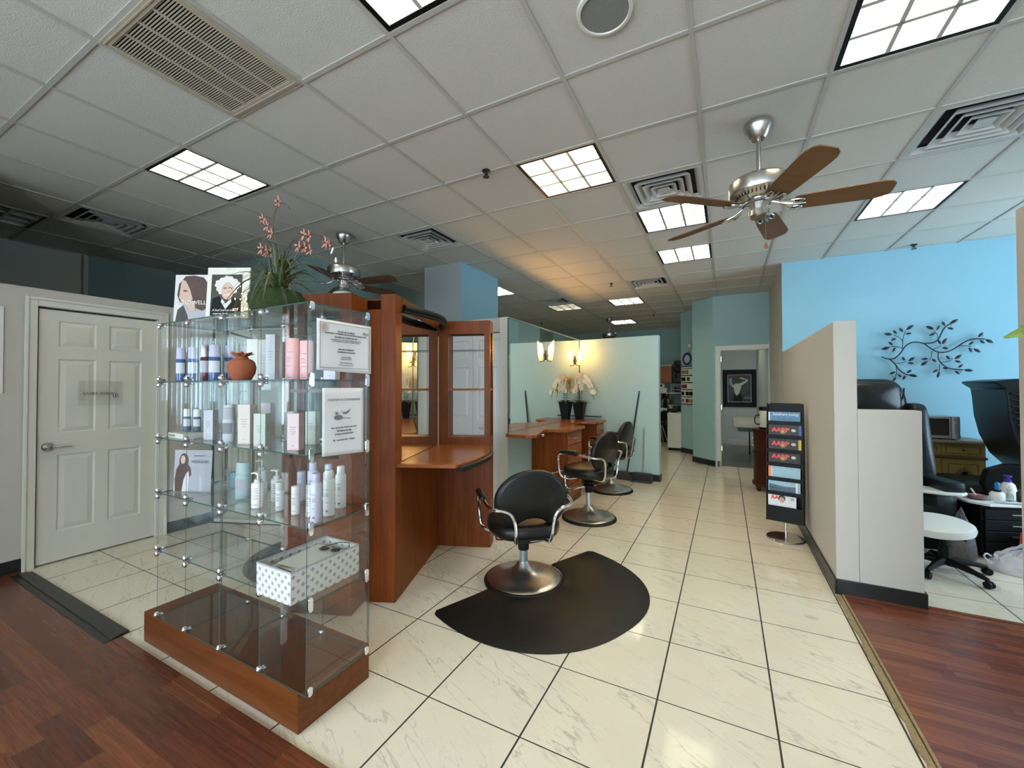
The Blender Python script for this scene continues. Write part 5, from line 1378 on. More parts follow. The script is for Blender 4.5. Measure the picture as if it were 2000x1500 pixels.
# white orchids in tall black pots
def orchid(label, x, y, flip):
    t = thing('potted_orchid', label, 'potted orchid', (x, y, zc+.0005)); z = zc+.0005
    b = MB(); b.prism([(-.052,-.052),(.052,-.052),(.052,.052),(-.052,.052)], 0, .004, Matrix.Translation((x, y, z)))
    n = 4; c = [(1,1),(-1,1),(-1,-1),(1,-1)]
    for k in range(4):
        p, q = c[k], c[(k+1)%4]
        for r0, z0, r1, z1_ in ((.052,0,.088,.27), (.088,.27,.080,.27), (.080,.27,.07,.20)):
            b.quad((x+p[0]*r0,y+p[1]*r0,z+z0),(x+q[0]*r0,y+q[1]*r0,z+z0),(x+q[0]*r1,y+q[1]*r1,z+z1_),(x+p[0]*r1,y+p[1]*r1,z+z1_))
    b.quad(*[(x+p[0]*.072, y+p[1]*.072, z+.24) for p in c]); obj('pot', b, 'black', t, smooth=0)
    b = MB(); rr = random.Random(2)
    for k in range(9):
        a = 2*PI*k/9 + rr.random()*.4; L_ = .13+.05*rr.random(); b.leaf((x+.02*math.cos(a), y+.02*math.sin(a), z+.26), (x+L_*math.cos(a), y+L_*math.sin(a), z+.31+.04*(k%2)), .055, sag=.06)
    obj('leaves', b, 'leaf_d', t, solid=.002)
    b = MB(); tips = []
    for k, (dx, dy, h) in enumerate(((.20,-.03,.60), (.14,.05,.66), (.05,-.08,.69), (-.05,.06,.66), (.17,.10,.62), (-.02,-.12,.64))):
        dx *= flip
        p = [(x+.02*math.cos(k), y+.02*math.sin(k), z+.25), (x+.03*math.cos(k)+dx*.05, y+dy*.1, z+.42), (x+dx*.25, y+dy*.3, z+h-.03), (x+dx*.55, y+dy*.6, z+h+.01), (x+dx*.85, y+dy*.9, z+h-.05), (x+dx*1.05, y+dy*1.1, z+h-.17), (x+dx*1.12, y+dy*1.15, z+h-.25)]
        b.tube(p, .003, 5, smooth=1); tips.append(p)
    b.tube([(x-.07, y, z+.335), (x+.08, y, z+.335)], .003, 5); obj('flower_stems', b, 'leaf_d', t)
    k = 0
    for p in tips:
        pv = [Vector(q) for q in p]
        for f in (2.0, 2.4, 2.8, 3.2, 3.6, 4.0, 4.4, 4.8, 5.2):
            i = min(int(f), 5); c_ = pv[i].lerp(pv[i+1], f-i) + Vector((rr.uniform(-.02,.02), rr.uniform(-.02,.02), rr.uniform(-.025,.01)))
            b = MB(); a0 = rr.random()*2; nr = Vector((rr.uniform(-.5,.6), -1, rr.uniform(-.3,.3))).normalized(); s1 = nr.cross(Vector((0,0,1))).normalized(); s2 = s1.cross(nr)
            for m_ in range(5):
                a = a0+2*PI*m_/5; d_ = s1*math.cos(a)+s2*math.sin(a)+nr*.15; b.leaf(c_, c_+d_*.046, .042, nrm=tuple(nr), n=3, fold=.1)
            obj('blossom', b, 'petal_white', t); k += 1
    b = MB()
    for p in tips[:5]:
        e = Vector(p[-1]); b.lathe([(0,.012), (.008,0), (0,-.012)], e, 8); b.lathe([(0,.010), (.006,0), (0,-.010)], e+Vector((.01,0,-.035)), 8)
    obj('buds', b, 'leaf', t)
orchid('white orchid in a tall black square pot on the cherry counter', -2.02, 6.10, 1)

# broom and dustpan
t = thing('broom', 'dark long-handled broom leaning on the mint partition', 'broom', (-1.40, 6.30, 0))
b = MB(); b.tube([(-1.335, 6.27, .12), (-1.175, 6.385, 1.30)], .0125, 10); obj('handle', b, 'decor', t)
b = MB(); b.tube([(-1.175, 6.385, 1.30), (-1.170, 6.388, 1.345)], .0145, 10); obj('hanging_cap', b, 'blue_p', t)
b = MB(); 
b.prism([(-.095,0),(.14,0),(.125,.06),(.09,.125),(-.03,.125),(-.065,.06)], -.022, .022, Matrix.Translation((-1.40,6.27,.002)) @ Matrix(((.97,0,.25,0),(-.2,0,1,0),(0,1,0,0),(0,0,0,1)))); obj('brush_head', b, 'bristle', t, smooth=0)
t = thing('dustpan', 'grey upright dustpan with a pale stick, right of the broom', 'dustpan', (-1.12, 6.30, 0))
b = MB(); b.tube([(-1.105, 6.30, .12), (-1.10, 6.352, .80)], .010, 10); obj('stick', b, 'steel_tube', t)
b = MB(); m_ = Matrix.Translation((-1.115, 6.24, .002)) @ Matrix.Rotation(R(-5), 4, 'Z')
b.box(-.15, .15, -.08, .07, 0, .012, m_); b.box(-.15, -.14, -.06, .07, .012, .09, m_); b.box(.14, .15, -.06, .07, .012, .09, m_); b.box(-.15, .15, .06, .07, .012, .12, m_); b.box(-.12, .12, .0, .07, .105, .125, m_)
obj('pan', b, 'bristle', t, smooth=0, bevel=.006)
t['label'] = 'dark upright dustpan with a pale stick, right of the broom'

# ------------------------------------------------------------------ magazine stand
t = thing('magazine_rack', 'tall black pocketed magazine stand on a round chrome foot beside the half wall', 'magazine rack', (.478, 4.53, 0), math.atan2(-.266, .964))
def Q(n, b, m, **kw): return obj(n, b, m, t, world=False, **kw)
b = MB(); b.lathe([(0,.001), (.150,.001), (.155,.006), (.150,.014), (.10,.018), (0,.020)], seg=56); Q('foot', b, 'chrome')
b = MB(); b.tube([(0,.02,.018), (0,.02,.20)], .0085, 12); Q('pole', b, 'chrome')
W2 = .140
b = MB()
pr = [(.035,.155), (.06,.16), (.085,.70), (.060,1.235), (.035,1.24)]
for s in (-1, 1):
    b.prism([(-.055,.160), (.050,.150), (.088,.40), (.095,.70), (.078,1.0), (.058,1.235), (.035,1.25), (.02,1.245), (-.005,1.0), (-.025,.7), (-.045,.4)], s*W2-.004, s*W2+.004, Matrix(((0,0,1,0),(1,0,0,0),(0,1,0,0),(0,0,0,1))))
Q('side_panels', b, 'black', smooth=0)
b = MB(); b.prism([(-W2, .16), (W2, .15), (W2, 1.235), (W2-.02, 1.252), (-W2+.02, 1.252), (-W2, 1.235)], .050, .058, Matrix(((1,0,0,0),(0,0,1,0),(0,1,0,0),(0,0,0,1)))); Q('back_panel', b, 'black', smooth=0)
PK = [1.085, .955, .825, .70, .565, .435, .300]
yf = lambda z: -.052 + (z-.16)*.052
tops = [1.175, 1.052, .925, .805, .68, .555, .420]
for k, z in enumerate(PK):
    b = MB(); y = yf(z); zlow = .16
    b.box(-W2+.004, W2-.004, y-.004, y, zlow if k == 6 else z-.034, z+.002); b.box(-W2+.004, W2-.004, y, .050, (zlow if k == 6 else z-.034), (zlow if k == 6 else z-.034)+.003)
    Q('pocket', b, 'black', smooth=0, bevel=.001)
tm = wm(t); ux = (tm.to_3x3() @ Vector((1,0,0)))
covers = [('blue Southern travel magazine in the top pocket of the stand', 'mag_blue', 0), ('dark magazine with big red letters, second pocket from the top', 'dark_p', 1), ('dark red-lettered magazine in front of a yellow one, third pocket', 'dark_p', 2), ('dark red-lettered magazine with white edge, fourth pocket from the top', 'dark_p', 3), ('pale blue magazine with an orange spine, fifth pocket', 'lblue', 4), ('magazine with a sea-view cover, sixth pocket', 'lblue', 5), ('white magazine with pink lettering in the lowest pocket', 'paper', 6)]
def mag(label, x0, x1, zb, zt_, y, tilt, body, group='magazines in the pocketed stand'):
    g = thing('magazine', label, 'magazine', tuple(tm @ Vector(((x0+x1)/2, y, zb))), t.rotation_euler.z, group)
    b = MB(); h = zt_-zb; w_ = x1-x0; m_ = Matrix.Rotation(tilt, 4, 'X')
    b.box(-w_/2, w_/2, 0, .006, 0, h, m_); obj('pages', b, 'paper', g, world=False, smooth=0)
    b = MB(); b.box(-w_/2, w_/2, -.001, 0, 0, h, m_); obj('cover', b, body, g, world=False, smooth=0)
    return g, h, w_
n_ = tm.to_3x3() @ Vector((0,-1,0)); vz = Vector((0,0,1))
for (lab, body, k), z, zt_ in zip(covers, PK, tops):
    y = yf(z)+.012; g, h, w_ = mag(lab, -.128 if k != 6 else -.13, .105 if k in (1,2,3) else (.122 if k != 6 else .09), z-.030, zt_-.004, y, 0, body)
    o = wm(g) @ Vector((0, -.0014, 0)); zz = h - .03
    def tx(s, sz, dx, dz, m, fs=1.0, bo=0): text(s, sz, o + ux*dx + vz*dz + n_*.0016, ux, vz, m, g, font_scale=fs, bold=bo)
    def fl(nm, pts, off, m): flat(nm, pts, o, ux, vz, off, m, g)
    if k == 0:
        tx('Southern Living', .034, .01, h-.022, 'white', .92, .0004); tx('THE', .010, .0, h-.046, 'navy_p'); tx("SOUTH'S BEST", .022, .012, h-.066, 'navy_p', .95, .0004)
        fl('spine', rect(-w_/2, -w_/2+.012, 0, h-.004), .0008, 'white')
    elif k in (1, 2, 3):
        fl('photo', rect(-w_/2+.004, w_/2-.004, 0, h-.055), .0008, 'dark_p')
        tx('AARP', .050, -.02, h-.045, 'red_text', 1.10, .0035)
        fl('portrait', ell(.0, h-.058, .026, .024), .0024, 'edge'); fl('portrait_hair', ell(.0, h-.058, .013, .012), .0032, 'orange_p')
        fl('badge', ell(w_/2-.034, h-.045, .018, .014), .0024, 'lgrey_p')
    elif k == 4:
        fl('spine', rect(-w_/2, -w_/2+.020, 0, h), .0008, 'orange_p'); fl('margin', rect(-w_/2+.020, -w_/2+.036, 0, h), .0008, 'lgrey_p')
    elif k == 5:
        fl('sky', rect(-w_/2+.006, w_/2-.036, .03, h-.006), .0008, 'lblue'); fl('sea', [(-w_/2+.006,.03),(w_/2-.036,.03),(w_/2-.036,h-.062),(0,h-.066),(-w_/2+.006,h-.050)], .0016, 'navy_p'); fl('shore', [(-w_/2+.006,.05),(-.02,.052),(-.04,h-.085),(-w_/2+.006,h-.075)], .0022, 'leaf_d'); fl('flap', rect(w_/2-.036, w_/2-.020, .02, h-.004), .0022, 'white')
    else:
        tx('AARP', .046, -.03, h-.040, 'red_text', 1.0, .002); fl('portrait_hair', ell(.0, h-.042, .027, .030), .0024, 'hair_p'); fl('portrait', ell(.0, h-.056, .020, .026), .0032, 'skin_p'); fl('badge', ell(w_/2-.030, h-.040, .016, .014), .0024, 'grey_p')
g, h, w_ = mag('blue magazine behind the dark one in the second pocket', -.11, .130, .919, 1.070, yf(.955)+.026, 0, 'blue_p')
g, h, w_ = mag('bright yellow magazine behind the dark one in the third pocket', -.125, .128, .789, .945, yf(.825)+.026, 0, 'yellow')
g, h, w_ = mag('white-edged dark magazine behind the one in the fourth pocket', -.13, .122, .664, .825, yf(.70)+.026, 0, 'dark_p')

# ------------------------------------------------------------------ dark demilune cabinet and drink dispenser
t = thing('console_cabinet', 'dark mahogany bow-fronted cabinet behind the magazine stand', 'cabinet', (.47, 6.55, 0))
n = 20; bow = [(.64, 6.86)] + [(.64-.325*math.sin(PI*k/n)**.8 if 0 < k < n else .64, 6.86-.62*k/n) for k in range(n+1)] + [(.64, 6.24)]
def bowp(s, z0, z1, m, nm, par):
    c = Vector((.64, 6.55)); b = MB(); p = [(max(min(.64, c.x+(x-c.x)*s), .2), c.y+(y-c.y)*s) for x, y in bow[1:-1]]
    b.prism(p, z0, z1); return obj(nm, b, m, par, smooth=30)
bowp(.96, .10, .80, 'darkwood', 'body', t); bowp(1.03, .80, .83, 'darkwood', 'top', t); bowp(1.02, .07, .11, 'darkwood', 'base_moulding', t); bowp(1.0, .50, .52, 'darkwood', 'moulding', t)
for x, y in ((.38, 6.42), (.38, 6.68), (.60, 6.30), (.60, 6.80)):
    b = MB(); b.lathe([(0,.001), (.018,.001), (.026,.02), (.026,.05), (.016,.075), (0,.075)], (x, y, 0), 14); obj('foot', b, 'darkwood', t)
for z in (.60, .70):
    b = MB(); b.lathe([(0,0), (.008,0), (.011,.012), (.008,.02), (0,.022)], (.335, 6.52, z), 10, Matrix.Rotation(R(-90), 4, 'Y')); obj('knob', b, 'nickel', t)
t = thing('drink_dispenser', 'cream drink dispenser with black lid and handle on the mahogany cabinet', 'dispenser', (.47, 6.53, .8305))
b = MB(); b.lathe([(0,0), (.075,0), (.078,.01), (.078,.025), (0,.025)], (.475, 6.53, .8305), 28); obj('base', b, 'black', t)
b = MB(); b.lathe([(0,.025), (.072,.025), (.074,.03), (.074,.25), (0,.25)], (.475, 6.53, .8305), 28); obj('body', b, 'cream', t)
b = MB(); b.lathe([(0,.25), (.078,.25), (.078,.295), (.07,.30), (0,.302)], (.475, 6.53, .8305), 28); obj('lid', b, 'black', t)
b = MB(); b.tube([(.405, 6.50, 1.02), (.36, 6.48, 1.02), (.345, 6.475, .98), (.345, 6.475, .92), (.36, 6.48, .895), (.405, 6.50, .895)], .007, 8, smooth=1); obj('handle', b, 'black', t)

# far treatment room
t = thing('framed_picture', 'black-framed picture of a dancing woman seen through the far doorway', 'picture', (.28, 11.19, 1.0))
yp = 11.2
xa, xb, za, zb = -.070, .640, .915, 1.815
b = MB()
for a in ((xa,xa+.07,za,zb),(xb-.075,xb-.005,za,zb),(xa+.07,xb-.075,za,za+.07),(xa+.07,xb-.075,zb-.07,zb)): b.box(a[0], a[1], yp-.035, yp-.001, a[2], a[3])
obj('frame', b, 'black', t, smooth=0, bevel=.008)
b = MB(); b.box(xa+.07, xb-.075, yp-.012, yp-.001, za+.07, zb-.07); obj('mount', b, 'black', t, smooth=0)
O = (xa+.105, yp-.0125, za+.12); U3 = (1,0,0); V3 = (0,0,1); wI, hI = .50, .66
flat('fillet', rect(0,wI,0,hI), O, U3, V3, .001, 'lgrey_p', t); flat('image', rect(.012,wI-.012,.012,hI-.012), O, U3, V3, .002, 'decor', t)
flat('background', [(.03,.4),(.16,.62),(.47,.62),(.47,.30),(.3,.2),(.1,.2)], O, U3, V3, .0028, 'leaf_d', t)
flat('figure_back', [(.12,.40),(.17,.45),(.26,.44),(.29,.36),(.24,.20),(.19,.14),(.15,.22)], O, U3, V3, .0036, 'cream', t)
flat('arm', [(.23,.44),(.26,.45),(.40,.52),(.26,.57),(.27,.60),(.44,.53),(.43,.50),(.29,.39)], O, U3, V3, .0042, 'cream', t)
flat('arm', [(.12,.40),(.08,.50),(.06,.49),(.09,.38),(.14,.34)], O, U3, V3, .0042, 'cream', t)
flat('hair', ell(.215, .53, .045, .045), O, U3, V3, .0044, 'hair_p', t)
flat('dress', [(.14,.23),(.19,.15),(.25,.22),(.31,.13),(.32,.02),(.11,.02)], O, U3, V3, .0048, 'black', t)
flat('glow', [(.03,.55),(.10,.60),(.09,.40),(.04,.42)], O, U3, V3, .0048, 'grey_p', t)
text('MG', .085, (xa+.105+.42, yp-.018, za+.12+.10), U3, V3, 'grey_p', t)
t = thing('treatment_bed', 'cream padded treatment bed end seen through the far doorway', 'bed', (.30, 9.2, 0))
b = MB(); b.cbox((.36, 9.3, .70), (.50, 1.1, .13), bevel=.045); obj('mattress', b, 'cream', t)
b = MB(); b.cbox((.38, 9.3, .60), (.36, .9, .08), bevel=.01); obj('under_frame', b, 'leaf_d', t)
for x, y in ((.50, 9.0), (.42, 9.7), (.55, 9.7)):
    b = MB(); b.tube([(x, y, .003), (x, y, .57)], .012, 8); obj('leg', b, 'black', t)

# clock, sensor and hair swatch boards on the angled wall
w0, w1 = Vector((-.56, 9.19, 0)), Vector((-.86, 9.5, 0)); du = (w0-w1).normalized(); dn = Vector((du.y, -du.x, 0)).normalized()
if dn.y > 0: dn = -dn
def wp(f, z, off): return w1 + du*f + Vector((0,0,z)) + dn*off
rotw = math.atan2(du.y, du.x)
cm = Matrix.Rotation(rotw, 4, 'Z') @ Matrix.Rotation(R(90), 4, 'X')
t = thing('wall_clock', 'round wall clock with a thick dark blue rim on the angled wall', 'clock', tuple(wp(.20, 2.0, 0)))
c = wp(.205, 1.995, .002)
b = MB(); b.lathe([(.085,.0), (.135,.0), (.137,.012), (.125,.028), (.100,.026), (.092,.014), (.085,.012)], c, 44, cm); obj('rim', b, 'blue_rim', t)
b = MB(); b.lathe([(0,.002), (.094,.002), (.094,.010), (0,.011)], c, 40, cm); obj('dial', b, 'lgrey_p', t)
b = MB()
for k in range(12):
    a = 2*PI*k/12; b.cbox(c + du*(.080*math.sin(a)) + Vector((0,0,.080*math.cos(a))) + dn*.012, (.004, .002, .010), rz=rotw)
obj('hour_marks', b, 'ink', t, smooth=0)
b = MB(); b.tube([c+dn*.015, c+dn*.015+Vector((0,0,-.072))], .002, 6); b.tube([c+dn*.015, c+dn*.015+Vector((0,0,-.045))+du*.012], .0028, 6); b.tube([c+dn*.015, c+dn*.015+Vector((0,0,.06))+du*-.008], .0012, 6); obj('hands', b, 'ink', t)
t = thing('wall_sensor', 'small white rounded sensor above the blue clock', 'sensor', tuple(wp(.33, 2.25, 0)))
b = MB(); b.lathe([(0,.0), (.028,.0), (.038,.02), (.036,.04), (.02,.06), (0,.064)], wp(.32, 2.275, .0), 20, cm, 1, 1.25); obj('sensor', b, 'white', t)
SW = [[('edge','edge','lam_sw','lam_sw','lam_sw2'), 0], [('black','black','black','white','hair_p','hair_p'), 0], [('wine_liq','wine_liq','wine_liq','wine_liq'), 0], [('black','black','white','black','black','hair_p','black','black'), 0], [('rose_sw','rose_sw','white','wine_liq','hair_p','edge','lam_sw','rose_sw'), 0]]
M['lam_sw'] = mat('swatch_blond', (.30, .25, .12), .6); M['lam_sw2'] = mat('swatch_dark_blond', (.20, .15, .08), .6); M['rose_sw'] = mat('swatch_rose', (.28, .14, .13), .6)
t = thing('swatch_display', 'black-edged wall board of white hair colour swatch trays under the blue clock', 'swatch board', tuple(wp(.14, 1.03, 0)))
b = MB(); m_ = Matrix.Translation(wp(.22, 0, 0)) @ Matrix.Rotation(rotw, 4, 'Z')
b.box(-.195, .195, -.012, -.001, 1.03, 1.845, m_); obj('board', b, 'black', t, smooth=0)
b = MB(); b.box(-.185, .185, -.020, -.0125, 1.80, 1.825, m_); obj('header_tray', b, 'white', t, smooth=0)
for k, (cols, _) in enumerate(SW):
    z1_ = 1.785 - k*.151
    b = MB(); b.box(-.185, .185, -.026, -.0125, z1_-.130, z1_, m_); tr = obj('swatch_tray', b, 'white', t, smooth=0, bevel=.003)
    for i, cc in enumerate(cols):
        if cc == 'white': continue
        b = MB(); b.box(-.170+i*.042, -.132+i*.042, -.032, -.0265, z1_-.108, z1_-.028, m_); obj('swatch', b, cc, tr, smooth=0)

# ------------------------------------------------------------------ colour-mixing corner at the very back
t = thing('wall_shelf', 'white wire wall shelf with a radio in the back corner', 'shelf', (-1.2, 11.5, 1.23))
b = MB(); b.box(-1.95, -.90, 11.55, 11.93, 1.225, 1.245); obj('shelf_board', b, 'white', t, smooth=0)
for x in (-1.75, -1.38, -1.0):
    b = MB(); b.tube([(x, 11.94, 1.06), (x, 11.62, 1.222)], .008, 6); obj('bracket', b, 'black', t)
b = MB(); b.box(-1.95, -.90, 11.60, 11.93, .905, .922); obj('shelf_board', b, 'grey_p', t, smooth=0)
t = thing('orange_cupboard', 'orange wood wall cupboard in the back corner', 'cupboard', (-1.5, 11.75, 1.6))
b = MB(); b.box(-1.98, -1.28, 11.60, 11.945, 1.52, 1.96); obj('carcass', b, 'orange_cab', t, smooth=0)
b = MB(); b.box(-1.975, -1.64, 11.585, 11.599, 1.53, 1.95); obj('door', b, 'orange_cab', t, smooth=0); b = MB(); b.box(-1.62, -1.285, 11.585, 11.599, 1.53, 1.95); obj('door', b, 'orange_cab', t, smooth=0)
b = MB(); b.box(-1.99, -1.27, 11.57, 11.945, 1.96, 2.0); obj('cornice', b, 'beige_box', t, smooth=0)
t = thing('radio_box', 'white carton under the small white radio', 'box', (-1.5, 11.7, 1.246)); b = MB(); b.box(-1.68, -1.42, 11.62, 11.85, 1.246, 1.37); b.box(-1.70, -1.40, 11.60, 11.87, 1.355, 1.375); obj('box', b, 'paper', t, smooth=0)
t = thing('radio', 'small white radio with dark screen on the back shelf', 'radio', (-1.55, 11.7, 1.376)); b = MB(); b.cbox((-1.56, 11.72, 1.436), (.18, .12, .115), bevel=.02); obj('casing', b, 'white', t)
b = MB(); b.cbox((-1.575, 11.657, 1.44), (.085, .006, .055)); obj('screen', b, 'black', t, smooth=0); b = MB(); b.tube([(-1.62,11.72,1.49), (-1.56,11.72,1.515), (-1.50,11.72,1.49)], .006, 6); obj('handle', b, 'white', t)
for k, (z, s_, lab) in enumerate(((1.246, 1, 'black folded cape at the bottom of the dark stack'), (1.47, .97, 'black folded towels above the letter rack'), (1.60, 1.02, 'lumpy black towel bundle in the middle of the dark stack'), (1.75, .95, 'black towel bundle near the top of the dark stack'), (1.92, .9, 'topmost black bundle of the dark stack beside the clock wall'))):
    t = thing('towel_bundle', lab, 'towels', (-1.08, 11.7, z), 0, 'black towels piled in the back corner'); b = MB(); rr = random.Random(k)
    b.cbox((-1.08 + rr.uniform(-.02,.02), 11.74, z+.07+.045*(k>0)), (.30*s_, .34, .13+.0*(k>0)+ (.085 if k == 0 else 0.)), bevel=.03)
    for v_ in b.bm.verts: v_.co += Vector((rr.uniform(-1,1), rr.uniform(-1,1), rr.uniform(-.5,.5)))*.010
    obj('cloth', b, 'leather', t)
t = thing('letter_rack', 'white wire letter rack holding dark folders on the back shelf', 'rack', (-1.24, 11.6, 1.246)); b = MB()
for z in (1.26, 1.34, 1.42, 1.47): b.tube([(-1.30, 11.565, z), (-1.0, 11.565, z-.02)], .006, 6)
b.tube([(-1.30, 11.565, 1.25), (-1.30, 11.565, 1.48)], .007, 6); obj('wires', b, 'white', t)
t = thing('white_cabinet', 'low off-white cabinet on a black base beside the far passage', 'cabinet', (-1.05, 9.9, 0))
b = MB(); b.box(-1.16, -.872, 9.62, 10.1, .06, .83); obj('body', b, 'cream', t, smooth=0, bevel=.006); b = MB(); b.box(-1.15, -.874, 9.64, 10.09, .001, .06); obj('plinth', b, 'black', t, smooth=0)
t = thing('hair_dryer', 'black hair tools lying on the off-white cabinet', 'hair dryer', (-1.0, 9.8, .831)); b = MB(); b.lathe([(0,-.10), (.035,-.10), (.04,-.02), (.03,.08), (.022,.10), (0,.10)], (-1.0, 9.80, .871), 14, Matrix.Rotation(R(75), 4, 'Y')); obj('barrel', b, 'black', t)
b = MB(); b.tube([(-.96, 9.80, .85), (-.93, 9.80, .92), (-.95, 9.8, .98)], .015, 8); obj('grip', b, 'black', t)
t = thing('dark_workbench', 'dark bench with a white towel in the back corner', 'bench', (-1.6, 10.9, 0))
b = MB(); b.box(-2.3, -1.10, 10.7, 11.3, .80, .86); obj('top', b, 'darkwood', t, smooth=0); b = MB(); b.box(-2.3, -1.12, 11.0, 11.3, .001, .80); obj('cabinet', b, 'vent_dark', t, smooth=0)
t = thing('white_towel', 'white towel draped on the dark bench', 'towel', (-1.5, 10.72, .86)); b = MB(); n = 12; g_ = [[b.bm.verts.new((-1.85+.55*i/n, 10.69 if j == 0 else 10.70+.18*(j-1)/3, (.80+.02*math.sin(i*1.3)) if j == 0 else .868+.008*math.sin(i*1.1+j))) for j in range(5)] for i in range(n+1)]
for i in range(n):
    for j in range(4): b._f([g_[i][j], g_[i+1][j], g_[i+1][j+1], g_[i][j+1]])
obj('cloth', b, 'white', t, solid=.004)
t = thing('chrome_stool', 'chrome-legged black stool under the dark bench', 'stool', (-1.40, 10.35, 0)); b = MB(); b.lathe([(0,.50), (.17,.50), (.18,.52), (.17,.57), (0,.575)], (-1.42, 10.35, 0), 24); obj('seat', b, 'leather', t)
for a in (0, 1.26, 2.5, 3.77, 5.0):
    b = MB(); b.tube([(-1.42+.05*math.cos(a), 10.35+.05*math.sin(a), .49), (-1.42+.19*math.cos(a), 10.35+.19*math.sin(a), .02)], .010, 8); b.lathe([(0,0),(.015,0),(.015,.018),(0,.02)], (-1.42+.19*math.cos(a), 10.35+.19*math.sin(a), .001), 8); obj('leg', b, 'chrome', t)
t = thing('potted_plant', 'small green and white potted plant on the dark bench', 'potted plant', (-1.20, 10.85, .861)); b = MB(); b.lathe([(0,0), (.035,0), (.05,.09), (.045,.095), (0,.09)], (-1.22, 10.85, .861), 16); obj('pot', b, 'beige_box', t)
b = MB(); rr = random.Random(9)
for k in range(22):
    a = rr.uniform(0, 2*PI); l_ = rr.uniform(.08, .17); b.leaf((-1.22, 10.85, .95), (-1.22+l_*math.cos(a), 10.85+l_*math.sin(a), .98+rr.uniform(.03,.22)), .035)
obj('foliage', b, 'leaf', t)
b = MB()
for k in range(4): b.leaf((-1.26+.02*k, 10.82, 1.0), (-1.29+.03*k, 10.78, 1.10+.02*k), .035)
obj('white_flowers', b, 'white', t)
t = thing('dark_flowers', 'dark vase of black and red flowers on the bench', 'flowers', (-1.36, 10.95, .861)); b = MB(); b.lathe([(0,0), (.04,0), (.05,.1), (.03,.2), (0,.2)], (-1.37, 10.95, .861), 14); obj('vase', b, 'black', t)
b = MB()
for k in range(20):
    a = rr.uniform(0, 2*PI); b.leaf((-1.37, 10.95, 1.06), (-1.37+.13*math.cos(a), 10.95+.1*math.sin(a), 1.10+rr.uniform(0,.16)), .06)
obj('foliage', b, 'black', t); b = MB()
for k in range(5): b.lathe([(0,-.015),(.018,0),(0,.02)], (-1.39+.02*k, 10.88, 1.10+.02*(k%3)), 8)
obj('red_petals', b, 'red', t)
# ------------------------------------------------------------------ pedicure nook
STEMS = [[(1.627, 1.756), (1.688, 1.724), (1.75, 1.732), (1.804, 1.801), (1.835, 1.87), (1.888, 1.912), (1.94, 1.916), (1.999, 1.897), (2.049, 1.84), (2.106, 1.793), (2.163, 1.784), (2.226, 1.807), (2.276, 1.849), (2.338, 1.903), (2.406, 1.928), (2.486, 1.919)], [(1.812, 1.841), (1.822, 1.921), (1.798, 1.973), (1.738, 2.007)], [(1.817, 1.921), (1.825, 1.991), (1.845, 2.05)], [(1.812, 1.851), (1.767, 1.873), (1.705, 1.876)], [(1.703, 1.723), (1.749, 1.671), (1.779, 1.599), (1.839, 1.543), (1.884, 1.537)], [(1.749, 1.676), (1.81, 1.677), (1.841, 1.698)], [(1.756, 1.65), (1.763, 1.559), (1.747, 1.519)], [(2.006, 1.896), (2.072, 1.896), (2.122, 1.929), (2.152, 2.03), (2.188, 2.086), (2.23, 2.107)], [(2.119, 1.925), (2.116, 1.993), (2.08, 2.035)], [(2.071, 1.824), (2.114, 1.842), (2.143, 1.865)], [(2.067, 1.809), (2.062, 1.741), (2.04, 1.702)], [(2.12, 1.788), (2.114, 1.719), (2.147, 1.65), (2.21, 1.6), (2.313, 1.588)], [(2.133, 1.68), (2.183, 1.678), (2.232, 1.706)], [(2.126, 1.66), (2.125, 1.582), (2.11, 1.553)], [(2.276, 1.851), (2.337, 1.853), (2.385, 1.843)]]
LEAVES = [(1.652, 2.027, 1.726, 2.012), (1.734, 2.063, 1.765, 2.015), (1.714, 1.942, 1.76, 1.97), (1.69, 1.928, 1.732, 1.89), (1.627, 1.844, 1.705, 1.866), (1.727, 1.809, 1.751, 1.864), (1.788, 2.085, 1.822, 2.037), (1.849, 2.06, 1.913, 2.111), (1.841, 2.01, 1.897, 2.019), (2.016, 2.089, 2.084, 2.049), (2.131, 2.09, 2.106, 2.038), (2.04, 1.983, 2.098, 2.006), (2.15, 2.133, 2.174, 2.082), (2.213, 2.104, 2.28, 2.147), (2.191, 2.062, 2.243, 2.039), (2.115, 1.93, 2.139, 1.875), (2.15, 1.879, 2.186, 1.945), (2.146, 1.84, 2.199, 1.828), (2.474, 1.99, 2.433, 1.941), (2.446, 1.911, 2.482, 1.867), (2.486, 1.914, 2.548, 1.873), (2.399, 1.895, 2.358, 1.859), (2.361, 1.835, 2.384, 1.777), (2.395, 1.819, 2.451, 1.774), (1.811, 1.75, 1.829, 1.704), (1.863, 1.698, 1.92, 1.741), (1.855, 1.678, 1.911, 1.671), (1.975, 1.714, 2.033, 1.724), (1.97, 1.645, 2.029, 1.693), (2.062, 1.716, 2.101, 1.681), (2.18, 1.751, 2.208, 1.702), (2.246, 1.71, 2.305, 1.756), (2.246, 1.691, 2.297, 1.67), (2.064, 1.564, 2.114, 1.597), (2.147, 1.616, 2.199, 1.605), (2.102, 1.504, 2.125, 1.568), (2.273, 1.613, 2.314, 1.65), (2.248, 1.58, 2.285, 1.54), (2.317, 1.588, 2.391, 1.577), (1.697, 1.55, 1.748, 1.58), (1.723, 1.468, 1.755, 1.519), (1.77, 1.549, 1.8, 1.513), (1.815, 1.483, 1.831, 1.533), (1.843, 1.563, 1.892, 1.595), (1.861, 1.542, 1.939, 1.521)]
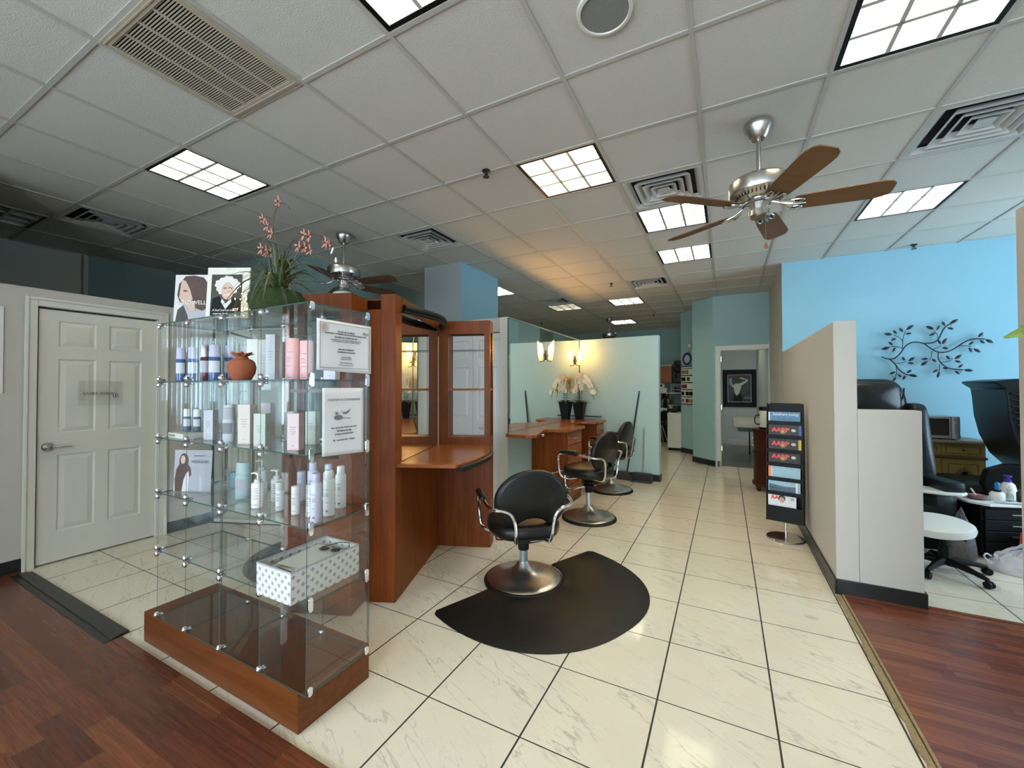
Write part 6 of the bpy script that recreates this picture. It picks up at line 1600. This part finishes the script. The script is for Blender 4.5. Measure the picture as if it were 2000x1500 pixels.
GEMS = [(1.73, 1.98), (1.865, 2.041), (1.716, 1.845), (2.068, 2.026), (2.226, 2.079), (2.175, 1.863), (2.473, 1.948), (2.405, 1.845), (1.845, 1.716), (2.051, 1.682), (2.225, 1.72), (2.15, 1.572), (2.298, 1.564), (1.73, 1.529), (1.846, 1.518)]
t = thing('wall_sculpture', 'dark metal branch sculpture with leaves and clear beads on the blue wall', 'wall art', (2.1, 6.28, 1.8))
b = MB(); yw = 6.262
for k, s_ in enumerate(STEMS): b.tube([(x, yw, z) for x, z in s_], .0062 if k in (0, 4, 7, 11) else .0032, 7, smooth=2)
for x, z in ((1.75,1.732), (2.163,1.784), (2.406,1.928), (2.006,1.896)): b.tube([(x, yw, z), (x, 6.299, z)], .004, 6)
obj('branches', b, 'decor', t)
for x0, z0, x1, z1 in LEAVES:
    b = MB(); L_ = math.hypot(x1-x0, z1-z0); b.leaf((x0, yw-.006, z0), (x1, yw-.006, z1), max(.024, L_*.42), nrm=(0,-1,0), n=8, fold=.25); obj('metal_leaf', b, 'decor', t, solid=.0015)
for x, z in GEMS:
    b = MB(); b.lathe([(0,-.010), (.012,-.004), (.013,.003), (.006,.009), (0,.010)], (x, yw-.008, z), 10); obj('bead', b, 'gem', t)

# distressed green cabinet with painted palm doors
t = thing('palm_cabinet', 'distressed olive-green cabinet with painted palm trees against the blue wall', 'cabinet', (1.98, 6.08, 0))
xa, xb, ya = 1.665, 2.335, 5.90
b = MB(); b.box(xa, xb, ya, 6.28, .06, .815); obj('body', b, 'green_cab', t, smooth=0, bevel=.004)
b = MB(); b.box(xa-.04, xb+.045, ya-.04, 6.284, .815, .845); obj('top', b, noise_mat('cabinet_top', (.22, .19, .15), .5, 9, .35), t, smooth=0, bevel=.008)
b = MB(); b.box(xa-.012, xb+.012, ya-.014, 6.28, .655, .680); obj('moulding', b, 'green_cab_d', t, smooth=0, bevel=.006)
b = MB(); b.box(xa-.015, xb+.015, ya-.018, 6.28, .03, .075); obj('moulding', b, 'green_cab_d', t, smooth=0, bevel=.006)
for x in (xa+.03, xb-.03):
    b = MB(); b.lathe([(0,.001), (.02,.001), (.03,.015), (.02,.03), (0,.03)], (x, ya+.03, 0), 12); obj('foot', b, 'green_cab_d', t)
xm = (xa+xb)/2
for s, (x0, x1) in enumerate(((xa+.012, xm-.004), (xm+.004, xb-.012))):
    b = MB(); b.box(x0, x1, ya-.010, ya, .690, .805); dr = obj('drawer', b, 'green_cab', t, smooth=0, bevel=.003)
    b = MB(); q = .03
    for a in ((x0+q,x1-q,.712,.716),(x0+q,x1-q,.782,.786),(x0+q,x0+q+.005,.716,.782),(x1-q-.005,x1-q,.716,.782)): b.box(a[0], a[1], ya-.014, ya-.010, a[2], a[3])
    obj('drawer_moulding', b, 'green_cab_d', dr, smooth=0)
    b = MB(); b.lathe([(0,0), (.006,0), (.011,.010), (.010,.018), (0,.022)], ((x0+x1)/2, ya-.010, .748), 12, Matrix.Rotation(R(90), 4, 'X')); obj('knob', b, 'bronze', dr)
    b = MB(); b.box(x0, x1, ya-.010, ya, .085, .645); dr = obj('door', b, 'green_cab', t, smooth=0, bevel=.003)
    b = MB()
    for a in ((x0+.045,x1-.045,.125,.131),(x0+.045,x1-.045,.600,.606),(x0+.045,x0+.051,.131,.600),(x1-.051,x1-.045,.131,.600)): b.box(a[0], a[1], ya-.013, ya-.010, a[2], a[3])
    obj('door_moulding', b, 'green_cab_d', dr, smooth=0)
    kx = x1-.022 if s == 0 else x0+.022
    b = MB(); b.lathe([(0,0), (.006,0), (.012,.010), (.010,.018), (0,.022)], (kx, ya-.010, .47), 12, Matrix.Rotation(R(90), 4, 'X')); obj('knob', b, 'bronze', dr)
    cxp = (x0+x1)/2+.01; b = MB(); b.tube([(cxp, ya-.0105, .15), (cxp+.004, ya-.0105, .35), (cxp-.002, ya-.0105, .50)], .006, 6)
    for a in range(9):
        an = R(-35+a*31); l_ = .085; pts_ = [(cxp-.002, ya-.012, .50), (cxp-.002+.05*math.cos(an), ya-.012, .50+.045*math.sin(an)+.02), (cxp-.002+l_*math.cos(an), ya-.012, .50+.07*math.sin(an)-.02)]
        b.blade(pts_, .018, nrm=(0,1,0))
    obj('painted_palm', b, noise_mat('palm_paint', (.10, .095, .02), .6, 20, .4), dr, solid=.0008)

t = thing('microwave', 'silver microwave oven with dark window on top of the palm cabinet', 'microwave', (1.96, 6.08, .8455))
b = MB(); b.box(1.68, 2.165, 5.93, 6.24, .856, 1.09); obj('casing', b, 'steel_tube', t, smooth=0, bevel=.006)
b = MB(); b.box(1.69, 2.085, 5.922, 5.9295, .868, 1.085); dr = obj('door', b, 'steel_tube', t, smooth=0, bevel=.002)
b = MB(); b.box(1.70, 2.075, 5.919, 5.9215, .888, 1.066); obj('window', b, mat('microwave_glass', (.02,.018,.018), .08), dr, smooth=0)
b = MB(); b.prism([(2.09,5.93),(2.095,5.912),(2.125,5.905),(2.155,5.912),(2.16,5.93)], .86, 1.088); pn = obj('control_panel', b, 'steel_tube', t, smooth=40)
b = MB(); b.box(2.11, 2.14, 5.903, 5.906, 1.045, 1.065)
for k in range(5):
    for i in range(3): b.box(2.112+i*.010, 2.119+i*.010, 5.903, 5.9062, .93+k*.018, .938+k*.018)
obj('buttons', b, 'ink_g', pn, smooth=0)
for x in (1.72, 2.12):
    b = MB(); b.cyl((x, 5.97, 0), .014, .8455, .857, 10); obj('foot', b, 'black', t)
b = MB(); b.tube([(2.165, 6.1, .90), (2.20, 6.08, .89), (2.215, 6.06, .87), (2.19, 6.04, .852)], .004, 6); obj('power_cable', b, 'black', t)

# padded massage chairs
def wrinkle(b, amp, seed):
    rr = random.Random(seed)
    for v_ in b.bm.verts: v_.co += Vector((rr.uniform(-1,1), rr.uniform(-1,1), rr.uniform(-1,1)))*amp
t = thing('massage_chair', 'black padded massage chair behind the low wall end, left of the cabinet', 'massage chair', (1.36, 5.25, 0))
def rpad(w_, h_, th, c, mtx, m, nm, par, r=.08, bulge=.04):
    """rounded cushion standing in local xz, thickness along y"""
    b = MB(); n = 40; out = []
    for k in range(n):
        a = 2*PI*k/n; c_, s_ = math.cos(a), math.sin(a); e = .42
        out.append((math.copysign(abs(c_)**e, c_)*w_/2, math.copysign(abs(s_)**e, s_)*h_/2))
    rings = []
    for s, y in ((.80, -th/2-bulge*.6), (.93, -th/2-bulge*.2), (.985, -th/4), (1, 0), (.985, th/4), (.93, th/2), (.7, th/2+.01)):
        rings.append([b.bm.verts.new(mtx @ Vector((x*s, y, z*s))) for x, z in out])
    for A_, B_ in zip(rings, rings[1:]):
        for k in range(n): b._f([A_[k], A_[(k+1)%n], B_[(k+1)%n], B_[k]])
    ce = b.bm.verts.new(mtx @ Vector((0, -th/2-bulge, 0)))
    for k in range(n): b._f([rings[0][(k+1)%n], rings[0][k], ce])
    b._f(rings[-1]); return obj(nm, b, m, par, smooth=70)
mx = Matrix.Translation((1.30, 5.30, .98)) @ Matrix.Rotation(R(12), 4, 'Z') @ Matrix.Rotation(R(-8), 4, 'X')
bk = rpad(.56, 1.02, .16, None, mx, 'leather', 'backrest', t)
mx2 = Matrix.Translation((1.275, 5.165, 1.30)) @ Matrix.Rotation(R(12), 4, 'Z') @ Matrix.Rotation(R(-8), 4, 'X')
rpad(.44, .30, .07, None, mx2, 'leather', 'head_cushion', t)
b = MB(); pts_ = [mx @ Vector((.235*math.cos(a)*1.0, -.112, .40 + .24*math.sin(a))) for a in [R(-168+k*14) for k in range(13)]]; b.tube(pts_, .006, 6); obj('piping', b, 'black', bk)
b = MB(); b.cbox((1.36, 4.98, .40), (.60, .56, .18), rz=R(12), bevel=.05); obj('seat', b, 'leather', t)
b = MB(); b.cbox((1.625, 5.02, .56), (.15, .62, .10), rz=R(12), bevel=.04); obj('armrest', b, 'leather_d', t)
b = MB(); b.cbox((1.615, 5.05, .30), (.12, .56, .42), rz=R(12), bevel=.04); obj('side_panel', b, 'leather_d', t)
b = MB(); b.cbox((1.04, 4.98, .34), (.12, .60, .52), rz=R(12), bevel=.04); obj('side_panel', b, 'leather_d', t)
b = MB(); b.cbox((1.36, 5.05, .16), (.56, .60, .26), rz=R(12), bevel=.03); obj('base', b, 'black', t)
b = MB(); b.cbox((1.36, 5.03, .02), (.50, .50, .036), rz=R(12), bevel=.005); obj('floor_plate', b, 'black', t)
mx = Matrix.Translation((1.62, 5.28, .86)) @ Matrix.Rotation(R(12), 4, 'Z') @ Matrix.Rotation(R(-10), 4, 'X')
rpad(.14, .78, .20, None, mx, 'leather_d', 'side_bolster', t)
t = thing('arm_tray', 'white moulded arm tray in front of the left massage chair', 'tray', (1.66, 4.72, .49))
b = MB(); b.prism([(-.30,.10),(-.28,-.06),(.02,-.14),(.13,-.12),(.19,-.04),(.15,.06),(-.05,.12)], 0, .024, Matrix.Translation((1.585, 4.80, .500))); obj('tray', b, 'white_seat', t, bevel=.008)
b = MB(); b.cbox((1.50, 4.80, .44), (.16, .16, .11), bevel=.03); obj('tray_mount', b, 'black', t)

t = thing('massage_chair', 'black quilted massage chair at the right edge, leaning back', 'massage chair', (2.45, 5.3, 0))
n_before = set(bpy.data.objects)
prof = [(2.35,.62),(2.24,.75),(2.17,.93),(2.135,1.12),(2.125,1.30),(2.115,1.385),(2.055,1.435),(2.05,1.455),(2.20,1.475),(2.32,1.478),(2.47,1.45),(2.52,1.30),(2.56,1.0),(2.66,.70),(2.62,.58)]
b = MB(); b.prism(prof, -5.62, -5.02, Matrix(((1,0,0,0),(0,0,-1,0),(0,1,0,0),(0,0,0,1)))); bk = obj('backrest', b, 'leather_d', t, bevel=.02)
b = MB()
for k in range(12):
    z = .74+k*.055; f = (z-.7)/.8; x = 2.27-.15*math.sin(min(1, f*1.2)*PI/2)+.02
    b.tube([(x+.005, 5.016, z), (x+.12, 5.010, z-.03), (x+.26, 5.016, z-.06)], .008, 6, smooth=1)
b.tube([(2.30,5.012,.72), (2.22,5.010,.95), (2.20,5.010,1.2), (2.22,5.010,1.40)], .006, 6); b.tube([(2.36,5.012,1.40), (2.40,5.008,1.2), (2.47,5.012,1.05)], .012, 6)
obj('quilting', b, 'leather', bk)
b = MB(); b.cbox((2.12, 5.30, .42), (.62, .60, .20), bevel=.06); obj('seat', b, 'leather', t)
b = MB(); b.prism([(1.95,.55),(1.98,.66),(2.10,.715),(2.30,.72),(2.52,.66),(2.60,.50),(2.60,.10),(1.98,.10)], -5.08, -4.98, Matrix(((1,0,0,0),(0,0,-1,0),(0,1,0,0),(0,0,0,1)))); obj('armrest', b, 'black', t, bevel=.02)
b = MB(); b.cbox((2.30, 5.32, .17), (.66, .56, .32), bevel=.03); obj('base', b, 'black', t)

t.location = (2.45+.09, 5.3+.22, 0)
# black drawer trolley with a white top
tr = thing('salon_trolley', 'low black drawer trolley with a white top full of nail-care bottles', 'trolley', (1.82, 4.70, 0), R(17))
def T_(n, b, m, par=tr, **kw): return obj(n, b, m, par, world=False, **kw)
b = MB(); b.box(.025, .56, .025, .29, .045, .435); T_('cabinet', b, 'black', smooth=0, bevel=.006)
b = MB(); b.prism([(.06,-.012),(.60,-.012),(.60,.31),(-.005,.31),(-.012,.09)], .435, .455); T_('top', b, 'white', smooth=0, bevel=.004)
b = MB(); b.box(.07, .59, .0, .0115, .418, .434); T_('front_rail', b, 'black', smooth=0)
for k in range(4):
    z0 = .06+k*.089; b = MB(); b.box(.045, .54, .012, .0245, z0, z0+.082); d_ = T_('drawer', b, 'black', smooth=0, bevel=.003)
    b = MB(); b.box(.22, .36, .002, .0115, z0+.040, z0+.048); obj('drawer_handle', b, 'steel', d_, world=False, smooth=0)
for x, y in ((.07,.07), (.52,.07), (.07,.25), (.52,.25)):
    b = MB(); b.lathe([(0,-.010), (.021,-.010), (.022,0), (.021,.010), (0,.010)], (x, y, .0235), 14, Matrix.Rotation(R(90), 4, 'X')); T_('caster', b, 'black')
mt = wm(tr)
def on(x, y): return tuple(mt @ Vector((x, y, .4555)))
g5 = 'bottles and pots on the white trolley top'
def simple(name, label, cat, x, y, parts, group=g5, rz=0):
    t = thing(name, label, cat, on(x, y), rz, group)
    for nm, prof, m, kw in parts:
        b = MB(); b.lathe(prof, (0,0,0), 24, None, kw.get('sx', 1), kw.get('sy', 1)); obj(nm, b, m, t, world=False)
    return t
t = simple('soap_bowl', 'clear round bowl of pink liquid with a white spoon on the trolley', 'bowl', .105, .16, [('bowl', [(0,0), (.050,0), (.062,.01), (.064,.045), (.061,.045), (.059,.012), (0,.010)], 'acrylic', {}), ('pink_liquid', [(0,.010), (.0588,.012), (.0588,.034), (0,.034)], 'pink_soap', {})])
b = MB(); b.tube([(.0,0,.02), (-.035,0,.085)], .006, 8); obj('spoon', b, 'white', t, world=False)
t = simple('pump_bottle', 'white square bottle with black collar and blue pump on the trolley', 'bottle', .225, .13, [('body', [(0,0), (.042,0), (.046,.006), (.047,.055), (.036,.072), (.02,.076), (0,.076)], 'white', {'sy': .8}), ('collar', [(0,.074), (.022,.074), (.024,.088), (0,.09)], 'black', {}), ('pump', [(0,.09), (.014,.09), (.018,.105), (.016,.12), (.018,.135), (.010,.15), (0,.155)], 'teal_pump', {})])
simple('spray_bottle', 'small clear bottle with a cream spray top on the trolley', 'bottle', .30, .12, [('body', [(0,0), (.024,0), (.025,.005), (.025,.05), (.012,.065), (0,.065)], 'acrylic', {}), ('spray_top', [(0,.064), (.012,.064), (.013,.09), (.020,.095), (.020,.105), (.006,.11), (.005,.125), (0,.126)], 'cream', {})])
simple('jug_bottle', 'dark brown bottle with black cap at the right of the trolley', 'bottle', .385, .10, [('body', [(0,0), (.042,0), (.044,.005), (.044,.075), (.030,.095), (.016,.105), (0,.105)], 'brown_btl', {'sy': .8}), ('cap', [(0,.104), (.019,.104), (.019,.128), (0,.129)], 'black', {})])
simple('soap_bottle', 'large white bottle with a purple pump behind the brown bottle', 'bottle', .40, .25, [('body', [(0,0), (.045,0), (.052,.01), (.054,.06), (.042,.115), (.02,.135), (0,.136)], 'white', {'sy': .7}), ('pump', [(0,.134), (.022,.134), (.024,.155), (.012,.16), (.012,.175), (.026,.178), (.026,.19), (0,.192)], 'purple', {})])
t = thing('paper_towel', 'crumpled white paper towel and file on the trolley edge', 'paper', on(.33, .045), R(17)); b = MB(); n = 10; rr = random.Random(4)
g_ = [[b.bm.verts.new((-.13+.34*i/n, -.03+.06*j/3, .003+.010*rr.random())) for j in range(4)] for i in range(n+1)]
for i in range(n):
    for j in range(3): b._f([g_[i][j], g_[i+1][j], g_[i+1][j+1], g_[i][j+1]])
obj('towel', b, 'paper', t, world=False, solid=.001)
b = MB(); b.cbox((-.12, -.02, .006), (.16, .018, .003), rz=-.25); obj('nail_file', b, 'grey_p', t, world=False, smooth=0)

# low white stool on a black star base
t = thing('pedicure_stool', 'low round stool with a thick white seat on a black five-arm castor base', 'stool', (1.46, 4.28, 0))
def S_(n, b, m, **kw): return obj(n, b, m, t, world=False, **kw)
b = MB(); m_ = Matrix.Translation((-.065, -.035, .345)) @ Matrix.Rotation(R(-3), 4, 'Y') @ Matrix.Rotation(R(4), 4, 'X')
b.lathe([(0,-.03), (.19,-.03), (.215,-.018), (.222,.005), (.215,.030), (.19,.044), (.10,.048), (0,.047)], (0,0,0), 48, m_); S_('seat', b, 'white_seat')
b = MB(); b.cbox((-.04,-.02,.292), (.18,.16,.03)); S_('seat_plate', b, 'black', smooth=0)
b = MB(); b.lathe([(0,.06), (.036,.06), (.034,.20), (.024,.205), (.024,.285), (0,.285)], seg=22); S_('gas_column', b, 'black')
b = MB(); b.tube([(.03,.02,.27), (.12,.05,.25), (.14,.055,.235)], .008, 8); S_('lever', b, 'black')
for k in range(5):
    a = R(-60+72*k+4); b = MB(); c_, s_ = math.cos(a), math.sin(a)
    b.tube([(.02*c_, .02*s_, .085), (.12*c_, .12*s_, .085), (.22*c_, .22*s_, .068), (.262*c_, .262*s_, .058)], [.030,.024,.018,.014], 10, smooth=1); ar = S_('star_arm', b, 'black')
    b = MB()
    for s in (-1, 1): b.lathe([(0,-.008), (.024,-.008), (.026,0), (.024,.008), (0,.008)], (.268*c_-s*.013*s_, .268*s_+s*.013*c_, .0265), 18, Matrix.Rotation(a, 4, 'Z') @ Matrix.Rotation(R(90), 4, 'X'))
    b.lathe([(0,.03), (.016,.03), (.014,.055), (0,.06)], (.262*c_, .262*s_, 0), 12); obj('castor', b, 'black', ar, world=False)

# bags on the floor
def blob(cx, cy_, w_, d_, h_, seed, m, nm, par, n=28, k_=10, lump=.12):
    rr = random.Random(seed); b = MB(); rings = []
    ph = [rr.uniform(0, 6.28) for _ in range(6)]
    for j in range(k_+1):
        f = j/k_; rad = (math.cos(f*PI/2)**.55) if f < 1 else .02
        rings.append([b.bm.verts.new((cx + w_/2*rad*math.cos(a)*(1+lump*math.sin(3*a+ph[0]+2*f)+lump*.6*math.sin(7*a+ph[1]+5*f)), cy_ + d_/2*rad*math.sin(a)*(1+lump*math.sin(4*a+ph[2])), .002+h_*f*(1+.12*math.sin(2*a+ph[3])+.07*math.sin(9*a+ph[4]+6*f)*(f>0)))) for a in [2*PI*i/n for i in range(n)]])
    for v_ in rings[0]: v_.co.z = .002
    for A_, B_ in zip(rings, rings[1:]):
        for i in range(n): b._f([A_[i], A_[(i+1)%n], B_[(i+1)%n], B_[i]])
    b._f(rings[-1]); b._f(rings[0][::-1]); return obj(nm, b, m, par, smooth=50)
t = thing('plastic_bag', 'crumpled white plastic bag on the floor by the black trolley', 'bag', (1.98, 4.56, 0)); blob(2.02, 4.52, .50, .26, .205, 3, 'fabric_bag', 'bag', t, n=56, k_=18, lump=.09)
for v_ in t.children[-1].data.vertices:
    p = v_.co; k_ = max(0, min(1, (p.z-.01)/.03)); q = abs(math.sin(p.x*27+4*math.sin(p.y*19)+p.z*22))
    v_.co += Vector((.010*math.sin(p.z*70+p.x*30), .012*math.sin(p.x*48+p.z*60), -.030*q))*k_
b = MB(); b.tube([(1.80,4.50,.10), (1.76,4.47,.13), (1.74,4.46,.10), (1.78,4.44,.06)], .006, 6, smooth=1); obj('bag_handle', b, 'fabric_bag', t)
t = thing('red_bag', 'flat red bag tucked behind the white plastic bag', 'bag', (2.16, 4.70, 0)); b = MB(); b.cbox((2.20, 4.74, .125), (.34, .05, .245), rz=R(17), ry=.12, bevel=.02); obj('bag', b, 'red_cloth', t)
t = thing('foot_basin_items', 'dark speckled heap of foot-care items beside the stool', 'basket', (1.60, 4.98, 0)); blob(1.70, 4.66+.02, .17, .12, .36, 8, 'gravel', 'heap', t, lump=.1)
t['label'] = 'dark glittering bag standing behind the white stool seat'; t['category'] = 'bag'; t.name = 'sequin_bag'

# leafy plant at the right edge
t = thing('potted_plant', 'bright green broad leaf of a plant reaching in at the right edge', 'potted plant', (1.25, 1.72, 0))
b = MB(); b.lathe([(0,.010), (.13,.010), (.17,.30), (.18,.34), (.165,.34), (.15,.29), (0,.29)], (1.28, 1.72, 0), 28); obj('pot', b, 'cream', t)
b = MB(); b.tube([(1.28,1.72,.29), (1.26,1.72,.8), (1.20,1.73,1.3), (1.05,1.75,1.52), (.93,1.765,1.575)], .008, 8, smooth=1); b.tube([(1.27,1.72,.5), (1.35,1.66,1.0), (1.42,1.60,1.3)], .007, 8, smooth=1); obj('stem', b, 'leaf', t)
b = MB(); b.leaf((.93,1.765,1.578), (.750,1.785,1.555), .125, nrm=(0,-.35,1), n=8, fold=.25); b.leaf((.95,1.765,1.572), (.79,1.80,1.592), .10, nrm=(.1,-.2,1), n=8)
b.leaf((1.42,1.60,1.3), (1.58,1.52,1.42), .12, n=8); b.leaf((1.35,1.66,1.0), (1.20,1.56,1.12), .11, n=8); b.leaf((1.38,1.63,1.1), (1.52,1.72,1.2), .11, n=8); obj('leaves', b, 'leaf_bright', t, solid=.001)
